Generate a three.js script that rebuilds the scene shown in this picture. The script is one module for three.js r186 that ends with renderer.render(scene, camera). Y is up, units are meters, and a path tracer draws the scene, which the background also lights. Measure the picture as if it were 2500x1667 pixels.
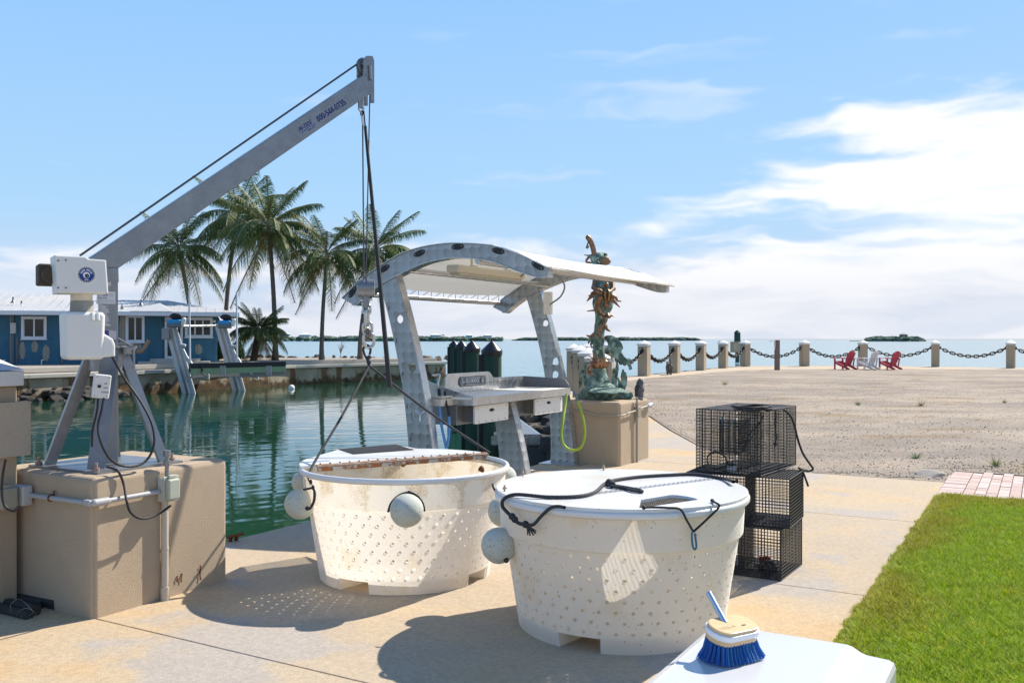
import * as THREE from 'three';
import { mergeGeometries } from 'three/addons/utils/BufferGeometryUtils.js';
import { RoundedBoxGeometry } from 'three/addons/geometries/RoundedBoxGeometry.js';
import { ConvexGeometry } from 'three/addons/geometries/ConvexGeometry.js';
import { MarchingCubes } from 'three/addons/objects/MarchingCubes.js';

// ------------------------------------------------------------ camera, sky, sun, exposure
const F = 2250, EYE = 1.5;                              // focal length in photograph pixels (2500 wide), eye height
const scene = new THREE.Scene();
const camera = new THREE.PerspectiveCamera(2 * Math.atan(833.5 / F) * 180 / Math.PI, 1024 / 682, 0.05, 60000);
camera.position.set(0, EYE, 0);
camera.lookAt(0, EYE - 4.5 / F, -1);
const renderer = new THREE.WebGLRenderer({ antialias: true });
renderer.toneMapping = THREE.LinearToneMapping;
renderer.toneMappingExposure = 1.45;
renderer.shadowMap.enabled = true;
renderer.shadowMap.type = THREE.PCFSoftShadowMap;

const SUNDIR = new THREE.Vector3(0.546, 0.70, -0.48).normalize();
const sun = new THREE.DirectionalLight(new THREE.Color(1, 0.92, 0.80), 5);
sun.position.copy(SUNDIR).multiplyScalar(120).add(new THREE.Vector3(-2, 0, -25));
sun.target.position.set(-2, 0, -25);
sun.castShadow = true; sun.shadow.mapSize.set(4096, 4096); sun.shadow.radius = 1;
Object.assign(sun.shadow.camera, { left: -60, right: 60, top: 60, bottom: -60, near: 1, far: 260 });
scene.add(sun, sun.target);

// ------------------------------------------------------------ small maths
let seed = 12345;
const rnd = () => { seed = (seed * 1664525 + 1013904223) >>> 0; return seed / 4294967296; };
const reseed = (n) => { seed = n >>> 0; };
const rr = (a, b) => a + (b - a) * rnd();
const V = (x, y, z) => new THREE.Vector3(x, y, z);
const clamp = (x, a = 0, b = 1) => Math.min(b, Math.max(a, x));
const ss = (a, b, x) => { const t = clamp((x - a) / (b - a)); return t * t * (3 - 2 * t); };
const mix = (a, b, t) => a + (b - a) * t;
const mix3 = (a, b, t) => [mix(a[0], b[0], t), mix(a[1], b[1], t), mix(a[2], b[2], t)];
function hash(x, y, s = 0) { let h = Math.imul(x | 0, 374761393) ^ Math.imul(y | 0, 668265263) ^ Math.imul(s | 0, 2147483647 ^ 1274126177); h = Math.imul(h ^ (h >>> 13), 1274126177); return ((h ^ (h >>> 16)) >>> 0) / 4294967296; }
function vn(x, y, per = 0, s = 0) {                     // value noise 0..1, tileable when per > 0
  const xi = Math.floor(x), yi = Math.floor(y), fx = x - xi, fy = y - yi, u = fx * fx * fx * (fx * (fx * 6 - 15) + 10), v = fy * fy * fy * (fy * (fy * 6 - 15) + 10);
  const w = per ? (n) => ((n % per) + per) % per : (n) => n;
  const a = hash(w(xi), w(yi), s), b = hash(w(xi + 1), w(yi), s), c = hash(w(xi), w(yi + 1), s), d = hash(w(xi + 1), w(yi + 1), s);
  return a + (b - a) * u + (c - a) * v + (a - b - c + d) * u * v;
}
function fbm(x, y, oct = 4, per = 0, s = 0) { let a = 0.5, t = 0, n = 0; for (let i = 0; i < oct; i++) { t += a * vn(x, y, per, s + i * 17); n += a; a *= 0.5; x *= 2; y *= 2; per *= 2; } return t / n; }
function cells(x, y, per, s = 0) {                      // distance to the nearest of one jittered point per cell, and its number
  const xi = Math.floor(x), yi = Math.floor(y); let best = 9, id = 0;
  for (let j = -1; j <= 1; j++) for (let i = -1; i <= 1; i++) {
    const cx = xi + i, cy = yi + j, wx = ((cx % per) + per) % per, wy = ((cy % per) + per) % per;
    const dx = cx + 0.15 + 0.7 * hash(wx, wy, s) - x, dy = cy + 0.15 + 0.7 * hash(wx, wy, s + 5) - y, d = dx * dx + dy * dy;
    if (d < best) { best = d; id = hash(wx, wy, s + 9); }
  }
  return [Math.sqrt(best), id];
}
// the quay runs along u (30 degrees right of straight ahead); v points to the land side
const C30 = Math.cos(Math.PI / 6), S30 = 0.5, RY = -Math.PI / 6;
const W = (x, y, z) => V(x, y, -z);                                    // z = metres ahead of the camera
const U = (s, p, h = 0) => V(S30 * s + C30 * p, h, -(C30 * s - S30 * p));
const at = (px, py, z) => V((px - 1250) / F * z, EYE - (py - 829) * z / F, -z);
const gp = (px, py, h = 0) => at(px, py, (EYE - h) * F / (py - 829));
const uDir = V(S30, 0, -C30), vDir = V(C30, 0, S30), UP = V(0, 1, 0);

// ------------------------------------------------------------ geometry kit (authored in world metres)
const clean = (g) => { const h = g.index ? g.toNonIndexed() : g; for (const k of Object.keys(h.attributes)) if (!['position', 'normal', 'uv', 'color'].includes(k)) h.deleteAttribute(k); if (!h.attributes.uv) h.setAttribute('uv', new THREE.BufferAttribute(new Float32Array(h.attributes.position.count * 2), 2)); return h; };
function M(list) {
  const l = list.flat(9).filter(Boolean).map(clean); if (l.length === 1) return l[0];
  const col = l.some((g) => g.attributes.color); for (const g of l) if (!col) g.deleteAttribute('color');
  return mergeGeometries(l, false);
}
function boxUV(g, k = 1) {                              // uv in metres by the dominant direction of each face
  const p = g.attributes.position, n = g.attributes.normal, uv = new Float32Array(p.count * 2);
  for (let i = 0; i < p.count; i++) {
    const ax = Math.abs(n.getX(i)), ay = Math.abs(n.getY(i)), az = Math.abs(n.getZ(i));
    if (ay > ax && ay > az) { uv[2 * i] = p.getX(i) * k; uv[2 * i + 1] = p.getZ(i) * k; } else if (ax > az) { uv[2 * i] = p.getZ(i) * k; uv[2 * i + 1] = p.getY(i) * k; } else { uv[2 * i] = p.getX(i) * k; uv[2 * i + 1] = p.getY(i) * k; }
  }
  g.setAttribute('uv', new THREE.BufferAttribute(uv, 2)); return g;
}
const place = (g, pos, ry = 0, rx = 0, rz = 0) => { g.applyMatrix4(new THREE.Matrix4().compose(pos, new THREE.Quaternion().setFromEuler(new THREE.Euler(rx, ry, rz, 'YXZ')), V(1, 1, 1))); return g; };
const basis = (g, o, x, y, z) => { g.applyMatrix4(new THREE.Matrix4().makeBasis(x, y, z).setPosition(o)); return g; };
const bx = (w, h, d, pos, ry = 0, r = 0, rx = 0, rz = 0) => place(r ? new RoundedBoxGeometry(w, h, d, 2, r) : boxUV(new THREE.BoxGeometry(w, h, d)), pos, ry, rx, rz);
const align = (g, a, b) => { const d = b.clone().sub(a), q = new THREE.Quaternion().setFromUnitVectors(UP, d.clone().normalize()); g.applyMatrix4(new THREE.Matrix4().compose(a.clone().add(b).multiplyScalar(0.5), q, V(1, 1, 1))); return g; };
const rod = (a, b, r, r2 = r, n = 8) => align(new THREE.CylinderGeometry(r2, r, a.distanceTo(b), n), a, b);
const barAB = (a, b, w, d, side = vDir) => {            // square bar from a to b, w along side, d across
  const y = b.clone().sub(a), L = y.length(); y.normalize(); const z = side.clone().cross(y).normalize(), x = y.clone().cross(z);
  return basis(boxUV(new THREE.BoxGeometry(w, L, d)), a.clone().add(b).multiplyScalar(0.5), x, y, z);
};
const tube = (pts, r, seg = 40, n = 8, closed = false) => new THREE.TubeGeometry(new THREE.CatmullRomCurve3(pts, closed, 'centripetal'), seg, r, n, closed);
const lathe = (pts, n = 32, pos = V(0, 0, 0)) => new THREE.LatheGeometry(pts.map(([r, y]) => new THREE.Vector2(r, y)), n).translate(pos.x, pos.y, pos.z);
const ball = (r, pos, a = 16, b = 12) => new THREE.SphereGeometry(r, a, b).translate(pos.x, pos.y, pos.z);
function shapeOf(pts, holes = []) { const s = new THREE.Shape(pts.map(([x, y]) => new THREE.Vector2(x, y))); for (const h of holes) s.holes.push(h); return s; }
const circlePath = (x, y, r, ry = r, rot = 0) => { const p = new THREE.Path(); p.absellipse(x, y, r, ry, 0, Math.PI * 2, true, rot); return p; };
const ext = (shape, depth, bevel = 0, seg = 12) => new THREE.ExtrudeGeometry(shape, { depth, bevelEnabled: bevel > 0, bevelSize: bevel, bevelThickness: bevel, bevelOffset: -bevel, bevelSegments: 2, curveSegments: seg });
function polySheet(pts, h) {                            // flat sheet from (x, z ahead) points at height h
  const g = new THREE.ShapeGeometry(shapeOf(pts)); g.rotateX(-Math.PI / 2); g.translate(0, h, 0); return g;
}
function vcol(g, fn) { const p = g.attributes.position, c = new Float32Array(p.count * 3); for (let i = 0; i < p.count; i++) { const k = fn(p.getX(i), p.getY(i), p.getZ(i), i); c[3 * i] = k[0]; c[3 * i + 1] = k[1]; c[3 * i + 2] = k[2]; } g.setAttribute('color', new THREE.BufferAttribute(c, 3)); return g; }
function jitter(g, amt, f = 3, s = 1) {                 // push the vertices about by smooth noise (same place, same push)
  const p = g.attributes.position;
  for (let i = 0; i < p.count; i++) { const x = p.getX(i), y = p.getY(i), z = p.getZ(i); p.setXYZ(i, x + amt * (vn(y * f + 7, z * f, 0, s) - 0.5) * 2, y + amt * (vn(z * f + 3, x * f, 0, s + 1) - 0.5) * 2, z + amt * (vn(x * f, y * f + 9, 0, s + 2) - 0.5) * 2); }
  g.computeVertexNormals(); return g;
}
function field(bones, cell, pad = 0.05, k = 0.03) {     // one smooth surface round tapered bones [a, b, ra, rb]
  const lo = V(9e9, 9e9, 9e9), hi = V(-9e9, -9e9, -9e9);
  for (const [a, b, ra, rb] of bones) for (const [q, r] of [[a, ra], [b, rb]]) { lo.min(q.clone().subScalar(r + pad)); hi.max(q.clone().addScalar(r + pad)); }
  const size = Math.max(hi.x - lo.x, hi.y - lo.y, hi.z - lo.z), N = Math.min(140, Math.ceil(size / cell)), mid = lo.clone().add(hi).multiplyScalar(0.5);
  const mc = new MarchingCubes(N, new THREE.MeshBasicMaterial(), false, false, 400000); mc.isolation = 0;
  const half = N / 2, q = V(0, 0, 0), ab = V(0, 0, 0), pa = V(0, 0, 0);
  for (let z = 0; z < N; z++) for (let y = 0; y < N; y++) for (let x = 0; x < N; x++) {
    q.set((x - half) / half, (y - half) / half, (z - half) / half).multiplyScalar(size / 2).add(mid);
    let d = 9;
    for (const [a, b, ra, rb] of bones) {
      ab.subVectors(b, a); pa.subVectors(q, a); const t = clamp(pa.dot(ab) / Math.max(ab.lengthSq(), 1e-9)); const e = pa.addScaledVector(ab, -t).length() - mix(ra, rb, t);
      const h = clamp(0.5 + 0.5 * (d - e) / k); d = mix(d, e, h) - k * h * (1 - h);
    }
    mc.field[x + y * N + z * N * N] = -d;
  }
  mc.update();
  const n = mc.count, g = new THREE.BufferGeometry();
  const P = new Float32Array(mc.positionArray.slice(0, n * 3)), Nn = new Float32Array(mc.normalArray.slice(0, n * 3));
  for (let i = 0; i < n; i++) { P[3 * i] = P[3 * i] * size / 2 + mid.x; P[3 * i + 1] = P[3 * i + 1] * size / 2 + mid.y; P[3 * i + 2] = P[3 * i + 2] * size / 2 + mid.z; }
  g.setAttribute('position', new THREE.BufferAttribute(P, 3)); g.setAttribute('normal', new THREE.BufferAttribute(Nn, 3));
  return boxUV(g);
}

// ------------------------------------------------------------ names, things, parts
const used = new Map(), origin = new WeakMap(), ZERO = V(0, 0, 0);
function numbered(n) { const k = used.get(n) ?? 0; used.set(n, k + 1); return k ? `${n}_${String(k).padStart(3, '0')}` : n; }
function tag(o, label, category, group) { o.userData.label = label; o.userData.category = category; if (group) o.userData.group = group; return o; }
function thing(name, label, category, base = ZERO, group) {
  const o = new THREE.Group(); o.name = numbered(name); o.position.copy(base); origin.set(o, base.clone()); scene.add(o); return tag(o, label, category, group);
}
function obj(name, geo, mat, parent = scene, label) {   // geometry in world metres; under a thing it is shifted to the thing's base
  const g = Array.isArray(geo) ? M(geo) : geo, o = new THREE.Mesh(g, mat);
  const off = origin.get(parent); if (off) { g.translate(-off.x, -off.y, -off.z); origin.set(o, off); }
  o.name = parent === scene ? numbered(name) : name; o.castShadow = o.receiveShadow = true; parent.add(o);
  if (label) o.userData.label = label;
  return o;
}
function share(name, mesh, parent, pos, ry = 0) { const o = new THREE.Mesh(mesh.geometry ?? mesh, mesh.material); o.name = name; parent.add(o); o.position.copy(pos); o.rotation.y = ry; o.castShadow = o.receiveShadow = true; return o; }
const struct = (o) => { o.userData.kind = 'structure'; return o; };
const stuff = (o) => { o.userData.kind = 'stuff'; return o; };
function dup(root, base, label, ry) { const r = root.clone(); r.name = numbered(root.name.replace(/_\d{3}$/, '')); r.position.copy(base); if (ry !== undefined) r.rotation.y = ry; r.userData = { ...root.userData, label }; scene.add(r); return r; }

// ------------------------------------------------------------ textures and materials
function dataTex(n, fn, srgb = false, m = n) {
  const d = new Uint8Array(n * m * 4);
  for (let y = 0; y < m; y++) for (let x = 0; x < n; x++) { const c = fn(x / n, y / m), i = 4 * (y * n + x); if (c.length) { d[i] = c[0] * 255; d[i + 1] = c[1] * 255; d[i + 2] = c[2] * 255; } else d[i] = d[i + 1] = d[i + 2] = clamp(c) * 255; d[i + 3] = 255; }
  const t = new THREE.DataTexture(d, n, m); t.wrapS = t.wrapT = THREE.RepeatWrapping; t.magFilter = THREE.LinearFilter; t.minFilter = THREE.LinearMipmapLinearFilter; t.generateMipmaps = true; if (srgb) t.colorSpace = THREE.SRGBColorSpace; t.needsUpdate = true; return t;
}
const rep = (t, k, k2 = k) => { const c = t.clone(); c.repeat.set(k, k2); c.needsUpdate = true; return c; };
function canvasTex(w, h, draw) { const c = document.createElement('canvas'); c.width = w; c.height = h; draw(c.getContext('2d'), w, h); const t = new THREE.CanvasTexture(c); t.colorSpace = THREE.SRGBColorSpace; t.anisotropy = 8; return t; }
const L = (r, g, b) => new THREE.Color().setRGB(r, g, b);
const mat = (color, roughness = 0.6, metalness = 0, more = {}) => new THREE.MeshStandardMaterial({ color, roughness, metalness, side: THREE.DoubleSide, ...more });
const phys = (color, roughness, more = {}) => new THREE.MeshPhysicalMaterial({ color, roughness, side: THREE.DoubleSide, ...more });

const T = {};
T.grain = dataTex(512, (u, v) => { const a = fbm(u * 16, v * 16, 5, 16, 3), b = hash(u * 512, v * 512, 4); return 0.62 + 0.38 * (0.45 * a + 0.55 * b); });
T.grainH = dataTex(512, (u, v) => 0.5 * fbm(u * 64, v * 64, 3, 64, 8) + 0.5 * hash(u * 512, v * 512, 2));
T.stuccoH = dataTex(512, (u, v) => { const [d, id] = cells(u * 44, v * 44, 44, 31), a = vn(u * 130, v * 130, 130, 6); return clamp((1 - d * 1.25) * (0.45 + 0.55 * id)) * 0.75 + 0.25 * a; });
T.stuccoC = dataTex(512, (u, v) => { const a = fbm(u * 6, v * 6, 5, 6, 41), b = hash(u * 512, v * 512, 3), c = vn(u * 120, v * 120, 120, 7); return mix3([0.86, 0.83, 0.80], [1, 1, 1], clamp(0.35 * b + 0.35 * c + 0.5 * a)); });
T.gravelC = dataTex(1024, (u, v) => { const [d, id] = cells(u * 110, v * 110, 110, 3), [d2, id2] = cells(u * 50 + 0.3, v * 50, 50, 8); const big = id2 > 0.86 && d2 < 0.42, k = big ? id2 * 7 % 1 : id; const t = 0.5 + 0.5 * k; return mix3([t, t * 0.94, t * 0.87], [t * 0.92, t * 0.91, t * 0.91], hash(id * 999, 3)).map((q) => q * (big ? 1 : d > 0.62 ? 0.75 : 1)); });
T.gravelH = dataTex(1024, (u, v) => { const [d, id] = cells(u * 110, v * 110, 110, 3), [d2, id2] = cells(u * 50 + 0.3, v * 50, 50, 8); return Math.max((1 - d * 1.3) * (0.35 + 0.35 * id), id2 > 0.86 ? 1 - d2 * 2 : 0); });
T.galv = dataTex(512, (u, v) => { const a = fbm(u * 10, v * 10, 5, 10, 12), [, id] = cells(u * 40, v * 40, 40, 4); return 0.76 + 0.18 * a + 0.06 * id; });
T.galvR = dataTex(512, (u, v) => 0.55 + 0.45 * fbm(u * 8, v * 8, 4, 8, 15));
T.swirl = dataTex(512, (u, v) => { const n = 6, x = u * n, y = v * n; let val = 0.6, bestKey = -9; for (let j = -1; j <= 2; j++) for (let i = -1; i <= 1; i++) { const gy = Math.floor(y) + j, cx = Math.floor(x) + i + 0.5 + 0.12 * (hash((gy % n + n) % n, 3) - 0.5), cy = gy + 0.2, d = Math.hypot(x - cx, y - cy); if (d < 0.78 && gy * 10 + i > bestKey) { bestKey = gy * 10 + i; const w = hash(((Math.floor(cx) % n) + n) % n, ((gy % n) + n) % n, 5); val = 0.62 + 0.22 * (w - 0.5) + 0.30 * ((x - cx) * 0.7 + (cy - y) * 0.5); } } return clamp(val + 0.05 * (vn(u * 120, v * 12, 12, 3) - 0.5), 0.25, 1); });
T.plast = dataTex(1024, (u, v) => { const a = fbm(u * 7, v * 7, 6, 7, 91), sp = vn(u * 150, v * 150, 150, 92) > 0.9 ? 1 : 0, sp2 = cells(u * 40, v * 40, 40, 97), dot = sp2[0] < 0.09 && sp2[1] > 0.86 ? 1 : 0; const s = ss(0.54, 0.76, a) * 0.6; let c = mix3([1, 0.99, 0.97], [0.93, 0.84, 0.68], s); if (sp * ss(0.5, 0.66, a)) c = mix3(c, [0.6, 0.48, 0.33], 0.35); if (dot) c = mix3(c, [0.42, 0.33, 0.24], 0.6); return c; });
T.dirt = dataTex(1024, (u, v) => { const a = fbm(u * 9, v * 9, 6, 9, 131), b = vn(u * 220, v * 220, 220, 132), g = ss(0.44, 0.62, a + 0.22 * (b - 0.5)); let c = mix3([0.99, 0.965, 0.91], [0.91, 0.83, 0.70], g); if (b * a > 0.45) c = mix3(c, [0.5, 0.36, 0.22], 0.55); const dr = ss(0.60, 0.78, fbm(u * 70, v * 5, 3, 0, 139)) * ss(0.42, 0.6, a); return mix3(c, [0.60, 0.50, 0.34], 0.35 * dr); });
T.rustMix = dataTex(512, (u, v) => { const a = fbm(u * 14, v * 14, 5, 14, 161), b = vn(u * 90, v * 90, 90, 163); let c = mix3([0.62, 0.58, 0.50], [0.36, 0.30, 0.22], ss(0.35, 0.6, a)); return mix3(c, [0.42, 0.15, 0.05], ss(0.50, 0.62, a + 0.2 * (b - 0.5))); });
T.plastH = dataTex(512, (u, v) => fbm(u * 40, v * 40, 3, 40, 22));
T.rope = dataTex(64, (u, v) => { const t = (u * 4 + v * 2) % 1, w = Math.abs(t - 0.5) * 2; return hash(u * 64, v * 64, 3) > 0.93 ? 0.9 : 0.35 + 0.5 * w; });
T.wood = dataTex(256, (u, v) => { const a = fbm(u * 3, v * 26, 5, 0, 5); return mix3([0.75, 0.75, 0.75], [1, 1, 1], a); });
T.bark = dataTex(256, (u, v) => { const ring = Math.sin((v * 20 + 0.4 * vn(u * 6, v * 20, 0, 3)) * 6.28); return 0.6 + 0.2 * ring * 0.5 + 0.3 * fbm(u * 14, v * 30, 4, 0, 8); });
T.pile = dataTex(512, (u, v) => { const a = fbm(u * 40, v * 3, 5, 0, 61), w = fbm(u * 8, v * 4, 4, 0, 66); return mix3(mix3([0.25, 0.42, 0.34], [0.75, 1, 0.85], a), [1.7, 1.9, 1.8], ss(0.64, 0.75, w) * 0.55); });
T.verd = dataTex(512, (u, v) => { const a = fbm(u * 8, v * 8, 6, 8, 71), b = vn(u * 60, v * 60, 60, 72); return mix3(mix3([0.10, 0.17, 0.15], [0.33, 0.52, 0.45], ss(0.3, 0.7, a)), [0.55, 0.68, 0.58], ss(0.62, 0.75, a + 0.15 * (b - 0.5))); });
T.copper = dataTex(256, (u, v) => { const a = fbm(u * 9, v * 9, 5, 9, 81); return mix3(mix3([0.10, 0.06, 0.05], [0.44, 0.20, 0.09], ss(0.35, 0.6, a)), [0.20, 0.28, 0.24], ss(0.62, 0.74, a)); });
T.wall = dataTex(1024, (u, v) => { const a = fbm(u * 10, v * 5, 5, 10, 51), b = fbm(u * 40, v * 3, 4, 40, 53); return mix3([0.62, 0.6, 0.55], [1, 0.97, 0.92], 0.5 * a + 0.5 * b); });
function heightNormal(n, hf, k) {                       // tangent-space normals of a tileable height
  const h = new Float32Array(n * n); for (let y = 0; y < n; y++) for (let x = 0; x < n; x++) h[y * n + x] = hf(x / n, y / n);
  return dataTex(n, (u, v) => { const x = Math.round(u * n), y = Math.round(v * n), dx = (h[y * n + (x + 1) % n] - h[y * n + (x + n - 1) % n]) * k, dy = (h[((y + 1) % n) * n + x] - h[((y + n - 1) % n) * n + x]) * k, l = Math.hypot(dx, dy, 1); return [0.5 - dx / l / 2, 0.5 - dy / l / 2, 0.5 + 0.5 / l]; });
}
T.wave = heightNormal(1024, (u, v) => 0.55 * fbm(u * 7, v * 9, 2, 0, 21) * 0 + 0.6 * vn(u * 6, v * 6, 6, 201) + 0.3 * vn(u * 14 + 0.3, v * 14, 14, 202) + 0.12 * vn(u * 34, v * 34, 34, 203) + 0.03 * vn(u * 90, v * 90, 90, 204), 5.5);
T.waveH = dataTex(1024, (u, v) => { let t = 0; for (let i = 0; i < 9; i++) { const a = 0.5 + 1.1 * (hash(i, 1) - 0.5), n = 3 + i * 2, kx = Math.round(n * Math.sin(a)), ky = Math.round(n * Math.cos(a)); t += Math.sin(6.2832 * (kx * u + ky * v + hash(i, 2))) / (2 + i * 0.8); } return clamp(0.5 + 0.2 * t); });

const Mt = {
  stucco: mat(L(0.505, 0.40, 0.285), 0.93, 0, { map: rep(T.stuccoC, 2.2), bumpMap: rep(T.stuccoH, 5.2), bumpScale: 0.0042 }),
  stuccoFar: mat(L(0.45, 0.36, 0.25), 0.95, 0, { map: rep(T.stuccoC, 1.1) }),
  capWhite: mat(L(0.70, 0.69, 0.69), 0.55, 0, { map: rep(T.grain, 2) }),
  galv: mat(L(0.29, 0.30, 0.315), 0.52, 0.6, { map: rep(T.galv, 2.5), roughnessMap: rep(T.galvR, 2) }),
  galvDark: mat(L(0.17, 0.18, 0.20), 0.52, 0.6, { map: rep(T.galv, 2.5), roughnessMap: rep(T.galvR, 2) }),
  alu: mat(L(0.58, 0.585, 0.59), 0.45, 0.75, { map: rep(T.galv, 3), roughnessMap: rep(T.swirl, 1.6) }),
  swirl: mat(L(0.66, 0.665, 0.67), 0.7, 0.72, { roughnessMap: rep(T.swirl, 1.75), map: rep(T.swirl, 1.75) }),
  steel: mat(L(0.62, 0.61, 0.6), 0.28, 0.95, { map: rep(T.galv, 9) }),
  black: mat(L(0.018, 0.018, 0.02), 0.55),
  rubber: mat(L(0.014, 0.014, 0.016), 0.6),
  white: mat(L(0.74, 0.73, 0.70), 0.42, 0, { bumpMap: rep(T.plastH, 2), bumpScale: 0.0006 }),
  cream: mat(L(0.76, 0.71, 0.61), 0.5, 0, { map: rep(T.grain, 1) }),
  gel: phys(L(0.76, 0.76, 0.76), 0.3, { clearcoat: 0.3, clearcoatRoughness: 0.2, bumpMap: rep(T.plastH, 2.5), bumpScale: 0.0008, map: rep(T.plast, 0.6) }),
  pvc: mat(L(0.46, 0.46, 0.47), 0.5, 0, { map: rep(T.grain, 4) }),
  rust: mat(L(0.22, 0.08, 0.03), 0.85, 0.2, { map: rep(T.grain, 5), bumpMap: rep(T.grainH, 5), bumpScale: 0.002 }),
  rope: mat(L(0.06, 0.06, 0.068), 0.8, 0, { map: rep(T.rope, 1), bumpMap: rep(T.rope, 1), bumpScale: 0.002 }),
  bluePlastic: mat(L(0.02, 0.30, 0.62), 0.4),
};
// ------------------------------------------------------------ sky: clear air, a low layer of cloud that is deeper to the right
function skyColor(x, y, z) {
  const el = Math.asin(clamp(y, -1, 1)) * 57.2958, az = Math.atan2(x, -z) * 57.2958, e = Math.max(0, el);
  const stops = [[0, [0.66, 0.73, 0.86]], [3.5, [0.56, 0.72, 0.93]], [8, [0.42, 0.69, 0.975]], [20, [0.295, 0.58, 1.0]], [40, [0.12, 0.30, 0.66]], [90, [0.045, 0.13, 0.36]]];
  let c = stops[5][1]; for (let i = 0; i < 5; i++) if (e <= stops[i + 1][0]) { c = mix3(stops[i][1], stops[i + 1][1], (e - stops[i][0]) / (stops[i + 1][0] - stops[i][0])); break; }
  const sunAng = Math.acos(clamp(x * SUNDIR.x + y * SUNDIR.y + z * SUNDIR.z, -1, 1));
  const glow = Math.exp(-sunAng * 1.9) * 0.38; c = [c[0] + glow * 0.42, c[1] + glow * 0.34, c[2] + glow * 0.28];
  if (el > -1 && el < 40) {
    const aa = Math.abs(az), edge = mix(mix(5.4, 6.9, ss(-14, 2, az)), 13.6, ss(5, 25, az)) * (1 - 0.25 * ss(70, 150, aa));
    const wx = az + 3.0 * (fbm(az * 0.16, el * 0.5, 4, 0, 351) - 0.5), wy = el + 1.6 * (fbm(az * 0.2 + 7, el * 0.6, 4, 0, 353) - 0.5);
    const n1 = fbm(wx * 0.075 + 5, wy * 0.45, 7, 0, 301), n2 = fbm(wx * 0.22, wy * 1.3 + 4, 6, 0, 311), n3 = fbm(wx * 0.045 + 9, wy * 0.36, 5, 0, 321);
    let d = ss(-0.1, 0.95, (edge - el) / 5.6 + (n1 - 0.5) * 2.5 + (n2 - 0.5) * 1.5);
    d *= mix(ss(0.30, 0.62, n1 * 0.45 + n2 * 0.35 + n3 * 0.35), 1, ss(3.5, 0.5, el) * 0.5 + ss(10, 26, az) * 0.25);
    const wisp = ss(0.66, 0.88, fbm(wx * 0.085 + 31, wy * 0.6 + 2, 6, 0, 331)) * 0.34; d = Math.max(d, wisp * ss(3, 7, el) * (1 - ss(12, 26, el)));
    const lit = clamp(0.35 + 1.6 * (n2 - 0.42) + 0.9 * (n1 - 0.45) + 0.35 * ss(2.5, 8, el) + 0.35 * ss(2, 22, az));
    const white = mix3([0.68, 0.73, 0.85], [1.08, 1.07, 1.07], lit * mix(0.62, 1, ss(1, 6.5, el)));
    c = mix3(c, white, d * 0.97);
    const low = ss(6.0, 0.8, el) * 0.62; c = mix3(c, mix3([0.64, 0.715, 0.86], [0.88, 0.895, 0.95], ss(0.3, 0.7, fbm(wx * 0.07, wy * 1.1, 5, 0, 341))), low);
  }
  return c;
}
{
  const w = 4096, h = 2048, d = new Float32Array(w * h * 4), K = 1 / renderer.toneMappingExposure;
  const below = [0.30, 0.36, 0.40];
  for (let j = 0; j < h; j++) {
    const la = (j + 0.5) / h * Math.PI - Math.PI / 2, y = Math.sin(la), cy = Math.cos(la);
    for (let i = 0; i < w; i++) {
      const lo = ((i + 0.5) / w - 0.5) * 2 * Math.PI, x = Math.cos(lo) * cy, z = Math.sin(lo) * cy;
      const c = j < h / 2 - 6 ? below : skyColor(x, y, z), n = 4 * (j * w + i); d[n] = c[0] * K; d[n + 1] = c[1] * K; d[n + 2] = c[2] * K; d[n + 3] = 1;
    }
  }
  const t = new THREE.DataTexture(d, w, h, THREE.RGBAFormat, THREE.FloatType); t.mapping = THREE.EquirectangularReflectionMapping; t.magFilter = t.minFilter = THREE.LinearFilter; t.needsUpdate = true;
  scene.background = t; scene.environment = t;
}
// ------------------------------------------------------------ the setting: land, quay, gravel, lawn, brick path, water, far bank
const SLABS = [-1.9, 0.62, 3.16, 5.7, 8.2, 10.65], P0 = -5.25, P1 = -0.9;
T.conc = dataTex(2048, (u, v) => {                      // 12 m along the quay by 6 m across
  const a = fbm(u * 10, v * 5, 6, 0, 401), b = fbm(u * 26 + 3, v * 12, 5, 0, 407), o = fbm(u * 14, v * 5 + 9, 5, 0, 411), g = hash(u * 2048, v * 1024, 5), g2 = vn(u * 700, v * 350, 0, 415);
  let c = mix3([0.72, 0.655, 0.57], [0.775, 0.70, 0.59], a); c = mix3(c, [0.78, 0.69, 0.56], 0.85 * ss(0.42, 0.64, o)); c = mix3(c, [0.70, 0.665, 0.63], 0.85 * ss(0.50, 0.68, b)); c = mix3(c, [0.80, 0.655, 0.46], 0.5 * ss(0.6, 0.74, o + 0.15 * (b - 0.5)));
  const k = 0.875 + 0.08 * g + 0.08 * g2; return c.map((q) => q * k);
}, true, 1024);
Mt.conc = mat(L(1, 1, 1), 0.9, 0, { map: T.conc, bumpMap: rep(T.grainH, 34, 17), bumpScale: 0.0025 });
function spUV(g) { const p = g.attributes.position, uv = new Float32Array(p.count * 2); for (let i = 0; i < p.count; i++) { const x = p.getX(i), z = -p.getZ(i); uv[2 * i] = (S30 * x + C30 * z - 1.5) / 12; uv[2 * i + 1] = (C30 * x - S30 * z + 5.3) / 6; } g.setAttribute('uv', new THREE.BufferAttribute(uv, 2)); return g; }
const XZ = (s, p) => [S30 * s + C30 * p, C30 * s - S30 * p];
const landEdge = [XZ(-9, P0), XZ(11.35, P0), [1.0, 15.4], [1.18, 19.5], [1.3, 23.5], [1.4, 27.6], [2.1, 31.8], [3.3, 35.4], [5.2, 39.0], [7.1, 42.4], [9.0, 46.0], [10.9, 49.5], [12.9, 52.6], [16.6, 53.0], [20.2, 53.6], [23.9, 51.9], [27, 49.4], [33, 43], [45, 29], [62, 6], [62, -14], [-13, -14]];
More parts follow.
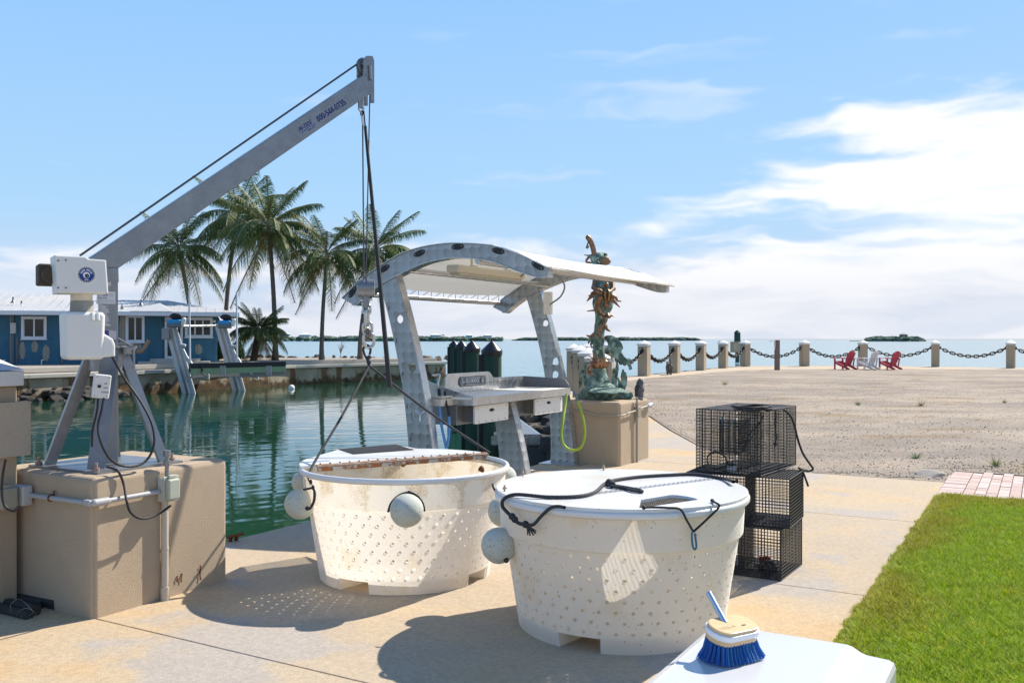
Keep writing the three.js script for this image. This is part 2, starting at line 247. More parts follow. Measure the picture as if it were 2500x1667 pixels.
{
  const g = ext(shapeOf(landEdge), 2.2); g.rotateX(-Math.PI / 2); g.translate(0, -2.212, 0);
  struct(obj('ground', spUV(clean(g)), Mt.conc));
  const pave = new THREE.Group(); pave.name = 'pavement'; scene.add(pave); struct(pave);
  for (let i = 0; i < SLABS.length; i++) {
    const a = SLABS[i] + 0.004, b = (SLABS[i + 1] ?? 12.9) - 0.004, last = i === SLABS.length - 1;
    const s = last ? shapeOf([XZ(a, P0), XZ(11.35, P0), [1.2, 15.0], [2.6, 15.1], [2.62, 13], XZ(a, -2.85)]) : shapeOf([XZ(a, P0), XZ(b, P0), XZ(b, P1), XZ(a, P1)]);
    const q = ext(s, 0.016, 0.004); q.rotateX(-Math.PI / 2); q.translate(0, -0.016, 0);
    obj('slab', spUV(clean(q)), Mt.conc, pave);
  }
}
// gravel lot: a rough sheet of broken stone with loose stones on it
const gravelEdge = [XZ(10.66, -2.9), [2.64, 13], [2.63, 15.1], [2.7, 18.1], [2.88, 22], [3.2, 27], [4.04, 33], [5.3, 35.9], [7.24, 38.8], [9.4, 42.4], [11.5, 45.3], [14.5, 46.7], [20, 46.9], [25.5, 46], [31, 41], [42, 28], [58, 4], [40, -8], XZ(11.62, 6), XZ(11.62, -0.86), XZ(10.66, -0.9)];
const inPoly = (x, z, P) => { let r = false; for (let i = 0, j = P.length - 1; i < P.length; j = i++) { const [a, b] = P[i], [c, d] = P[j]; if ((b > z) !== (d > z) && x < (c - a) * (z - b) / (d - b) + a) r = !r; } return r; };
Mt.gravel = mat(L(0.505, 0.445, 0.37), 0.95, 0, { map: rep(T.gravelC, 0.7), bumpMap: rep(T.gravelH, 0.7), bumpScale: 0.009, vertexColors: true });
{
  // clip a fine grid to the lot: rows from near to far
  const pos = [], cell = (x, z, d) => { const q = [[x, z], [x + d, z], [x + d, z + d], [x, z + d]]; for (const i of [0, 1, 2, 0, 2, 3]) pos.push(q[i][0], 0.012, -q[i][1]); };
  const g = new THREE.ShapeGeometry(shapeOf(gravelEdge.map(([x, z]) => [x, z]))); g.rotateX(-Math.PI / 2); g.translate(0, 0.004, 0);
  const rim = clean(boxUV(g)); vcol(rim, () => [0.86, 0.84, 0.82]);
  for (let z = 3; z < 47; z += 0.35) for (let x = 2; x < 42; x += 0.35) if (inPoly(x, z, gravelEdge) && inPoly(x + 0.35, z, gravelEdge) && inPoly(x + 0.35, z + 0.35, gravelEdge) && inPoly(x, z + 0.35, gravelEdge)) cell(x, z, 0.35);
  const f = new THREE.BufferGeometry(); f.setAttribute('position', new THREE.BufferAttribute(new Float32Array(pos), 3)); f.computeVertexNormals(); boxUV(f);
  vcol(f, (x, y, z) => { const a = fbm(x * 0.35 + 4, z * 0.9, 5, 0, 501), b = fbm(x * 1.1, z * 2.4, 4, 0, 507), c = fbm(x * 0.8 + 9, z * 1.7, 5, 0, 509); let k = mix3([0.66, 0.65, 0.66], [1.12, 1.06, 1.0], ss(0.25, 0.75, 0.5 * a + 0.5 * b)); return mix3(k, [0.66, 0.54, 0.34], 0.8 * ss(0.62, 0.74, c)); });
  const fp = f.attributes.position; for (let i = 0; i < fp.count; i++) { const gx = fp.getX(i), gz = -fp.getZ(i), inn = inPoly(gx - 0.8, gz, gravelEdge) && inPoly(gx, gz - 0.8, gravelEdge) && inPoly(gx + 0.5, gz - 0.5, gravelEdge); fp.setY(i, 0.008 + (inn ? 0.03 * Math.max(0, fbm(gx * 1.3, -gz * 1.3, 4, 0, 511) - 0.38) : 0)); } f.computeVertexNormals();
  struct(obj('gravel', [rim, f], Mt.gravel));
  reseed(77);
  const stone = new THREE.IcosahedronGeometry(1, 0); const N = 30000, im = new THREE.InstancedMesh(stone, mat(L(0.46, 0.405, 0.34), 0.95), N), m4 = new THREE.Matrix4(), q = new THREE.Quaternion(), e = new THREE.Euler(), c = new THREE.Color();
  let n = 0; while (n < N) {
    const z = 7 + 26 * Math.pow(rnd(), 1.6), x = rnd() * z * 0.62 + 1.5; if (!inPoly(x - 0.03, z - 0.02, gravelEdge)) continue;
    const s = 0.004 + 0.009 * Math.pow(rnd(), 3); q.setFromEuler(e.set(rnd() * 6, rnd() * 6, rnd() * 6)); m4.compose(V(x, 0.008 + 0.03 * Math.max(0, fbm(x * 1.3, -z * 1.3, 4, 0, 511) - 0.38) - s * 0.05, -z), q, V(s * rr(0.8, 1.5), s * 0.55, s)); im.setMatrixAt(n, m4);
    const k = rr(0.65, 1.25); im.setColorAt(n, c.setRGB(k, k * rr(0.92, 1), k * rr(0.85, 1))); n++;
  }
  im.name = numbered('loose_gravel'); im.receiveShadow = im.castShadow = true; stuff(im); tag(im, 'loose broken stones scattered over the gravel lot', 'gravel'); scene.add(im);
}
// lawn
{
  const soil = polySheet([XZ(-3, P1), XZ(9.66, P1), XZ(9.66, 9), XZ(-3, 9)], -0.008);
  Mt.soil = mat(L(0.04, 0.04, 0.018), 1, 0, { map: rep(T.grain, 3), bumpMap: rep(T.grainH, 3), bumpScale: 0.01 });
  struct(obj('lawn', boxUV(clean(soil)), Mt.soil));
  reseed(5);
  const tuft = []; for (let b = 0; b < 6; b++) {
    const a = rnd() * 6.28, l = rr(0.026, 0.056), w = rr(0.0022, 0.0036), lean = rr(0.3, 1.2), dx = Math.cos(a), dz = Math.sin(a), ox = rr(-0.015, 0.015), oz = rr(-0.015, 0.015);
    const pt = (t, side) => { const k = lean * t * t * l * 0.9, h = l * t * (1 - 0.25 * lean * t); return V(ox + dx * k - dz * w * side * (1 - t * t), h, oz + dz * k + dx * w * side * (1 - t * t)); };
    const q = [pt(0, -1), pt(0, 1), pt(0.5, 1), pt(0.5, -1), pt(1, 0)], p = []; for (const i of [0, 1, 2, 0, 2, 3, 3, 2, 4]) p.push(q[i].x, q[i].y, q[i].z);
    const g = new THREE.BufferGeometry(); g.setAttribute('position', new THREE.BufferAttribute(new Float32Array(p), 3)); g.computeVertexNormals(); tuft.push(g);
  }
  const N = 90000, im = new THREE.InstancedMesh(M(tuft), phys(L(0.36, 0.50, 0.006), 0.75, { transmission: 0.40, thickness: 0, specularIntensity: 0.35 }), N), m4 = new THREE.Matrix4(), q = new THREE.Quaternion(), c = new THREE.Color();
  let n = 0; while (n < N) {
    const s = 2.2 + 7.5 * rnd(), p = P1 - 0.012 + 0.03 * vn(s * 9, 3) + 4.6 * rnd(); const [x, z] = XZ(s, p); if (x / z > 0.64 || z < 2.2) continue; if (rnd() > clamp(4.2 / z + 0.35)) continue;
    const edge = ss(0, 0.10, p - P1), dry = fbm(s * 0.9, p * 0.9, 4, 0, 601) + 0.33 * ss(8.2, 9.6, s) * 0.6 + 0.25 * (1 - ss(0.05, 0.5, p - P1)), k = rr(0.8, 1.5) * mix(0.55, 1, edge);
    q.setFromAxisAngle(UP, rnd() * 6.28); m4.compose(V(x, -0.006, -z), q, V(k, k * rr(0.7, 1.3), k)); im.setMatrixAt(n, m4);
    const t = ss(0.5, 0.75, dry + rr(-0.12, 0.12)), b = rr(0.55, 1.3), r = rnd(); c.setRGB(b * mix(1, 1.15, t), b * mix(1, 0.82, t), b * mix(1, 3.2, t)); if (r > 0.94) c.setRGB(1.9, 1.15, 3.5); im.setColorAt(n++, c);
  }
  im.name = numbered('lawn_grass'); im.receiveShadow = im.castShadow = true; stuff(im); tag(im, 'bright green coarse grass of the lawn beside the concrete', 'grass'); scene.add(im);
}
// brick path: border of bricks laid across, field laid along
{
  reseed(9);
  const path = new THREE.Group(); path.name = 'brick_path'; scene.add(path); struct(path);
  obj('bedding', boxUV(clean(polySheet([XZ(9.66, P1), XZ(11.6, P1), XZ(11.6, 1.6), XZ(9.66, 1.6)], -0.004))), Mt.soil, path);
  const bm = [[0.66, 0.50, 0.44], [0.72, 0.58, 0.52], [0.60, 0.45, 0.40], [0.70, 0.60, 0.55], [0.64, 0.47, 0.40]].map(([r, g, b]) => mat(L(r, g, b), 0.9, 0, { map: rep(T.grain, 6), bumpMap: rep(T.grainH, 6), bumpScale: 0.002 }));
  const A = bx(0.212, 0.05, 0.094, ZERO, 0, 0.004), B = bx(0.094, 0.05, 0.2, ZERO, 0, 0.004), mk = [A, B].map((g) => bm.map((m) => new THREE.Mesh(boxUV(clean(g.clone())), m)));
  const put = (k, s, p) => { const o = share('brick', mk[k][Math.floor(rnd() * 5)], path, U(s, p, -0.018 + rr(-0.002, 0.003)), RY + rr(-0.01, 0.01)); return o; };
  for (let s = 9.72; s < 11.6; s += 0.0995) put(0, s, P1 + 0.11);
  for (let i = 0; i < 13; i++) for (let j = -1; j < 10; j++) { const s = 9.77 + j * 0.206 + (i % 2 ? 0.103 : 0); if (s > 9.68 && s < 11.55) put(1, s, P1 + 0.27 + i * 0.0995); }
  const ch = jitter(new THREE.IcosahedronGeometry(0.2, 3), 0.05, 6, 4); ch.scale(0.8, 0.3, 0.7);
  tag(obj('concrete_lump', place(ch, U(11.15, P1 - 0.18, 0.0), RY), mat(L(0.56, 0.50, 0.44), 0.95, 0, { bumpMap: rep(T.grainH, 3), bumpScale: 0.01 })), 'pale broken lump of concrete at the corner of the brick path', 'concrete lump');
}
// a few weeds in the gravel
{
  reseed(31);
  const weed = (px, py, r, label, col) => { const b = gp(px, py), g = []; for (let i = 0; i < 60; i++) { const a = rnd() * 6.28, l = r * rr(0.5, 1), t = V(Math.cos(a) * l, rr(0.2, 0.8) * r, Math.sin(a) * l * 0.8); const q = new THREE.BufferGeometry(); const w = V(-Math.sin(a), 0, Math.cos(a)).multiplyScalar(0.006); q.setAttribute('position', new THREE.BufferAttribute(new Float32Array([...b.clone().add(w).toArray(), ...b.clone().sub(w).toArray(), ...b.clone().add(t).toArray()]), 3)); q.computeVertexNormals(); g.push(q); } const t = thing('weed', label, 'weed', b); obj('leaves', g, phys(col, 0.9, { transmission: 0.3, thickness: 0 }), t); };
  weed(2236, 1122, 0.13, 'small green weed in the gravel left of the brick path', L(0.10, 0.19, 0.04));
  weed(2432, 1140, 0.17, 'yellowish green weed in the gravel behind the brick path', L(0.20, 0.24, 0.05));
  weed(2096, 990, 0.16, 'small green weed out in the gravel lot', L(0.11, 0.18, 0.05));
  weed(1770, 940, 0.3, 'straw coloured dry weed in the gravel near the walking cat', L(0.36, 0.30, 0.12));
  weed(2137, 905, 0.24, 'dry weed in the gravel behind the white garden chair', L(0.26, 0.24, 0.10));
  weed(2454, 985, 0.15, 'brownish weed in the gravel at the right edge', L(0.30, 0.24, 0.12));
  weed(2250, 992, 0.22, 'flat straw coloured weed in the middle of the gravel', L(0.38, 0.32, 0.14));
}
// water: one sheet; dark green in the canal, turquoise over pale sand outside
const WL = -1.1;
{
  const rings = []; for (let r = 5; r < 14000; r *= 1.045) rings.push(r); const NA = 150, pos = [], idx = [];
  for (const r of rings) for (let i = 0; i <= NA; i++) { const a = mix(-1.35, 1.35, i / NA); pos.push(Math.sin(a) * r, WL, -Math.cos(a) * r); }
  const seaAt = (x, z) => Math.max(ss(-5, 9, (x - 1.3) * 0.99 + (z - 24) * 0.15), ss(56, 68, z - Math.max(0, -x - 20) * 0.3));
  const idx2 = []; for (let j = 0; j < rings.length - 1; j++) for (let i = 0; i < NA; i++) { const a = j * (NA + 1) + i, b = a + 1, c = a + NA + 1, d = c + 1, k = 3 * a; (seaAt(pos[k], -pos[k + 2]) > 0.5 ? idx2 : idx).push(a, b, c, b, d, c); }
  const tint = (x, y, z) => { z = -z; const sea = seaAt(x, z), far = ss(80, 900, z), p = fbm(x * 0.02, z * 0.012, 4, 0, 700); return mix3([0.009, 0.048, 0.027], mix3(mix3([0.055, 0.21, 0.27], [0.09, 0.26, 0.315], p), [0.05, 0.205, 0.275], far), sea); };
  const sheet = (ix) => { const g = new THREE.BufferGeometry(); g.setAttribute('position', new THREE.BufferAttribute(new Float32Array(pos), 3)); g.setIndex(ix); g.computeVertexNormals(); return vcol(boxUV(g), tint); };
  Mt.canal = phys(L(1, 1, 1), 0.04, { vertexColors: true, ior: 1.33, normalMap: rep(T.wave, 0.36), normalScale: new THREE.Vector2(0.045, 0.045), bumpMap: rep(T.waveH, 0.16), bumpScale: 0.008 });
  Mt.sea = phys(L(1, 1, 1), 0.12, { vertexColors: true, ior: 1.33, specularIntensity: 0.42, normalMap: rep(T.wave, 0.3), normalScale: new THREE.Vector2(0.3, 0.3), bumpMap: rep(T.waveH, 0.09), bumpScale: 0.10 });
  struct(obj('canal_water', sheet(idx), Mt.canal)); struct(obj('sea', sheet(idx2), Mt.sea));
}
// far bank across the canal
const bankEdge = [[-34, 15.5], [-20.5, 38.8], [-12.6, 53], [-4.5, 62]], bankBack = [[-4.9, 64.3], [-13, 66], [-24, 67.5], [-45, 70], [-70, 60], [-70, 15]];
const H2 = 0.2;
Mt.bank = mat(L(0.50, 0.45, 0.39), 0.95, 0, { map: rep(T.gravelC, 0.3), bumpMap: rep(T.gravelH, 0.3), bumpScale: 0.02 });
Mt.wallc = mat(L(0.56, 0.54, 0.50), 0.9, 0, { map: rep(T.wall, 0.25), bumpMap: rep(T.grainH, 1), bumpScale: 0.01 });
T.seawall = dataTex(1024, (u, v) => { const n = fbm(u * 24, v * 3, 5, 24, 801), k = fbm(u * 60, v * 6, 4, 60, 805), r = fbm(u * 30, v * 0.4, 3, 30, 809); let c = mix3([0.56, 0.50, 0.41], [0.78, 0.73, 0.63], n); c = mix3(c, [0.42, 0.24, 0.12], 0.7 * ss(0.62, 0.74, r + 0.1 * (k - 0.5))); const g = ss(0.52, 0.34, v + 0.6 * (n - 0.5) + 0.4 * (k - 0.5)); c = mix3(c, mix3([0.22, 0.17, 0.11], [0.52, 0.41, 0.27], k), g); return c; }, true, 256);
Mt.seawall = mat(L(0.9, 0.9, 0.9), 0.92, 0, { map: T.seawall, bumpMap: rep(T.grainH, 20, 4), bumpScale: 0.02 });
{
  const g = ext(shapeOf([...bankEdge, ...bankBack]), 2.0); g.rotateX(-Math.PI / 2); g.translate(0, -2.02, 0); struct(obj('far_bank', boxUV(clean(g)), Mt.bank));
  const inset = [[-36, 16.5], [-22.4, 40.3], [-14.0, 54.2], [-5.2, 63.0]];
  const g2 = ext(shapeOf([...inset, [-5.4, 64.1], [-13, 65.6], [-24, 67], [-45, 69], [-69, 59], [-69, 16.5]]), 0.25, 0.02); g2.rotateX(-Math.PI / 2); g2.translate(0, H2 - 0.25, 0); struct(obj('far_yard', boxUV(clean(g2)), Mt.bank));
  for (let i = 0; i < 3; i++) {
    const [x0, z0] = bankEdge[i], [x1, z1] = bankEdge[i + 1], len = Math.hypot(x1 - x0, z1 - z0), n = V((z1 - z0) / len, 0, (x1 - x0) / len);
    const t = thing('seawall', ['grey concrete seawall across the canal below the blue house', 'concrete seawall behind the boat lift with rust stains', 'stained concrete seawall below the coconut palms'][i], 'seawall', W((x0 + x1) / 2, 0, (z0 + z1) / 2), 'seawall sections of the far bank');
    const q = new THREE.PlaneGeometry(len, 1.3, 40, 6); const uv = q.attributes.uv; for (let k = 0; k < uv.count; k++) uv.setX(k, uv.getX(k) * len / 14); const ang = Math.atan2(n.x, n.z);
    jitter(q, 0.03, 2, 60 + i); place(q, W((x0 + x1) / 2, -0.65, (z0 + z1) / 2).addScaledVector(n, 0.06), ang); obj('wall_face', q, Mt.seawall, t);
    obj('cap', bx(len, 0.17, 0.75, W((x0 + x1) / 2, -0.055, (z0 + z1) / 2).addScaledVector(n, -0.15), ang, 0.02), Mt.wallc, t);
    const [a0, b0] = inset[i], [a1, b1] = inset[i + 1], l2 = Math.hypot(a1 - a0, b1 - b0);
    obj('upper_kerb', bx(l2, 0.24, 0.3, W((a0 + a1) / 2, 0.125, (b0 + b1) / 2), Math.atan2(b1 - b0, a1 - a0), 0.02), Mt.wallc, t);
  }
}
// rocks at the foot of the walls
const rockGeo = []; reseed(404);
for (let k = 0; k < 6; k++) { const pts = []; for (let i = 0; i < 22; i++) { const a = rnd() * 6.28, b = Math.acos(rr(-1, 1)), r = rr(0.75, 1); pts.push(V(r * Math.sin(b) * Math.cos(a), r * 0.7 * Math.cos(b), r * Math.sin(b) * Math.sin(a))); } rockGeo.push(boxUV(new ConvexGeometry(pts))); }
Mt.rock = mat(L(0.115, 0.10, 0.085), 0.9, 0, { map: rep(T.grain, 1.2), bumpMap: rep(T.grainH, 1.2), bumpScale: 0.04 });
Mt.rock2 = mat(L(0.34, 0.27, 0.19), 0.92, 0, { map: rep(T.grain, 1.2), bumpMap: rep(T.grainH, 1.2), bumpScale: 0.04 });
function rocks(name, list, pale) { const g = new THREE.Group(); g.name = name; scene.add(g); struct(g); for (const [x, y, z, s] of list) { const o = share('rock', new THREE.Mesh(rockGeo[Math.floor(rnd() * 6)], rnd() < pale ? Mt.rock2 : Mt.rock), g, W(x, y, z), rnd() * 6); o.scale.set(s * rr(0.8, 1.3), s * rr(0.7, 1.1), s); } }
{
  const a = []; for (let i = 0; i < 150; i++) { const t = rnd() * 0.66, k = rnd(), x = mix(-25, -15.2, t) + 1.1 * k, z = mix(31, 48.4, t) - 0.6 * k; a.push([x, WL + (1 - k) * 0.5 + rr(-0.12, 0.08), z, rr(0.12, 0.34)]); } rocks('rock_toe', a, 0.07);
  const b = []; for (let i = 0; i < 150; i++) { const t = rnd(), k = rnd(), z = 13 + t * 15, x = 0.95 + 0.03 * (z - 13) - 0.05 - 1.5 * k; b.push([x, -0.15 - 0.95 * k + rr(-0.12, 0.1), z, rr(0.18, 0.42)]); } rocks('riprap', b, 0.16);
  const c = []; for (let i = 0; i < 90; i++) { const t = rnd(); c.push([mix(-5, -26, t) + rr(-0.8, 0.8), H2 - 0.02 + rr(-0.02, 0.12), 64.2 + 2.6 * t + rr(-0.7, 0.2), rr(0.12, 0.36)]); } rocks('shore_rock', c, 0.5);
}
// far shores: low mangrove coast, island, houses, palms, boats
{
  reseed(88);
  const leafy = M([0, 1, 2].map((k) => { const g = jitter(new THREE.IcosahedronGeometry(1, 2), 0.35, 2.2, k + 5); g.translate(k * 0.7 - 0.7, k === 1 ? 0.3 : 0, k * 0.3); return g; }));
  const leafMat = mat(L(0.095, 0.135, 0.095), 1, 0, { flatShading: true });
  const shore = (name, label, pxa, pxb, Z, top, n) => {
    const im = new THREE.InstancedMesh(leafy, leafMat, n), m4 = new THREE.Matrix4(), q = new THREE.Quaternion(), c = new THREE.Color();
    for (let i = 0; i < n; i++) { const t = rnd(), px = mix(pxa, pxb, t), H = top(px) * Z / F, z = Z + rr(-20, 40), s = rr(0.25, 0.55) * H + 0.6; q.setFromAxisAngle(UP, rnd() * 6); m4.compose(V((px - 1250) / F * z, WL + Math.pow(rnd(), 0.7) * Math.max(0.5, H - s) + 0.3, -z), q, V(s * 1.6, s, s * 1.5)); im.setMatrixAt(i, m4); const k = rr(0.6, 1.5); im.setColorAt(i, c.setRGB(k, k * rr(0.95, 1.1), k)); }
    im.name = numbered(name); stuff(im); tag(im, label, 'mangroves'); scene.add(im);
    const xa = (pxa - 1250) / F * Z, xb = (pxb - 1250) / F * Z; struct(obj('shoreline', boxUV(bx(xb - xa, 1.6, 60, W((xa + xb) / 2, WL, Z + 25))), mat(L(0.10, 0.10, 0.06), 1)));
  };
  shore('far_mangroves', 'low green mangrove coast left of the channel', 640, 1216, 1500, (x) => 5.5 + 7 * fbm(x * 0.05, 3, 4, 0, 33), 2600);
  shore('far_mangroves', 'long thin mangrove coast behind the statue', 1251, 1714, 2300, (x) => (4.5 + 2.5 * fbm(x * 0.09, 3, 3, 0, 34)) * ss(1249, 1285, x) * ss(1716, 1690, x) + 1, 2600);
  shore('island_mangroves', 'small dark mangrove island behind the garden chairs', 2107, 2258, 1400, (x) => (7.5 + 3 * fbm(x * 0.06, 3, 3, 0, 35)) * ss(2104, 2140, x) * ss(2262, 2232, x) + 1, 900);
  const wallM = mat(L(0.66, 0.64, 0.6), 0.8), roofM = mat(L(0.72, 0.73, 0.75), 0.5), darkM = mat(L(0.10, 0.11, 0.12), 0.3);
  const house = (px, y0, w, h, Z, label, rm = roofM, wm = wallM) => {
    const b = at(px, y0, Z), k = Z / F, ww = w * k, hh = h * k, t = thing('distant_house', label, 'house', b, 'houses on the far shore');
    obj('wall', bx(ww * 0.8, hh * 0.7, ww * 0.5, b.clone().add(V(0, hh * 0.35, 0))), wm, t);
    const n = 4; for (let i = 0; i < n; i++) obj('window', bx(ww * 0.1, hh * 0.22, 0.3, b.clone().add(V((i - 1.5) * ww * 0.19, hh * 0.38, ww * 0.25))), darkM, t);
    const r = new THREE.ConeGeometry(0.72, 1, 4); r.rotateY(Math.PI / 4); r.scale(ww, hh * 0.5, ww * 0.62); r.translate(b.x, b.y + hh * 0.92, b.z); obj('roof', r, rm, t);
  };
  house(697, 822, 26, 10, 1470, 'white roofed far house nearest the date palm'); house(744, 823, 30, 9, 1465, 'broad pale far house left of the bare palm trunk');
  house(880, 824, 16, 7, 1475, 'grey far house glimpsed behind the hanging chain links'); house(1063, 823, 32, 8, 1468, 'wide white roofed far house right of the leaning metal leg');
  house(1190, 824, 26, 8, 1468, 'low far house at the right end of the left coast'); house(1145, 824, 20, 8, 1470, 'pale blue far house above the dark piles', roofM, mat(L(0.3, 0.48, 0.55), 0.8));
  house(2207, 822, 20, 8, 1385, 'dark stilt house standing on the small island', mat(L(0.2, 0.17, 0.17), 0.8), mat(L(0.16, 0.14, 0.15), 0.8));
  const fp = []; for (let i = 0; i < 9; i++) { const a = i * 0.7 + 0.2, q = new THREE.BufferGeometry(); q.setAttribute('position', new THREE.BufferAttribute(new Float32Array([0, 0, 0, Math.cos(a) * 1.6 - Math.sin(a) * 0.45, 0.9, Math.sin(a) * 1.6 + Math.cos(a) * 0.45, Math.cos(a) * 3.4, -0.9, Math.sin(a) * 3.4, 0, 0, 0, Math.cos(a) * 3.4, -0.9, Math.sin(a) * 3.4, Math.cos(a) * 1.6 + Math.sin(a) * 0.45, 0.9, Math.sin(a) * 1.6 - Math.cos(a) * 0.45]), 3)); q.computeVertexNormals(); fp.push(q); }
  const crown = M(fp), spots = [[692, 9, 'tiny far palm above the white roof nearest the date palm'], [731, 9, 'tiny far palm between the two white roofed far houses on the left'], [768, 9, 'tiny far palm right of the broad pale far house'], [830, 8, 'tiny far palm between the bare palm trunk and the hanging chain'], [1040, 8, 'tiny far palm at the left end of the roof right of the metal leg'], [1066, 11, 'tall tiny far palm standing over the wide white roof'], [1080, 11, 'tall tiny far palm just right of the wide white roof'], [1130, 8, 'tiny far palm left above the dark pile caps'], [1180, 7, 'tiny far palm right above the dark pile caps'], [1225, 6, 'tiny lone palm at the right tip of the left coast'], [2141, 7, 'tiny palm on the left slope of the small island'], [2240, 7, 'tiny palm on the right slope of the small island']];
  const pt = mat(L(0.12, 0.10, 0.08), 1), pc = mat(L(0.06, 0.10, 0.05), 1);
  for (const [px, h, label] of spots) { const Z = px > 2000 ? 1380 : 1480, b = at(px, 827, Z), k = (h + 4) / 14; b.y = WL; const t = thing('distant_palm', label, 'palm', b, 'palms on the far shores'); obj('trunk', rod(b, b.clone().add(V(0.4, 9 * k, 0)), 0.25, 0.2, 5), pt, t); const c = crown.clone(); c.scale(k, k, k); c.translate(b.x + 0.4, b.y + 9 * k, b.z); obj('crown', c, pc, t); }
  const hullShape = [[-0.5, 0.12], [-0.42, 0], [0.36, 0], [0.5, 0.16]];
  const boat = (px, y, len, Z, label) => { const k = Z / F, b = at(px, y, Z); b.y = WL; const l = len * k, t = thing('motor_boat', label, 'boat', b, 'boats on the bay'); const g = ext(shapeOf(hullShape), 0.3); g.scale(l, l, l); g.translate(b.x, b.y, b.z); obj('hull', g, mat(L(0.75, 0.76, 0.78), 0.4), t); obj('cabin', bx(l * 0.3, l * 0.2, l * 0.2, b.clone().add(V(0, l * 0.24, l * 0.15)), 0, l * 0.02), mat(L(0.5, 0.53, 0.56), 0.4), t); obj('mast', rod(b.clone().add(V(0, l * 0.3, l * 0.15)), b.clone().add(V(0, l * 0.62, l * 0.15)), l * 0.012), wallM, t); };
  boat(1757, 828, 10, 900, 'small motor boat far out on the bay right of the statue');
  [[688, 9], [706, 8], [718, 8], [738, 10], [757, 9]].forEach(([px, l], i) => boat(px, 830, l, 1400, ['white boat moored first from the left at the far houses', 'white boat moored second from the left at the far houses', 'white boat moored third from the left at the far houses', 'white boat moored fourth from the left at the far houses', 'white boat moored fifth from the left at the far houses'][i]));
}
// ------------------------------------------------------------ crane on its block, pillar, conduit
const BH = 0.76;                                        // height of the stuccoed blocks
function roundedBlock(s0, s1, p0, p1, h, r = 0.035) { const g = new RoundedBoxGeometry(p1 - p0, h + 0.1, s1 - s0, 4, r); const q = boxUV(clean(g)); return place(q, U((s0 + s1) / 2, (p0 + p1) / 2, (h + 0.1) / 2 - 0.1), RY); }
{
  const t = thing('crane_block', 'large beige stucco block carrying the davit crane, stained with rust', 'concrete block', U(3.6, -4.85, 0));
  obj('block', roundedBlock(3.14, 4.08, -5.30, -4.40, BH), Mt.stucco, t);
  reseed(3); for (const [s, l] of [[3.86, 0.09], [3.72, 0.05], [3.69, 0.035]]) { const g = jitter(new THREE.PlaneGeometry(0.012, l, 2, 8), 0.004, 60, 2); g.rotateY(Math.PI / 2); place(g, U(s, -4.396, 0.10), RY); obj('rust_stain', g, Mt.rust, t); }
}
{
  const b = W(-2.99, 0, 5.13), t = thing('gate_pillar', 'beige stucco pillar with white pyramid cap at the left edge', 'pillar', b);
  obj('shaft', bx(0.3, 1.34, 0.3, b.clone().setY(0.57), RY, 0.012), Mt.stucco, t);
  const cap = new THREE.CylinderGeometry(0.02, 0.245, 0.11, 4); cap.rotateY(Math.PI / 4); obj('cap', [place(cap, b.clone().setY(1.385), RY), bx(0.35, 0.085, 0.35, b.clone().setY(1.283), RY, 0.008)], Mt.capWhite, t);
  const f = b.clone().addScaledVector(vDir, 0.168).addScaledVector(uDir, 0.015);
  obj('plaque_box', bx(0.04, 0.305, 0.38, f.clone().setY(1.0), RY, 0.004), mat(L(0.52, 0.45, 0.36), 0.9, 0, { map: rep(T.plast, 2), bumpMap: rep(T.grainH, 3), bumpScale: 0.004 }), t);
  obj('lamp_fitting', bx(0.2, 0.03, 0.08, b.clone().setY(1.225).addScaledVector(uDir, -0.16), RY, 0.006), Mt.galvDark, t);
}
const BA = 0.64, CB = Math.cos(BA), SB = Math.sin(BA), bDir = V(CB, 0, -SB), nDir = V(SB, 0, CB), CC = U(3.52, -4.80, 0);
const BF = (t, h, d = 0) => CC.clone().addScaledVector(bDir, t).addScaledVector(nDir, d).setY(h);
function onB(px, py, d = 0) { const k = (px - 1250) / F, o = BF(0, 0, d), ox = o.x, oz = -o.z, t = (k * oz - ox) / (CB - SB * k), z = oz + SB * t; return { t, h: EYE - (py - 829) * z / F, v: BF(t, EYE - (py - 829) * z / F, d) }; }
const TIP = onB(889, 205).v;
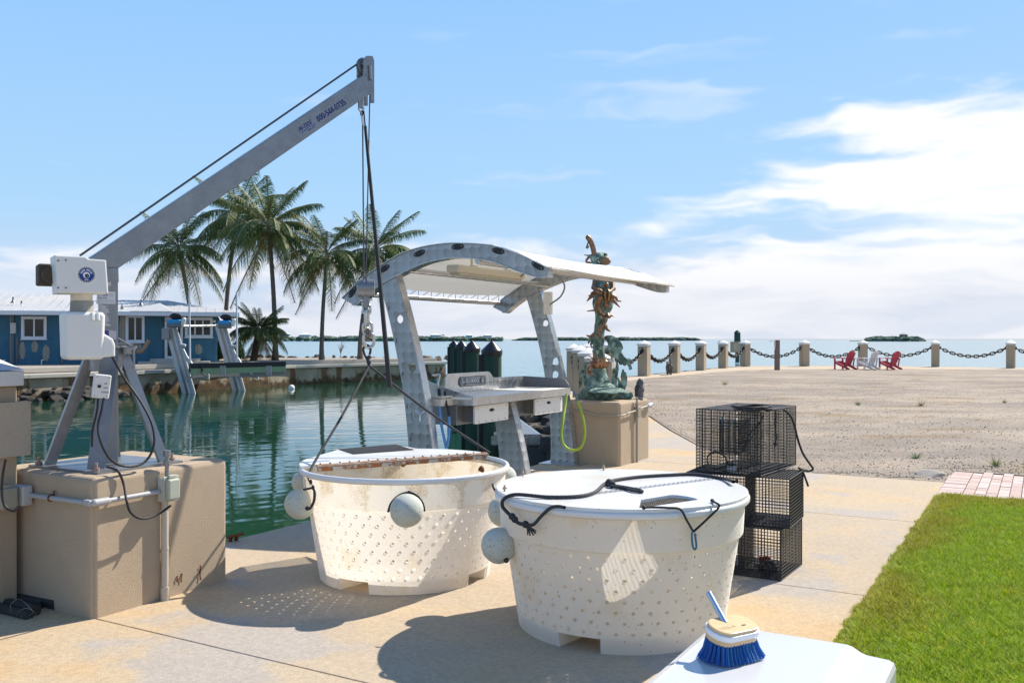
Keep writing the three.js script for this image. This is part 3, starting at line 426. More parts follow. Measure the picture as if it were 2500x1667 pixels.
{
  const t = thing('davit_crane', 'tall galvanized davit crane with long boom standing on the stucco block', 'crane', CC.clone().setY(BH));
  const PT = BH + 0.014;
  obj('base_plate', bx(0.63, 0.014, 0.575, U(3.518, -4.80, BH + 0.007), RY), Mt.galv, t);
  for (const [s, p] of [[3.26, -4.54], [3.26, -5.06], [3.77, -4.54], [3.77, -5.06]]) obj('anchor_bolt', [place(new THREE.CylinderGeometry(0.02, 0.02, 0.016, 6), U(s, p, PT + 0.008)), place(new THREE.CylinderGeometry(0.01, 0.01, 0.05, 8), U(s, p, PT + 0.02))], mat(L(0.35, 0.25, 0.2), 0.6, 0.5), t);
  const leg = (s, p, w, d, t0) => obj('brace', barAB(BF(0, 1.40).lerp(U(s, p, 1.40), t0), U(s, p, PT), w, d, bDir), Mt.galv, t);
  leg(3.30, -5.02, 0.058, 0.045, 0.3); leg(3.72, -4.55, 0.055, 0.045, 0.3); leg(3.72, -5.0, 0.06, 0.045, 0.3);
  const fl = U(3.30, -4.60, 0); obj('brace', [barAB(BF(-0.01, 1.44, 0.10), fl.clone().setY(PT), 0.088, 0.012, bDir), barAB(BF(0.037, 1.44, 0.065), fl.clone().setY(PT).addScaledVector(bDir, 0.044).addScaledVector(nDir, -0.035), 0.01, 0.075, bDir)], Mt.galvDark, t);
  obj('collar', [place(new THREE.CylinderGeometry(0.102, 0.102, 0.135, 28), BF(0, 1.385)), place(new THREE.CylinderGeometry(0.112, 0.112, 0.012, 28), BF(0, 1.458)), bx(0.12, 0.012, 0.1, BF(0.08, 1.475), BA)], Mt.galv, t);
  obj('column', [bx(0.088, 2.02 - BH, 0.106, BF(0.006, (2.0 + BH) / 2 + 0.01), BA, 0.004)], Mt.galv, t);
  const bp = [[213, 632], [886, 183], [895, 233], [284, 655], [238, 655]].map(([a, b]) => { const q = onB(a, b); return [q.t, q.h]; });
  const bm = ext(shapeOf(bp), 0.104, 0.004); basis(bm, BF(0, 0, -0.052), bDir, UP, nDir); const boom = obj('boom', boxUV(clean(bm)), Mt.galv, t);
  const gus = [[282, 655], [238, 655], [236, 690], [283, 690]].map(([a, b]) => { const q = onB(a, b); return [q.t, q.h]; });
  obj('elbow_gusset', boxUV(clean(basis(ext(shapeOf(gus), 0.116, 0.002), BF(0, 0, -0.058), bDir, UP, nDir))), Mt.galv, t);
  // head: two cheek plates with the sheave between them
  for (const d of [-0.055, 0.04]) { const q = [[879, 152], [886, 141], [901, 141], [905, 152], [905, 255], [896, 255], [896, 235], [879, 235]].map(([a, b]) => { const k = onB(a, b); return [k.t, k.h]; }); obj('cheek_plate', basis(boxUV(clean(ext(shapeOf(q), 0.012, 0.001))), BF(0, 0, d), bDir, UP, nDir), Mt.galv, t); }
  const hd = onB(889, 163); obj('sheave', align(new THREE.TorusGeometry(0.045, 0.016, 8, 24), hd.v.clone(), hd.v.clone().add(V(0, 1e-4, 0))) && basis(new THREE.TorusGeometry(0.045, 0.018, 8, 24), hd.v, bDir, UP, nDir), Mt.galvDark, t);
  obj('pulley_guard', rod(onB(903, 160, 0.06).v, onB(905, 195, 0.06).v, 0.012), Mt.galv, t);
  const eye0 = onB(880, 236), eye = obj('hook_eye_plate', bx(0.035, 0.085, 0.012, onB(880, 250).v, BA), Mt.galv, t);
  // wire rope along the boom, and the two falls to the block
  obj('wire_rope', [rod(onB(194, 624, 0.1).v, onB(880, 151, 0).v, 0.0065, 0.0065, 6), rod(onB(904, 168, 0).v, at(893, 690, -TIP.z - 0.02), 0.005, 0.005, 6), rod(onB(885, 285).v, at(888, 690, -TIP.z), 0.005, 0.005, 6)], mat(L(0.10, 0.10, 0.11), 0.5, 0.6), t);
  obj('shackle', [basis(new THREE.TorusGeometry(0.018, 0.006, 8, 16), onB(881, 266).v, bDir, UP, nDir), basis(new THREE.TorusGeometry(0.015, 0.005, 8, 16), onB(883, 277).v, nDir, UP, bDir), rod(onB(883, 280).v, onB(886, 305).v, 0.008)], Mt.steel, t);
  // winch: gearbox with its motor, neck and moulded motor cover
  const Z = 5.1, ry = 0.58, gb = at(192, 673, Z);
  const gs = shapeOf([[-0.133, 0.10], [0.02, 0.10], [0.035, 0.088], [0.122, 0.085], [0.134, -0.098], [-0.122, -0.104]]), gg = ext(gs, 0.19, 0.008);
  const winch = obj('gearbox', place(boxUV(clean(gg.translate(0, 0, -0.095))), gb.clone(), ry), Mt.white, t);
  for (const [x, y] of [[-0.118, 0.07], [-0.118, -0.075], [-0.08, 0.075], [-0.08, -0.075]]) obj('screw', place(new THREE.CylinderGeometry(0.005, 0.005, 0.006, 8).rotateX(Math.PI / 2), gb.clone().add(V(x * Math.cos(ry) + 0.104 * Math.sin(ry), y, -x * Math.sin(ry) + 0.104 * Math.cos(ry))), ry), Mt.galvDark, winch);
  obj('gear_emblem', place(new THREE.CircleGeometry(0.053, 40), gb.clone().add(V(0.022 * Math.cos(ry) + 0.1045 * Math.sin(ry), 0, -0.022 * Math.sin(ry) + 0.1045 * Math.cos(ry))), ry), mat(0xffffff, 0.5, 0, { map: canvasTex(256, 256, (c) => {
    c.fillStyle = '#e9e6de'; c.fillRect(0, 0, 256, 256); c.translate(128, 128); c.fillStyle = '#143a86'; c.beginPath(); c.arc(0, 0, 88, 0, 7); c.fill();
    for (let i = 0; i < 30; i++) { c.save(); c.rotate(i * Math.PI / 15); c.fillStyle = '#0a1840'; c.fillRect(-6, -106, 11, 24); c.restore(); }
    c.fillStyle = '#e9e6de'; c.beginPath(); c.arc(0, 4, 42, 0, 7); c.fill(); c.fillStyle = '#143a86'; c.beginPath(); c.arc(6, 14, 27, 0, 7); c.fill(); c.fillStyle = '#1a1a1a'; c.beginPath(); c.arc(12, 16, 19, 0, 7); c.fill(); c.fillStyle = '#888'; c.beginPath(); c.arc(12, 16, 9, 0, 7); c.fill();
    c.fillStyle = '#fff'; c.font = 'bold 30px sans-serif'; c.textAlign = 'center'; [...'GEAR-DRIVE'].forEach((ch, i) => { c.save(); c.rotate(-1.22 + i * 0.272); c.fillText(ch, 0, -55); c.restore(); }); c.font = 'bold 22px sans-serif'; c.fillText('GEM', 0, 74);
  }) }), winch);
  obj('winch_motor', [bx(0.13, 0.12, 0.14, at(120, 672, Z + 0.10), ry, 0.012), place(new THREE.CylinderGeometry(0.047, 0.047, 0.06, 28).rotateX(Math.PI / 2), at(124, 672, Z), ry)], mat(L(0.10, 0.075, 0.055), 0.7, 0.3, { map: rep(T.grain, 3) }), t);
  obj('neck', lathe([[0.058, -0.06], [0.056, 0.05], [0.056, 0.07]], 28, at(198, 738, Z + 0.03)), mat(L(0.72, 0.69, 0.60), 0.7, 0, { map: rep(T.plast, 3) }), t);
  obj('neck', lathe([[0.0, -0.036], [0.074, -0.036], [0.074, -0.028], [0.062, -0.02], [0.059, 0.035]], 28, at(199, 750, Z + 0.03)), mat(L(0.36, 0.36, 0.34), 0.8, 0, { map: rep(T.plast, 3), bumpMap: rep(T.grainH, 2), bumpScale: 0.003 }), t);
  const mc = new RoundedBoxGeometry(0.205, 0.262, 0.21, 5, 0.025), mp = mc.attributes.position; for (let i = 0; i < mp.count; i++) { const y = mp.getY(i), k = 1 - 0.06 * (0.131 - y) / 0.262; mp.setX(i, mp.getX(i) * k); mp.setZ(i, mp.getZ(i) * k); } mc.computeVertexNormals();
  const cover = obj('motor_cover', place(mc, at(199, 820, Z + 0.02), 0.62), Mt.white, t);
  for (const o of [0.035, 0.062]) obj('cover_rib', place(new RoundedBoxGeometry(0.018, 0.05, 0.02, 2, 0.006), at(199, 820, Z + 0.02).add(V(o * Math.cos(0.62) + 0.1 * Math.sin(0.62), 0.105, -o * Math.sin(0.62) + 0.1 * Math.cos(0.62))), 0.62, -0.3), Mt.white, cover);
  const bs = ext(shapeOf([[0, 0.065], [0.05, 0.03], [0.062, 0.0], [0.062, -0.065], [-0.03, -0.075], [-0.03, 0.07]]), 0.11, 0.012); obj('cover_bulge', place(boxUV(clean(bs.translate(0, 0, -0.055))), at(249, 841, Z + 0.06), 0.45), Mt.white, t);
  // small platform, crank handle
  obj('bracket', [bx(0.13, 0.008, 0.09, at(303, 847, 5.46), 0.3), rod(at(287, 826, 5.42), at(321, 845, 5.42), 0.006), rod(at(326, 852, 5.4), at(326, 900, 5.4), 0.007), bx(0.05, 0.04, 0.05, at(318, 857, 5.44), 0.3, 0.005)], Mt.galv, t);
  obj('crank_handle', tube([at(322, 858, 5.42), at(340, 858, 5.42), at(347, 854, 5.42), at(363, 829, 5.42)], 0.012, 24), mat(L(0.16, 0.145, 0.125), 0.55, 0.7), t);
  // switch box on the front brace
  const sb = at(246, 943, 4.99), sr = 0.5, swb = obj('switch_box', place(new RoundedBoxGeometry(0.086, 0.128, 0.06, 3, 0.008), sb, sr, 0, -0.12), mat(L(0.70, 0.69, 0.66), 0.5), t);
  obj('switch_face', place(new THREE.PlaneGeometry(0.076, 0.118), sb.clone().addScaledVector(V(Math.sin(sr), 0, Math.cos(sr)), 0.0315), sr, 0, -0.12), mat(0xffffff, 0.5, 0, { map: canvasTex(160, 250, (c) => { c.fillStyle = '#d9d6d0'; c.fillRect(0, 0, 160, 250); c.fillStyle = '#141414'; c.font = 'bold 26px sans-serif'; c.fillText('UP', 100, 98); c.fillText('OFF', 98, 146); c.fillText('DOWN', 78, 196); for (const [x, y] of [[18, 20], [142, 20], [18, 230], [142, 230]]) { c.beginPath(); c.arc(x, y, 5, 0, 7); c.fill(); } }) }), swb);
  obj('toggle', [place(new THREE.CylinderGeometry(0.009, 0.009, 0.012, 10).rotateX(Math.PI / 2), sb.clone().addScaledVector(V(Math.sin(sr), 0, Math.cos(sr)), 0.036).add(V(-0.012, 0.002, 0.004)), sr)], Mt.black, swb);
  // stickers
  const sticker = (name, pts, d, w, h, draw, clear) => { const q = pts.map(([a, b]) => onB(a, b, d).v), g = new THREE.BufferGeometry(); g.setAttribute('position', new THREE.BufferAttribute(new Float32Array([0, 1, 2, 0, 2, 3].flatMap((i) => q[i].toArray())), 3)); g.setAttribute('uv', new THREE.BufferAttribute(new Float32Array([0, 0, 1, 0, 1, 1, 0, 0, 1, 1, 0, 1]), 2)); g.computeVertexNormals(); obj(name, g, mat(0xffffff, 0.5, 0, { map: canvasTex(w, h, draw), ...(clear ? { alphaTest: 0.5 } : {}) }), t); };
  sticker('lettering', [[734, 329], [858, 246], [846, 233], [722, 314]].map(([a, b], i) => [a, b]).map((q, i) => [[735, 334], [862, 252], [845, 228], [722, 308]][i]), 0.0575, 1024, 240, (c) => {
    c.clearRect(0, 0, 1024, 240); c.fillStyle = '#141f78'; c.font = 'italic bold 92px sans-serif'; c.save(); c.scale(0.78, 1.35); c.fillText('Hi-TIDE', 14, 104); c.restore(); c.lineWidth = 12; c.strokeStyle = '#2a48a8'; c.beginPath(); c.moveTo(40, 190); c.quadraticCurveTo(160, 140, 318, 186); c.stroke(); c.font = 'bold 30px sans-serif'; c.fillText('Boat Lifts', 150, 222);
    c.font = 'bold 128px sans-serif'; c.save(); c.scale(0.72, 1.3); c.fillText('800-544-0735', 505, 140); c.restore();
  }, true);
  sticker('maker_label', [[234, 742], [281, 742], [281, 712], [236, 711]], 0.0572, 256, 160, (c) => { c.fillStyle = '#cfcfd2'; c.fillRect(0, 0, 256, 160); c.fillStyle = '#0c1860'; c.font = 'italic bold 50px sans-serif'; c.save(); c.scale(0.8, 1.2); c.fillText('Hi-TIDE', 8, 48); c.restore(); c.font = 'bold 27px sans-serif'; c.fillText('Boat Lifts', 20, 92); c.fillStyle = '#777'; for (let i = 0; i < 5; i++) c.fillRect(160, 24 + i * 9, 70, 2); for (let i = 0; i < 4; i++) c.fillRect(14, 104 + i * 12, 225, 2); });
  sticker('peeled_sticker', [[243, 796], [272, 796], [268, 746], [243, 744]], 0.0572, 128, 200, (c) => { c.clearRect(0, 0, 128, 200); c.fillStyle = '#b9b9bc'; reseed(8); c.beginPath(); c.moveTo(0, 0); c.lineTo(126, 4); for (let i = 0; i < 24; i++) c.lineTo(70 + 50 * rnd(), 10 + i * 7.6); c.lineTo(120, 200); c.lineTo(0, 200); c.fill(); }, true);
  sticker('flag_sticker', [[248, 826], [283, 829], [283, 808], [248, 803]], 0.0572, 128, 80, (c) => { c.fillStyle = '#b6b3bb'; c.fillRect(0, 0, 128, 80); c.fillStyle = '#cdbfc4'; for (let i = 0; i < 6; i++) c.fillRect(0, 8 + i * 13, 128, 6); c.fillStyle = '#2d2a86'; c.fillRect(4, 4, 56, 46); c.fillStyle = '#8d8cc0'; for (let i = 0; i < 20; i++) c.fillRect(8 + (i % 5) * 10, 9 + Math.floor(i / 5) * 11, 3, 3); });
  sticker('peeled_sticker', [[252, 700], [271, 699], [272, 686], [250, 687]], 0.0592, 64, 48, (c) => { c.clearRect(0, 0, 64, 48); c.fillStyle = '#bcbcc0'; c.fillRect(3, 2, 57, 42); c.clearRect(0, 40, 20, 8); }, true);
  // flex from the switch and motor
  obj('electric_cable', [tube([at(238, 972, 4.97), at(236, 1000, 4.96), at(225, 1050, 5.0), at(223, 1090, 5.02)], 0.006, 30), tube([at(252, 972, 4.97), at(247, 1000, 4.95), at(238, 1040, 4.93), at(245, 1080, 4.92), at(270, 1123, 4.98), at(310, 1139, 5.1), at(352, 1128, 5.2), at(374, 1090, 5.25), at(371, 1040, 5.28), at(345, 985, 5.3), at(300, 920, 5.3), at(271, 868, 5.24)], 0.0068, 80)], Mt.rubber, t);
}
{ // the lower block, chain links and shackles hanging on the falls
  const z = -TIP.z, t = thing('hook_block', 'galvanized pulley block hanging on two wire falls', 'pulley block', at(893, 712, z));
  obj('sheave_housing', [place(new THREE.CylinderGeometry(0.061, 0.061, 0.115, 24).rotateZ(Math.PI / 2), at(894, 704, z), 0.12), place(new THREE.CylinderGeometry(0.066, 0.066, 0.016, 24).rotateZ(Math.PI / 2), at(886, 704, z), 0.12), place(new THREE.CylinderGeometry(0.066, 0.066, 0.016, 24).rotateZ(Math.PI / 2), at(899, 704, z), 0.12)], Mt.galv, t);
  obj('cheek', [bx(0.045, 0.13, 0.05, at(893, 728, z), 0.3, 0.006), bx(0.022, 0.05, 0.03, at(894, 752, z), 0.3, 0.006)], Mt.galv, t);
  obj('pin', [rod(at(880, 732, z), at(908, 730, z), 0.012), rod(at(883, 740, z), at(887, 740, z), 0.016)], Mt.steel, t);
  const link = (len, wid, r) => { const p = []; for (let i = 0; i < 24; i++) { const a = i / 24 * 6.2832; p.push(V(Math.cos(a) * wid / 2, Math.sin(a) * wid / 2 + (Math.sin(a) > 0 ? 1 : -1) * (len - wid) / 2, 0)); } return tube(p, r, 40, 8, true); };
  const put = (name, label, y0, y1, px, wid, r, ry, m = Mt.steel) => { const a = at(px, y0, z), b = at(px, y1, z), c = thing(name, label, 'chain link', a.clone().add(b).multiplyScalar(0.5)); obj(name === 'shackle' ? 'bow' : 'ring', place(link(a.y - b.y, wid, r), c.position.clone(), ry), m, c); return c; };
  const s1 = put('shackle', 'small steel shackle just below the pulley block', 742, 768, 895, 0.05, 0.0085, 0.2); obj('pin', rod(at(882, 763, z), at(905, 763, z), 0.009), Mt.steel, s1);
  put('chain_link', 'narrow steel link seen edge-on below the shackle', 756, 802, 895, 0.045, 0.012, 1.35);
  put('chain_link', 'wide steel chain link second up from the rope knot', 786, 818, 897, 0.06, 0.0105, 0.2);
  const sw = thing('swivel', 'rusty steel swivel barrel between two chain links', 'swivel', at(898, 815, z)); obj('barrel', [ball(0.02, at(897, 809, z)), lathe([[0.0, -0.02], [0.016, -0.02], [0.024, -0.008], [0.02, 0.012], [0.0, 0.018]], 16, at(898, 817, z)), ball(0.015, at(898, 829, z))], mat(L(0.30, 0.22, 0.16), 0.45, 0.7, { map: rep(T.grain, 9) }), sw);
  put('chain_link', 'lowest steel chain link tied to the black rope knot', 812, 848, 900, 0.068, 0.0115, 0.25);
}
{ // bridle
  const z = -TIP.z, k = at(901, 893, z), L0 = at(757, 1148, 5.66), R0 = at(1196, 1106, 6.27);
  const t = thing('rope_bridle', 'black braided rope bridle from the hoist hook down to the open tub', 'rope', k.clone());
  const ropeUV = (g, len) => { const uv = g.attributes.uv; for (let i = 0; i < uv.count; i++) uv.setX(i, uv.getX(i) * len * 14); return g; };
  const run = (pts, r, seg) => { let l = 0; for (let i = 1; i < pts.length; i++) l += pts[i].distanceTo(pts[i - 1]); return ropeUV(tube(pts, r, seg), l); };
  obj('left_fall', run([k, k.clone().lerp(L0, 0.5).add(V(0, -0.012, 0)), L0, at(752, 1166, 5.6), at(760, 1182, 5.58)], 0.0085, 60), Mt.rope, t);
  obj('right_fall', run([k, k.clone().lerp(R0, 0.5).add(V(0, -0.02, 0)), R0], 0.0085, 50), Mt.rope, t);
  obj('knot', [ball(0.017, at(900, 884, z)), ball(0.015, at(901, 872, z)), ball(0.012, at(900, 893, z)), tube([at(900, 884, z), at(890, 866, z), at(887, 850, z), at(896, 842, z), at(904, 852, z), at(902, 866, z)], 0.0085, 30), ball(0.016, at(760, 1176, 5.56)), ball(0.017, at(766, 1190, 5.54))], Mt.rope, t);
  obj('tail', [run([at(766, 1190, 5.54), at(752, 1193, 5.52), at(741, 1195, 5.55)], 0.007, 20), run([at(767, 1190, 5.54), at(766, 1222, 5.48), at(757, 1240, 5.46), at(749, 1243, 5.47)], 0.0085, 24)], Mt.rope, t);
}
{ // black pole hung from the boom head
  const a = at(887, 262, -TIP.z + 0.02), b = at(951, 945, 6.25), t = thing('tag_pole', 'long black pole hanging slanted from the boom head', 'pole', b.clone());
  obj('pole', rod(b, a.clone().lerp(b, 0.07), 0.0175, 0.0105, 12), Mt.black, t); obj('lanyard', rod(a, a.clone().lerp(b, 0.07), 0.005), Mt.rope, t);
}
{ // conduit and outlet boxes on the block
  const t = thing('electric_conduit', 'grey plastic conduit with elbow fixed round the corner of the crane block', 'conduit', U(3.14, -4.4, 0.63));
  obj('pipe', [rod(U(3.11, -5.0, 0.63), U(3.11, -4.43, 0.632), 0.0135, 0.0135, 14), rod(U(3.13, -4.37, 0.632), U(3.545, -4.375, 0.632), 0.0135, 0.0135, 14)], Mt.pvc, t);
  obj('elbow_body', [place(new THREE.CapsuleGeometry(0.021, 0.075, 6, 14).rotateX(Math.PI / 2), U(3.165, -4.37, 0.632), RY), bx(0.06, 0.034, 0.034, U(3.112, -4.40, 0.632), RY, 0.01)], Mt.pvc, t);
  obj('clip', [place(new THREE.TorusGeometry(0.017, 0.005, 6, 16).rotateY(Math.PI / 2), U(3.11, -4.72, 0.632), RY), bx(0.01, 0.03, 0.006, U(3.125, -4.715, 0.655), RY)], Mt.rust, t);
  obj('riser', [rod(U(3.585, -4.375, 0.0), U(3.585, -4.375, 0.60), 0.0195, 0.0195, 16), place(new THREE.CylinderGeometry(0.025, 0.025, 0.08, 16), U(3.585, -4.375, 0.04)), place(new THREE.CylinderGeometry(0.022, 0.022, 0.012, 16), U(3.585, -4.375, 0.30))], mat(L(0.50, 0.45, 0.38), 0.7, 0, { map: rep(T.plast, 2) }), t);
  obj('gland', [rod(U(3.60, -4.375, 0.70), U(3.60, -4.375, 0.86), 0.012, 0.012, 12), place(new THREE.CylinderGeometry(0.02, 0.02, 0.03, 6), U(3.60, -4.375, 0.79)), place(new THREE.CylinderGeometry(0.021, 0.021, 0.035, 6), U(3.60, -4.375, 0.845))], Mt.galv, t);
  const o = thing('outlet_box', 'greyish green outlet box with hinged cover on the lit block face', 'outlet box', U(3.6, -4.37, 0.64));
  obj('box', bx(0.05, 0.135, 0.085, U(3.592, -4.372, 0.64), RY, 0.006), mat(L(0.52, 0.52, 0.48), 0.6), o);
  obj('cover', [bx(0.032, 0.12, 0.082, U(3.60, -4.325, 0.643), RY, 0.012), bx(0.014, 0.145, 0.11, U(3.60, -4.345, 0.645), RY, 0.005), bx(0.02, 0.02, 0.05, U(3.60, -4.335, 0.715), RY, 0.005)], mat(L(0.40, 0.42, 0.34), 0.6), o);
  const o2 = thing('outlet_box', 'outlet box with clear bubble cover on the shaded block face', 'outlet box', U(3.11, -5.05, 0.63));
  obj('box', bx(0.12, 0.11, 0.06, U(3.095, -4.965, 0.63), RY, 0.008), mat(L(0.38, 0.38, 0.37), 0.6), o2);
  obj('cover', [bx(0.07, 0.115, 0.10, U(3.0, -4.955, 0.625), RY, 0.012), bx(0.03, 0.02, 0.05, U(3.0, -4.955, 0.69), RY, 0.006)], phys(L(0.55, 0.53, 0.42), 0.25, { transmission: 0.55, thickness: 0 }), o2);
  const c = thing('power_cord', 'black cord from the crane plate down to the green outlet box', 'cord', at(315, 1240, 5.1));
  obj('cord', tube([at(258, 1139, 5.03), at(285, 1149, 5.04), at(300, 1180, 5.06), at(308, 1225, 5.0), at(318, 1252, 5.03), at(345, 1266, 5.1), at(385, 1255, 5.2), at(416, 1234, 5.24)], 0.007, 60), Mt.rubber, c);
  const c2 = thing('power_cord', 'black cord on the pillar looping into the clear outlet box', 'cord', at(8, 1150, 4.9));
  obj('cord', tube([at(12, 1122, 4.86), at(5, 1160, 4.86), at(4, 1215, 4.86), at(12, 1238, 4.86), at(32, 1247, 4.86), at(44, 1236, 4.88)], 0.007, 50), Mt.rubber, c2);
}
{ // tarred poles lying by the block
  const P = (x, y, h) => gp(x / 5.106, 1360 + y / 5.106, h);
  const list = [['blackest of the short poles, lying against the block', [-160, 380], [690, 600], 0.03, Mt.black], ['weathered black pole lying second from the block', [-160, 445], [525, 592], 0.026, null], ['grey black pole with a splintered end and wire round it', [-200, 505], [440, 670], 0.030, null], ['outermost grey black pole lying on the concrete', [-200, 590], [350, 722], 0.026, null]];
  const wm = mat(L(0.045, 0.043, 0.04), 0.9, 0, { map: T.wood, bumpMap: rep(T.wood, 1), bumpScale: 0.006 });
  for (const [l, a, b, r, m] of list) { const A = P(a[0], a[1], r), B = P(b[0], b[1], r), t = thing('wooden_pole', l, 'pole', B.clone().setY(0), 'black poles lying by the crane block'); const g = rod(A, B, r, r, 14); jitter(g, 0.006, 14, 3); obj('shaft', g, m ?? wm, t); }
  const t = thing('wire_tie', 'loose rusty wire coiled over the black poles', 'wire', P(270, 600, 0.06)); obj('wire', [tube([P(125, 690, 0.05), P(130, 580, 0.08), P(200, 530, 0.1), P(290, 560, 0.1), P(380, 650, 0.07), P(450, 725, 0.02)], 0.0014, 50, 4), tube([P(190, 730, 0.02), P(250, 660, 0.06), P(330, 640, 0.07), P(400, 680, 0.05), P(330, 735, 0.02), P(240, 745, 0.02)], 0.0014, 40, 4)], mat(L(0.4, 0.34, 0.28), 0.5, 0.7), t);
}
{ // rusty shackle and chain end on the quay edge
  const t = thing('rusty_cleat', 'small rusty iron cleat on the edge of the quay by the block', 'cleat', gp(575, 1318)); obj('horns', [rod(gp(553, 1312, 0.05), gp(592, 1303, 0.06), 0.012), rod(gp(560, 1322, 0), gp(564, 1310, 0.05), 0.014), rod(gp(575, 1320, 0), gp(577, 1308, 0.05), 0.014)], Mt.rust, t);
}
// ------------------------------------------------------------ the two perforated tubs
const TUBH = 0.70;
function tubBody(cx, cz, t, m, mRim, dirt) {
  const o = W(cx, 0, cz), N = 44, NR = 8, H0 = 0.078, H1 = 0.50, HB = (H1 - H0) / NR, R = (h) => mix(0.54, 0.618, clamp(h / 0.5));
  const P = (th, h, dr = 0) => V(o.x + (R(h) + dr) * Math.cos(th), h, o.z + (R(h) + dr) * Math.sin(th));
  const pos = [], uv = []; const quad = (a, b, c, d) => { for (const [th, h, dr] of [a, c, b, a, d, c]) { const p = P(th, h, dr ?? 0); pos.push(p.x, p.y, p.z); uv.push(th * 0.6, h); } };
  const da = 2 * Math.PI / N, hr = 0.0096, per = [[-1, -1], [-0.5, -1], [0, -1], [0.5, -1], [1, -1], [1, -0.5], [1, 0], [1, 0.5], [1, 1], [0.5, 1], [0, 1], [-0.5, 1], [-1, 1], [-1, 0.5], [-1, 0], [-1, -0.5]];
  for (let j = 0; j < NR; j++) for (let i = 0; i < N; i++) {
    const th = (i + (j % 2) * 0.5) * da + 0.01, h = H0 + (j + 0.5) * HB, rr_ = R(h);
    const out = per.map(([x, y]) => [th + x * da / 2, h + y * HB / 2]), inn = per.map(([x, y]) => { const a = Math.atan2(y * HB, x * da * rr_); return [th + Math.cos(a) * hr / rr_, h + Math.sin(a) * hr]; });
    for (let k = 0; k < 16; k++) { const n = (k + 1) % 16; quad(out[k], out[n], inn[n], inn[k]); quad(inn[k], inn[n], [...inn[n], -0.009], [...inn[k], -0.009]); }
  }
  const notch = [0, 1, 2, 3].map((k) => 2.06 + k * Math.PI / 2), hw = 0.2, inN = (th) => notch.some((c) => { let d = Math.abs(((th - c) % 6.2832 + 6.2832) % 6.2832); d = Math.min(d, 6.2832 - d); return d < hw; });
  const M1 = 126; for (let i = 0; i < M1; i++) { const a = 2.06 - hw + i / M1 * 6.2832, b = 2.06 - hw + (i + 1) / M1 * 6.2832; if (!inN((a + b) / 2)) quad([a, 0.0], [b, 0.0], [b, H0], [a, H0]); else { quad([a, H0, 0], [b, H0, 0], [b, H0, -0.2], [a, H0, -0.2]); quad([a, 0, -0.2], [b, 0, -0.2], [b, H0, -0.2], [a, H0, -0.2]); } }
  for (const c of notch) for (const s of [-1, 1]) { const a = c + s * hw; quad([a, 0, 0], [a, 0, -0.2], [a, H0, -0.2], [a, H0, 0]); }
  const g = new THREE.BufferGeometry(); g.setAttribute('position', new THREE.BufferAttribute(new Float32Array(pos), 3)); g.setAttribute('uv', new THREE.BufferAttribute(new Float32Array(uv), 2)); g.computeVertexNormals();
  // smooth normals on the round wall
  const pp = g.attributes.position, nn = g.attributes.normal; for (let i = 0; i < pp.count; i++) { const x = pp.getX(i) - o.x, z = pp.getZ(i) - o.z, r = Math.hypot(x, z), ax = nn.getX(i) * x / r + nn.getZ(i) * z / r; if (Math.abs(ax) > 0.9) { const s = 1; nn.setXYZ(i, s * x / r * 0.988, -0.154, s * z / r * 0.988); } }
  obj('perforated_wall', g, m, t);
  const band = lathe([[0.618, 0.50], [0.632, 0.503], [0.637, 0.512], [0.645, 0.655], [0.646, 0.67]], 96, o); const bu = band.attributes.uv; for (let i = 0; i < bu.count; i++) { bu.setX(i, bu.getX(i) * 3.9); bu.setY(i, band.attributes.position.getY(i)); } obj('upper_band', band, dirt ?? m, t);
  const lip = lathe([[0.646, 0.668], [0.664, 0.667], [0.670, 0.674], [0.671, 0.690], [0.666, 0.700], [0.654, 0.702], [0.644, 0.698], [0.640, 0.68]], 96, o); obj('rim', lip, mRim, t);
  const fl = new THREE.CircleGeometry(0.535, 48); fl.rotateX(-Math.PI / 2); fl.translate(o.x, H0 + 0.004, o.z); obj('floor', fl, m, t);
}
const gridQuad = (a, b, c, d, n, m, r) => { const l = []; for (let i = 0; i <= n; i++) l.push(rod(a.clone().lerp(b, i / n), d.clone().lerp(c, i / n), r, r, 4)); for (let j = 0; j <= m; j++) l.push(rod(a.clone().lerp(d, j / m), b.clone().lerp(c, j / m), r, r, 4)); return M(l); };
const hdpe = (map, k = 1) => phys(L(0.93 * k, 0.885 * k, 0.81 * k), 0.95, { map, transmission: 0.45, thickness: 0, bumpMap: rep(T.plastH, 3), bumpScale: 0.0012 });
const TA = [-0.687, 5.93], TB = [0.577, 4.905];
const onTub = ([cx, cz], R, px, py) => { const k = (px - 1250) / F, A = k * k + 1, B = -2 * (k * cx + cz), C = cx * cx + cz * cz - R * R, q = B * B - 4 * A * C, z = q > 0 ? (-B - Math.sqrt(q)) / (2 * A) : -B / (2 * A); return at(px, py, z); };
const hinge = (a, b, h) => { const A = gp(...a, h), B = gp(...b, h), x = B.clone().sub(A).setY(0).normalize(), y = UP.clone().cross(x); return { o: A.clone().add(B).multiplyScalar(0.5), x, y }; };
function halfDisc(R, c, fr, far, gap, holes = []) {      // half lid in the hinge frame; far side is +y
  const d = c.clone().sub(fr.o), cx = d.dot(fr.x), cy = d.dot(fr.y), pts = []; const y0 = (far ? 1 : -1) * gap, a0 = Math.asin(clamp((y0 - cy) / R, -1, 1)), a1 = Math.PI - a0;
  if (far) for (let i = 0; i <= 60; i++) { const a = mix(a0, a1, i / 60); pts.push([cx + R * Math.cos(a), cy + R * Math.sin(a)]); } else for (let i = 0; i <= 60; i++) { const a = mix(a1, a0 + 2 * Math.PI, i / 60); pts.push([cx + R * Math.cos(a), cy + R * Math.sin(a)]); }
  const g = ext(shapeOf(pts, holes), 0.012, 0.003); return boxUV(clean(basis(g, fr.o.clone(), fr.x, fr.y, UP)));
}
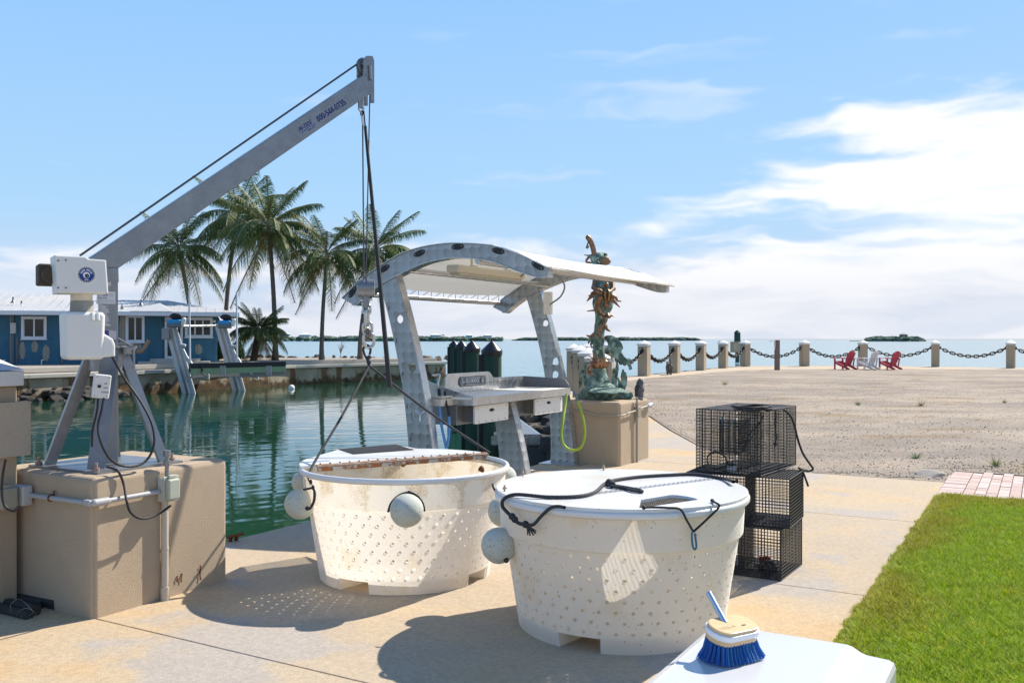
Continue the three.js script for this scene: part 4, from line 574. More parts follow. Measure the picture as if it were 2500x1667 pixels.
{ // open tub hanging on the bridle
  const t = thing('bait_tub', 'stained cream perforated tub with half its lid open, nearer the crane', 'tub', W(TA[0], 0, TA[1]));
  const map = rep(T.plast, 0.7); tubBody(...TA, t, hdpe(map), Mt.gel, hdpe(rep(T.dirt, 0.9)));
  const fr = hinge([769, 1139], [1190, 1108], 0.712), c = W(TA[0], 0.712, TA[1]); fr.o.y = 0.705;
  const loc = (px, py) => { const d = gp(px, py, 0.718).sub(fr.o); return [d.dot(fr.x), d.dot(fr.y)]; };
  const vq = [[826, 1098], [965, 1086.5], [1008, 1099.5], [862, 1110]].map((q) => loc(...q)); const hp = new THREE.Path(vq.map(([x, y]) => new THREE.Vector2(x * 0.96, y)));
  const lid = obj('lid', halfDisc(0.668, c, fr, true, 0.012, [hp]), Mt.gel, t);
  const w = vq.map(([x, y]) => fr.o.clone().addScaledVector(fr.x, x).addScaledVector(fr.y, y).setY(0.722)); obj('vent_mesh', gridQuad(w[0], w[1], w[2], w[3], 26, 16, 0.0028), Mt.black, lid);
  const A = fr.o.clone().addScaledVector(fr.x, -0.61), B = fr.o.clone().addScaledVector(fr.x, 0.61), rustW = mat(L(0.95, 0.92, 0.9), 0.8, 0.1, { map: rep(T.rustMix, 3), bumpMap: rep(T.grainH, 4), bumpScale: 0.004 });
  obj('hinge_strip', [barAB(A.clone().setY(0.720), B.clone().setY(0.720), 0.036, 0.005, UP.clone().cross(fr.x)), rod(A.clone().setY(0.712).addScaledVector(fr.y, -0.02), B.clone().setY(0.712).addScaledVector(fr.y, -0.02), 0.008), barAB(A.clone().setY(0.695).addScaledVector(fr.y, -0.025), B.clone().setY(0.695).addScaledVector(fr.y, -0.025), 0.006, 0.024, UP.clone().cross(fr.x))], rustW, t);
  const rv = []; for (let i = 0; i < 19; i++) { const q = A.clone().lerp(B, (i + 0.5) / 19).setY(0.725); rv.push(ball(0.006, q.clone().addScaledVector(fr.y, 0.013), 8, 6)); if (i % 2) rv.push(ball(0.005, q.clone().addScaledVector(fr.y, -0.03).setY(0.69), 8, 6)); }
  obj('rivets', rv, Mt.rust, t);
  reseed(66); for (const [x, y] of [[987, 1133], [1175, 1146]]) obj('dirt_clump', jitter(ball(0.02, gp(x, y, 0.66), 10, 8), 0.012, 50, 3), Mt.rust, t);
  obj('lid_scratch', rod(gp(740, 1119, 0.7215), gp(1000, 1119, 0.7215), 0.0012, 0.0012, 4), Mt.galvDark, t);
}
{ // covered tub in front
  const t = thing('bait_tub', 'clean white perforated tub with its lid on, nearest the camera', 'tub', W(TB[0], 0, TB[1]));
  tubBody(...TB, t, hdpe(rep(T.plast, 0.55), 1.0), Mt.gel);
  const h = 0.712, fr = hinge([1392, 1216], [1739, 1172], h), c = W(TB[0], h, TB[1]); fr.o.y = 0.703;
  const vc = gp(1606, 1224, 0.715).sub(fr.o), vx = vc.dot(fr.x), vy = vc.dot(fr.y), hl = 0.21, hwid = 0.092, hp = new THREE.Path(); hp.moveTo(vx - hl, vy - hwid); hp.lineTo(vx + hl - 0.05, vy - hwid); hp.quadraticCurveTo(vx + hl, vy - hwid, vx + hl, vy); hp.quadraticCurveTo(vx + hl, vy + hwid, vx + hl - 0.06, vy + hwid); hp.lineTo(vx - hl * 0.2, vy + hwid * 0.8); hp.lineTo(vx - hl, vy - hwid);
  obj('lid', halfDisc(0.662, c, fr, true, 0.0006), Mt.gel, t); const lid = obj('lid', halfDisc(0.662, c, fr, false, 0.0006, [hp]), Mt.gel, t);
  const q = (x, y) => fr.o.clone().addScaledVector(fr.x, vx + x).addScaledVector(fr.y, vy + y).setY(0.700); obj('vent_mesh', gridQuad(q(-hl, -hwid - 0.01), q(hl, -hwid - 0.01), q(hl, hwid + 0.01), q(-hl, hwid + 0.01), 34, 14, 0.0014), Mt.black, lid);
  obj('hinge_strip', [-0.014, 0.014].map((o) => barAB(fr.o.clone().addScaledVector(fr.x, -0.52).addScaledVector(fr.y, o).setY(0.7185), fr.o.clone().addScaledVector(fr.x, 0.52).addScaledVector(fr.y, o).setY(0.7185), 0.016, 0.003, UP.clone().cross(fr.x))), mat(L(0.5, 0.5, 0.5), 0.4, 0.6), t);
  const rv = []; for (let i = 0; i < 30; i++) for (const o of [-0.014, 0.014]) rv.push(ball(0.0028, fr.o.clone().addScaledVector(fr.x, -0.5 + i / 29).addScaledVector(fr.y, o).setY(0.721), 6, 4)); obj('rivets', rv, Mt.rust, t);
  for (const [x, y] of [[1474, 1148], [1276, 1162], [1232, 1199]]) { const b = gp(x, y, 0.718); obj('latch_bolt', [rod(b, b.clone().add(V(0, 0.032, 0)), 0.005), rod(b.clone().add(V(-0.011, 0.012, 0)), b.clone().add(V(0.012, 0.016, 0)), 0.004), ball(0.008, b.clone().add(V(0, 0.018, 0)), 8, 6)], mat(L(0.4, 0.3, 0.2), 0.5, 0.6), t); }
}
// floats tied round the tubs
{
  T.buoy = dataTex(256, (u, v) => { const a = fbm(u * 8, v * 8, 5, 8, 951), b = vn(u * 90, v * 90, 90, 955); let c = mix3([0.74, 0.77, 0.74], [0.85, 0.82, 0.72], a); if (b > 0.74 && a > 0.56) c = mix3(c, [0.42, 0.40, 0.30], 0.6); return c; });
  const bm = mat(L(0.78, 0.80, 0.76), 0.75, 0, { map: T.buoy, bumpMap: rep(T.grainH, 1), bumpScale: 0.004 });
  const fl = (px, py, r, z, label, eye) => { const c = at(px, py, z), t = thing('net_float', label, 'float', c.clone(), 'round floats tied round the tubs'); obj('ball', jitter(ball(r, c, 32, 24), 0.003, 12, 7), bm, t); if (eye) { const e = at(eye[0], eye[1], z - r * 0.75); obj('hole', place(new THREE.TorusGeometry(0.008, 0.006, 6, 14), e), Mt.black, t); } };
  fl(731, 1230, 0.093, 5.62, 'round grey white float hanging left of the open tub', [749, 1241]);
  fl(992, 1247, 0.095, 5.20, 'round float on the front of the open tub');
  fl(738, 1178, 0.07, 6.05, 'float half hidden behind the left side of the open tub');
  fl(1232, 1165, 0.08, 6.25, 'float peeping out behind the right side of the open tub');
  fl(1219, 1331, 0.092, 4.72, 'mould speckled float left of the covered tub', [1236, 1368]);
  fl(1228, 1248, 0.088, 5.25, 'float half hidden behind the left side of the covered tub');
  const t = thing('float_lanyard', 'short black cord holding the float on the front of the open tub', 'rope', onTub(TA, 0.65, 998, 1203));
  obj('cord', tube([onTub(TA, 0.66, 947, 1250), onTub(TA, 0.665, 955, 1228), onTub(TA, 0.655, 975, 1209), onTub(TA, 0.655, 998, 1203), onTub(TA, 0.655, 1016, 1210), onTub(TA, 0.665, 1031, 1228), onTub(TA, 0.66, 1036, 1248)], 0.007, 40), Mt.rope, t); obj('knot', ball(0.012, onTub(TA, 0.655, 998, 1203)), Mt.rope, t);
}
{ // rope over the covered tub
  const z2 = (x, y) => [1160 + x / 2.765, 1100 + y / 2.765], lid = (x, y) => gp(...z2(x, y), 0.728), wall = (x, y, R = 0.685) => onTub(TB, R, ...z2(x, y));
  const ropeUV = (g, l) => { const uv = g.attributes.uv; for (let i = 0; i < uv.count; i++) uv.setX(i, uv.getX(i) * l * 14); return g; };
  const t = thing('rope', 'black braided rope lying over the white lid and knotted at its left', 'rope', lid(905, 228));
  obj('strand', [ropeUV(tube([gp(1792, 1176, 0.74), lid(1660, 185), lid(1480, 160), lid(1300, 165), lid(1100, 178), lid(930, 203), lid(880, 222), lid(800, 285), lid(700, 309), lid(500, 314), lid(250, 300), wall(188, 335, 0.69), wall(183, 372, 0.69), wall(235, 435), wall(290, 488), wall(340, 500)], 0.0095, 160), 1.9), ropeUV(tube([wall(340, 500), wall(392, 500), wall(440, 450), wall(500, 393, 0.69), lid(560, 377), lid(606, 384)], 0.0085, 50), 0.35)], Mt.rope, t);
  obj('bight', tube([lid(890, 232), lid(950, 238), lid(1060, 256), lid(1122, 270), lid(1128, 277), lid(1080, 272), lid(990, 250), lid(915, 243)], 0.0085, 60), Mt.rope, t);
  obj('knot', [lid(905, 225), lid(925, 238)].map((p) => ball(0.019, p.setY(0.737))).concat([ball(0.018, wall(250, 445)), ball(0.017, wall(268, 465)), ball(0.018, wall(340, 498))]), Mt.rope, t);
  obj('frayed_end', [[355, 570], [372, 575], [395, 572], [408, 560], [412, 545]].map(([x, y]) => tube([wall(345, 505), wall((345 + x) / 2 + 4, (505 + y) / 2), wall(x, y)], 0.004, 12, 5)), Mt.rope, t);
  const y = thing('bungee_hook', 'black rubber strap with blue hook stretched over the lid edge', 'bungee strap', wall(1475, 545)); obj('strap', [tube([lid(1128, 385), lid(1200, 383), lid(1300, 386), wall(1385, 396, 0.69), wall(1430, 470), wall(1475, 548)], 0.0055, 50), tube([lid(1600, 338), lid(1625, 352), wall(1650, 368, 0.70), wall(1645, 385, 0.69), wall(1560, 470), wall(1475, 548)], 0.0055, 50), lid(1128, 385) && ball(0.01, lid(1140, 384)), ball(0.01, lid(1603, 338))], Mt.rubber, y);
  obj('hook', tube([wall(1476, 542), wall(1466, 560), wall(1474, 655), wall(1484, 668), wall(1494, 655), wall(1486, 560)], 0.005, 40), mat(L(0.02, 0.16, 0.27), 0.45), y);
  const c = thing('lid_cord', 'short black cord hanging at the left of the covered tub', 'cord', wall(120, 245, 0.69)); obj('cord', tube([at(1203, 1181, 4.98), at(1204, 1189, 4.96), at(1208, 1197, 4.95)], 0.006, 20), Mt.rope, c);
}
// ------------------------------------------------------------ three wire traps
{
  Mt.wire = mat(L(0.012, 0.012, 0.014), 0.45);
  const panel = (o, x, y, w, h, pitch) => { const l = [], n = Math.round(w / pitch), m = Math.round(h / pitch), r = 0.0023; for (let i = 0; i <= n; i++) l.push(rod(o.clone().addScaledVector(x, w * i / n), o.clone().addScaledVector(x, w * i / n).addScaledVector(y, h), r, r, 4)); for (let j = 0; j <= m; j++) l.push(rod(o.clone().addScaledVector(y, h * j / m), o.clone().addScaledVector(y, h * j / m).addScaledVector(x, w), r, r, 4)); return M(l); };
  const trap = (label, N, ang, a, b, h, pitch) => {      // N near bottom corner; a to the left-back, b to the right-back
    const dl = V(-Math.cos(ang), 0, -Math.sin(ang)), dr = V(Math.sin(ang), 0, -Math.cos(ang)), t = thing('wire_trap', label, 'trap', N.clone(), 'stack of three black wire traps');
    const up = UP.clone().multiplyScalar(h), A = N.clone().addScaledVector(dl, a), B = N.clone().addScaledVector(dr, b);
    obj('side_panel', panel(N, dl, UP, a, h, pitch), Mt.wire, t); obj('side_panel', panel(N, dr, UP, b, h, pitch), Mt.wire, t); obj('side_panel', panel(A, dr, UP, b, h, pitch), Mt.wire, t); obj('side_panel', panel(B, dl, UP, a, h, pitch), Mt.wire, t);
    obj('top_panel', panel(N.clone().add(up), dl, dr, a, b, pitch), Mt.wire, t); obj('bottom_panel', panel(N.clone().add(V(0, 0.003, 0)), dl, dr, a, b, pitch * 0.7), Mt.wire, t);
    const e = []; for (const q of [N, A, B, A.clone().addScaledVector(dr, b)]) e.push(rod(q, q.clone().add(up), 0.0035, 0.0035, 6)); for (const k of [V(0, 0, 0), up]) { e.push(rod(N.clone().add(k), A.clone().add(k), 0.0035, 0.0035, 6), rod(N.clone().add(k), B.clone().add(k), 0.0035, 0.0035, 6), rod(A.clone().add(k), A.clone().addScaledVector(dr, b).add(k), 0.0035, 0.0035, 6), rod(B.clone().add(k), B.clone().addScaledVector(dl, a).add(k), 0.0035, 0.0035, 6)); }
    obj('edge_wire', e, Mt.wire, t);
    const mid = N.clone().addScaledVector(dl, a * 0.45); obj('inner_panel', panel(mid.clone().addScaledVector(dr, b * 0.2), dr, UP, b * 0.62, h * 0.95, pitch * 0.8), Mt.wire, t);
    // entrance funnel of dark netting
    const fo = N.clone().addScaledVector(dl, a * 0.62).addScaledVector(dr, b * 0.45).add(V(0, h * 0.5, 0)); obj('entrance_funnel', [panel(fo.clone().add(V(0, -h * 0.28, 0)), dl, UP, a * 0.3, h * 0.55, pitch * 0.5), panel(fo.clone().add(V(0, -h * 0.28, 0)), dr, UP, b * 0.3, h * 0.55, pitch * 0.5)], Mt.wire, t);
    return { t, dl, dr };
  };
  const N1 = W(1.665, 0.008, 5.70), N2 = W(1.728, 0.325, 5.73), N3 = W(1.565, 0.640, 5.80);
  trap('lowest black wire trap of the stack, standing on the concrete', N1, 0.56, 0.66, 0.49, 0.31, 0.0205); trap('middle black wire trap of the stack', N2, 0.49, 0.66, 0.44, 0.305, 0.0205); trap('tallest black wire trap on top of the stack', N3, 0.63, 0.435, 0.655, 0.405, 0.0205);
  const zt = (x, y) => [1640 + x / 3.267, 960 + y / 3.267], T3 = (x, y, z) => at(...zt(x, y), z);
  const f = thing('bait_jar', 'white bait jar standing inside the top trap', 'jar', T3(480, 650, 6.0)); obj('jar', [lathe([[0, 0], [0.026, 0], [0.028, 0.03], [0.028, 0.055], [0.02, 0.062], [0.0, 0.062]], 20, T3(480, 652, 6.0))], mat(L(0.55, 0.57, 0.62), 0.5), f); obj('lid', lathe([[0, 0.06], [0.022, 0.06], [0.022, 0.075], [0, 0.075]], 20, T3(480, 652, 6.0)), Mt.black, f);
  const h = thing('hoop', 'black rope hoop inside the top trap', 'hoop', T3(365, 600, 6.05)); obj('ring', tube([T3(285, 540, 6.05), T3(300, 490, 6.1), T3(360, 468, 6.12), T3(420, 500, 6.1), T3(446, 560, 6.05), T3(400, 590, 6.0), T3(320, 590, 6.0)], 0.006, 50, 8, true), Mt.rope, h);
  const r1 = thing('rope', 'black rope draped over the top trap and down its right side', 'rope', T3(820, 130, 6.1)); const top = (x, y) => gp(...zt(x, y), 1.052);
  reseed(12); const coil = []; for (let i = 0; i < 40; i++) { const a = i * 0.72; coil.push(top(640 + 150 * Math.cos(a) * rr(0.7, 1.1), 135 + 16 * Math.sin(a) * rr(0.5, 1.1)).add(V(0, 0.005 + 0.0006 * i, 0))); }
  obj('coil', tube(coil, 0.006, 260, 6), Mt.rope, r1); obj('strand', [tube([top(760, 140), top(850, 125), T3(900, 132, 6.12), T3(950, 180, 6.15), T3(985, 270, 6.2), T3(1010, 370, 6.2), T3(1050, 480, 6.2), T3(1110, 570, 6.2), T3(1132, 605, 6.2), T3(1100, 620, 6.2), T3(1050, 612, 6.15), T3(1015, 595, 6.1), T3(1045, 620, 6.1), T3(1070, 680, 6.1), T3(1092, 742, 6.1)], 0.0075, 120)], Mt.rope, r1);
  obj('strand', [tube([T3(735, 178, 5.98), T3(690, 255, 6.0), T3(620, 330, 6.05), T3(575, 440, 6.05), T3(520, 475, 6.0), T3(505, 500, 6.0)], 0.0055, 50), tube([T3(832, 140, 6.0), T3(830, 260, 6.0), T3(838, 360, 6.0), T3(830, 410, 6.0), T3(825, 436, 6.0)], 0.005, 30), ball(0.012, T3(830, 405, 6.0))], Mt.rope, r1);
  const b1 = thing('cord', 'thin blue cord tied on the top trap', 'cord', top(720, 110)); obj('cord', [tube([top(650, 118), top(690, 100), top(750, 112), top(785, 100)], 0.0035, 40, 6), tube([T3(425, 155, 5.95), T3(402, 215, 5.95), T3(430, 262, 5.95), T3(490, 232, 5.95), T3(530, 165, 5.92)], 0.0032, 40, 6)], mat(L(0.03, 0.16, 0.26), 0.6), b1);
  const rc = thing('bait_cup', 'red bait cup inside the lowest trap', 'cup', T3(740, 1360, 6.0)); obj('cup', lathe([[0, 0], [0.03, 0], [0.04, 0.045], [0.041, 0.052], [0.036, 0.05]], 20, gp(...zt(745, 1372), 0.012)), mat(L(0.30, 0.04, 0.03), 0.5), rc); obj('handle', tube([gp(...zt(715, 1372), 0.06), T3(745, 1318, 5.95), gp(...zt(775, 1372), 0.06)], 0.003, 14, 5), Mt.black, rc);
  const lump = thing('rope', 'dark heap of rope on the floor of the lowest trap', 'rope', gp(...zt(760, 1410), 0.02)); const cl = []; for (let i = 0; i < 50; i++) { const a = i * 0.8; cl.push(gp(...zt(770 + 75 * Math.cos(a) * rr(0.5, 1), 1400 + 26 * Math.sin(a) * rr(0.5, 1)), 0.02).add(V(0, rr(0, 0.035), 0))); } obj('coil', tube(cl, 0.008, 280, 6), Mt.rope, lump);
  const g2 = thing('cord', 'pale knotted cord hanging on the right side of the middle trap', 'cord', T3(1010, 800, 6.05)); obj('cord', [tube([T3(930, 650, 6.0), T3(980, 655, 6.02), T3(1022, 660, 6.08), T3(1000, 760, 6.04), T3(985, 900, 6.02), T3(980, 1060, 6.0)], 0.003, 50, 6), tube([T3(1022, 662, 6.08), T3(1005, 800, 6.05), T3(1018, 1010, 6.05)], 0.003, 40, 6), ball(0.009, T3(1022, 658, 6.08))], mat(L(0.36, 0.34, 0.33), 0.8), g2);
}
// ------------------------------------------------------------ white dock box and deck brush
{
  const t = thing('dock_box', 'white fibreglass dock box lid in the bottom right foreground', 'dock box', U(2.4, -0.77, 0)); const prof = [[-1.095, 0.34], [-1.095, 0.395], [-1.088, 0.412], [-1.06, 0.4195], [-0.605, 0.42], [-0.585, 0.4155], [-0.553, 0.398], [-0.535, 0.393], [-0.465, 0.389], [-0.447, 0.381], [-0.44, 0.364], [-0.44, 0.30], [-0.447, 0.30], [-0.47, 0.33], [-1.07, 0.34]];
  const g = ext(shapeOf(prof), 1.7, 0.012, 4); basis(g, U(3.42, 0, 0), vDir, UP, uDir.clone().negate()); const lid = obj('lid', g, phys(L(0.60, 0.605, 0.61), 0.26, { clearcoat: 0.4, clearcoatRoughness: 0.15, bumpMap: rep(T.plastH, 1), bumpScale: 0.0003 }), t);
  obj('edge_ridge', barAB(U(1.72, -1.062, 0.4195), U(3.405, -1.062, 0.4195), 0.004, 0.003, vDir), Mt.gel, lid);
  obj('body', bx(0.58, 0.31, 1.62, U(2.56, -0.765, 0.165), RY, 0.02), Mt.gel, t); obj('latch', bx(0.02, 0.05, 0.05, U(2.9, -0.437, 0.335), RY, 0.004), Mt.steel, t);
}
{
  const ry = 0.52, c = gp(1786, 1527, 0.53), q = (x, y, z) => V(c.x + x * Math.cos(ry) + z * Math.sin(ry), y, c.z - x * Math.sin(ry) + z * Math.cos(ry)), t = thing('deck_brush', 'blue bristled deck brush with a varnished wooden block on the box lid', 'brush', V(c.x, 0.42, c.z));
  const stad = (l, w) => { const s = new THREE.Shape(), r = w / 2, a = l / 2 - r * 0.8; s.moveTo(-a, -r); s.lineTo(a, -r); s.bezierCurveTo(a + r * 1.05, -r, a + r * 1.05, r, a, r); s.lineTo(-a, r); s.bezierCurveTo(-a - r * 1.05, r, -a - r * 1.05, -r, -a, -r); return s; };
  const slab = (l, w, h, y, bev) => { const g = ext(stad(l, w), h, bev, 16); g.rotateX(-Math.PI / 2); g.translate(0, y - 0.495, 0); return place(g, V(c.x, 0.495, c.z), ry, 0.2); };
  const wm = mat(L(0.80, 0.56, 0.29), 0.3, 0, { map: rep(T.wood, 5) }); const block = obj('wooden_block', [boxUV(clean(slab(0.178, 0.112, 0.014, 0.521, 0.004))), boxUV(clean(slab(0.182, 0.114, 0.022, 0.492, 0.003)))], wm, t);
  obj('bumper', slab(0.192, 0.124, 0.0125, 0.512, 0.004), mat(L(0.82, 0.83, 0.86), 0.4), block);
  obj('print', place(new THREE.PlaneGeometry(0.075, 0.03).rotateX(-Math.PI / 2).translate(-0.04, 0.0447, 0.016), V(c.x, 0.495, c.z), ry, 0.2), mat(0xffffff, 0.4, 0, { alphaTest: 0.5, map: canvasTex(300, 120, (x) => { x.clearRect(0, 0, 300, 120); x.strokeStyle = '#4a3826'; x.lineWidth = 3; reseed(4); for (let r = 0; r < 3; r++) { x.beginPath(); for (let k = 0; k < 40; k++) x.lineTo(20 + k * (r === 1 ? 6 : 4.4), 34 + r * 26 + rr(-7, 7) * (r === 1 ? 1 : 0.5)); x.stroke(); } x.lineWidth = 7; x.beginPath(); x.arc(272, 58, 16, 0.6, 5); x.stroke(); }) }), block);
  obj('slot', place(new THREE.BoxGeometry(0.016, 0.003, 0.006).translate(0.03, 0.0437, 0.02), V(c.x, 0.495, c.z), ry, 0.2), Mt.black, block);
  const hb = q(-0.014, 0.535, -0.012), he = at(1731, 1447, 3.22); obj('handle_socket', rod(hb, he, 0.0105, 0.0105, 16), mat(L(0.50, 0.60, 0.72), 0.3, 0.75), t); obj('spring_button', ball(0.005, hb.clone().lerp(he, 0.55).add(V(0.009, 0, 0.006)), 8, 6), Mt.galvDark, t);
  reseed(21); const bl = [0.012, 0.016].map((g) => phys(L(0.014, g * 15, 0.50 + g * 10), 0.7, { transmission: 0.35, thickness: 0 }));
  const tuftAt = (x, z, fx, fz) => { const g = []; const n = 14; for (let i = 0; i < n; i++) { const a = rnd() * 6.28, r = Math.sqrt(rnd()) * 0.0042, ox = r * Math.cos(a), oz = r * Math.sin(a), k = rr(0.92, 1.06); const b = q(x + ox, 0.499 - z * 0.2, z + oz), m = q(x + ox * 1.2 + fx * 0.45, 0.455, z + oz * 1.2 + fz * 0.45), e = q(x + ox * 1.7 + fx * k, 0.4235 + rr(0, 0.003), z + oz * 1.7 + fz * k); g.push(rod(b, m, 0.0011, 0.0011, 4), rod(m, e, 0.0011, 0.001, 4)); } obj('bristle_tuft', g, bl[Math.floor(rnd() * 2)], t); };
  for (const [l, w, n, fl] of [[0.168, 0.100, 36, 0.024], [0.142, 0.074, 28, 0.016], [0.115, 0.048, 20, 0.009], [0.09, 0.022, 12, 0.004]]) for (let i = 0; i < n; i++) { const pt = stad(l, w).getPointAt((i + 0.3) / n), d = Math.hypot(pt.x * 0.35, pt.y) || 1; tuftAt(pt.x, pt.y, pt.x * 0.35 / d * fl * 0.9 + pt.x * 0.12, pt.y / d * fl); }
}
// ------------------------------------------------------------ fish cleaning station: two arched frames with a canopy, a table between them
const onS = (px, py, s) => { const k = (px - 1250) / F, p = (C30 * s * k - S30 * s) / (C30 + S30 * k), z = C30 * s - S30 * p; return [p, EYE - (py - 829) * z / F]; };
const SF = 7.03, SR = 9.91, nu = uDir.clone().negate();
const archTop = [[-5.99, 1.905], [-5.8, 2.045], [-5.6, 2.165], [-5.3, 2.298], [-5.08, 2.352], [-4.85, 2.377], [-4.63, 2.376], [-4.26, 2.336], [-3.97, 2.24], [-3.70, 2.115]];
const archBot = [[-3.70, 2.05], [-3.80, 2.045], [-4.02, 2.112], [-4.26, 2.2], [-4.59, 2.25], [-4.8, 2.246], [-5.01, 2.213], [-5.264, 2.13], [-5.488, 2.04], [-5.68, 1.93], [-5.80, 1.845], [-5.86, 1.845]];
const curve2 = (pts, n) => new THREE.SplineCurve(pts.map(([x, y]) => new THREE.Vector2(x, y))).getPoints(n).map((q) => [q.x, q.y]);
const topH = (p) => { const c = archTop; for (let i = 0; i < c.length - 1; i++) if (p <= c[i + 1][0]) return mix(c[i][1], c[i + 1][1], clamp((p - c[i][0]) / (c[i + 1][0] - c[i][0]))); return c[c.length - 1][1]; };
const inFrame = (g, s) => basis(boxUV(clean(g)), U(s, 0, 0), vDir, UP, nu);   // shapes in (p, h); depth towards the camera
{
  const t = thing('cleaning_station', 'aluminium fish cleaning station with arched canopy at the quay edge', 'cleaning station', U(8.4, -5.0, 0));
  const legShape = (holes, s) => { const L0 = [], R0 = []; for (let i = 0; i <= 22; i++) { const h = i / 22 * 2.13, c = -5.02 - 0.413 * Math.pow(h / 2.083, 1.8), w = 0.215 + 0.115 * Math.pow(1 - h / 2.13, 2.6); L0.push([c - w / 2, h]); R0.unshift([c + w / 2, h]); } return shapeOf([...L0, ...R0], holes.map(([px, py, r]) => { const [p, h] = onS(px, py, s); return circlePath(p, h, r); })); };
  const frame = (s, holes, last) => {
    obj('leg', inFrame(ext(legShape(holes, s), 0.012, 0.002), s + 0.012), Mt.swirl, t);
    for (const sd of [-1, 1]) { const e = []; for (let i = 0; i <= 22; i++) { const h = i / 22 * 2.13, c = -5.02 - 0.413 * Math.pow(h / 2.083, 1.8), w = 0.215 + 0.115 * Math.pow(1 - h / 2.13, 2.6); e.push([c + sd * w / 2, h]); } obj('leg_flange', inFrame(ext(shapeOf([...e, ...e.slice().reverse().map(([a, b]) => [a - sd * 0.01, b])]), 0.095, 0), s + 0.107), Mt.alu, t); }
    obj('arch', inFrame(ext(shapeOf([...curve2(archTop, 60), ...curve2(archBot, 60)]), 0.09, 0.003), s + 0.09), Mt.swirl, t);
    obj('arch_flange', [inFrame(ext(shapeOf([...curve2(archTop, 60), ...curve2(archTop, 60).reverse().map(([a, b]) => [a, b + 0.008])]), 0.115, 0), s + 0.10), inFrame(ext(shapeOf([...curve2(archBot, 60), ...curve2(archBot, 60).reverse().map(([a, b]) => [a, b - 0.008])]), 0.115, 0), s + 0.10)], Mt.alu, t);
    obj('base_plate', bx(0.52, 0.018, 0.42, U(s + 0.05, -5.0, 0.009), RY), Mt.alu, t);
    const w = []; for (let i = 0; i < 6; i++) { const h = 0.25 + i * 0.31, c = -5.02 - 0.413 * Math.pow(h / 2.083, 1.8), ww = 0.215 + 0.115 * Math.pow(1 - h / 2.13, 2.6); obj('weld_plug', bx(0.006, 0.045, 0.004, U(s - 0.005, c - ww / 2 + 0.03, h), RY), Mt.galvDark, t); }
  };
  frame(SF, [[976, 779, 0.042], [1006, 897, 0.047]]); frame(SR, [[1332, 789, 0.04], [1357, 882, 0.047], [1356, 914, 0.045]], true);
  const lg = onS(1026.6, 1011.6, SF), em = []; for (let i = 0; i < 3; i++) { const a = i * 2.094 + 0.5, c = U(SF - 0.006, lg[0], lg[1]); em.push(rod(c, c.clone().addScaledVector(vDir, 0.06 * Math.cos(a)).add(V(0, 0.06 * Math.sin(a), 0)), 0.005, 0.011, 6)); for (let k = 0; k < 3; k++) { const a0 = a + 0.35 + k * 0.46, a1 = a0 + 0.46, R = 0.078; em.push(rod(c.clone().addScaledVector(vDir, R * Math.cos(a0)).add(V(0, R * Math.sin(a0), 0)), c.clone().addScaledVector(vDir, R * Math.cos(a1)).add(V(0, R * Math.sin(a1), 0)), 0.003, 0.003, 5)); } }
  obj('propeller_emblem', em, mat(L(0.8, 0.82, 0.84), 0.35, 0.5), t);
  for (const [x, y, rot] of [[105, 400, 0.85], [308, 250, 0.45], [532, 152, 0.3], [777, 110, 0.06], [1035, 137, -0.22], [1288, 232, -0.5]]) { const [p, h] = onS(820 + x / 2.613, 560 + y / 2.613, SF - 0.004); const s = new THREE.Shape(); s.absellipse(0, 0, 0.066, 0.028, 0, Math.PI * 2, false, 0); const c = ext(s, 0.006, 0.002); c.rotateZ(rot); c.translate(p, h, 0); const m = obj('marker_lamp', inFrame(c, SF - 0.003), Mt.black, t); obj('lamp_screw', [-1, 1].map((k) => ball(0.006, U(SF - 0.011, p + k * 0.046 * Math.cos(rot), h + k * 0.046 * Math.sin(rot)), 8, 6)), Mt.steel, m); }
  const tubeU = (p, h, s0, s1, r) => rod(U(s0, p, h), U(s1, p, h), r, r, 16);
  for (const [p, h] of [[-5.22, 2.16], [-5.865, 1.953], [-4.45, 2.21], [-4.05, 2.155]]) obj('cross_tube', tubeU(p, h, SF + 0.05, SR + 0.02, 0.028), Mt.alu, t);
  // canopy sheet, slightly sagging between the frames
  const sheet = (p0, p1, s0, s1, lift, hem) => { const g = new THREE.PlaneGeometry(1, 1, 40, 20), q = g.attributes.position; for (let i = 0; i < q.count; i++) { const a = q.getX(i) + 0.5, b = q.getY(i) + 0.5, p = mix(p0, p1, a), s = mix(s0, s1, b), w = U(s, p, topH(p) + lift - 0.03 * Math.sin(Math.PI * b) * (1 - a * 0.5) + 0.006 * (vn(a * 30, b * 6, 0, 3) - 0.5)); q.setXYZ(i, w.x, w.y, w.z); } g.computeVertexNormals(); return g; };
  const fab = phys(L(0.70, 0.67, 0.61), 1, { transmission: 0.40, thickness: 0, bumpMap: rep(T.grainH, 3), bumpScale: 0.001 }); const can = obj('canopy', [sheet(-5.785, -4.28, SF + 0.13, SR - 0.0, -0.01), sheet(-4.29, -3.66, SF - 0.02, SR + 0.12, 0.012), sheet(-5.785, -4.28, SR - 0.002, SR + 0.02, 0.012)], fab, t);
  obj('canopy_edge', tube([U(SF - 0.02, -3.66, topH(-3.70) - 0.005), U(8.4, -3.70, topH(-3.72) - 0.012), U(SR + 0.12, -3.65, topH(-3.70) - 0.005)], 0.009, 30), fab, can);
  for (let i = 0; i < 11; i++) { const s = 7.3 + i * 0.24; obj('lacing', [rod(U(s, -5.785, topH(-5.785) - 0.015), U(s - 0.05, -5.86, 1.985), 0.003, 0.003, 4), rod(U(s, -5.785, topH(-5.785) - 0.015), U(s + 0.12, -5.87, 1.93), 0.003, 0.003, 4)], Mt.galvDark, can); }
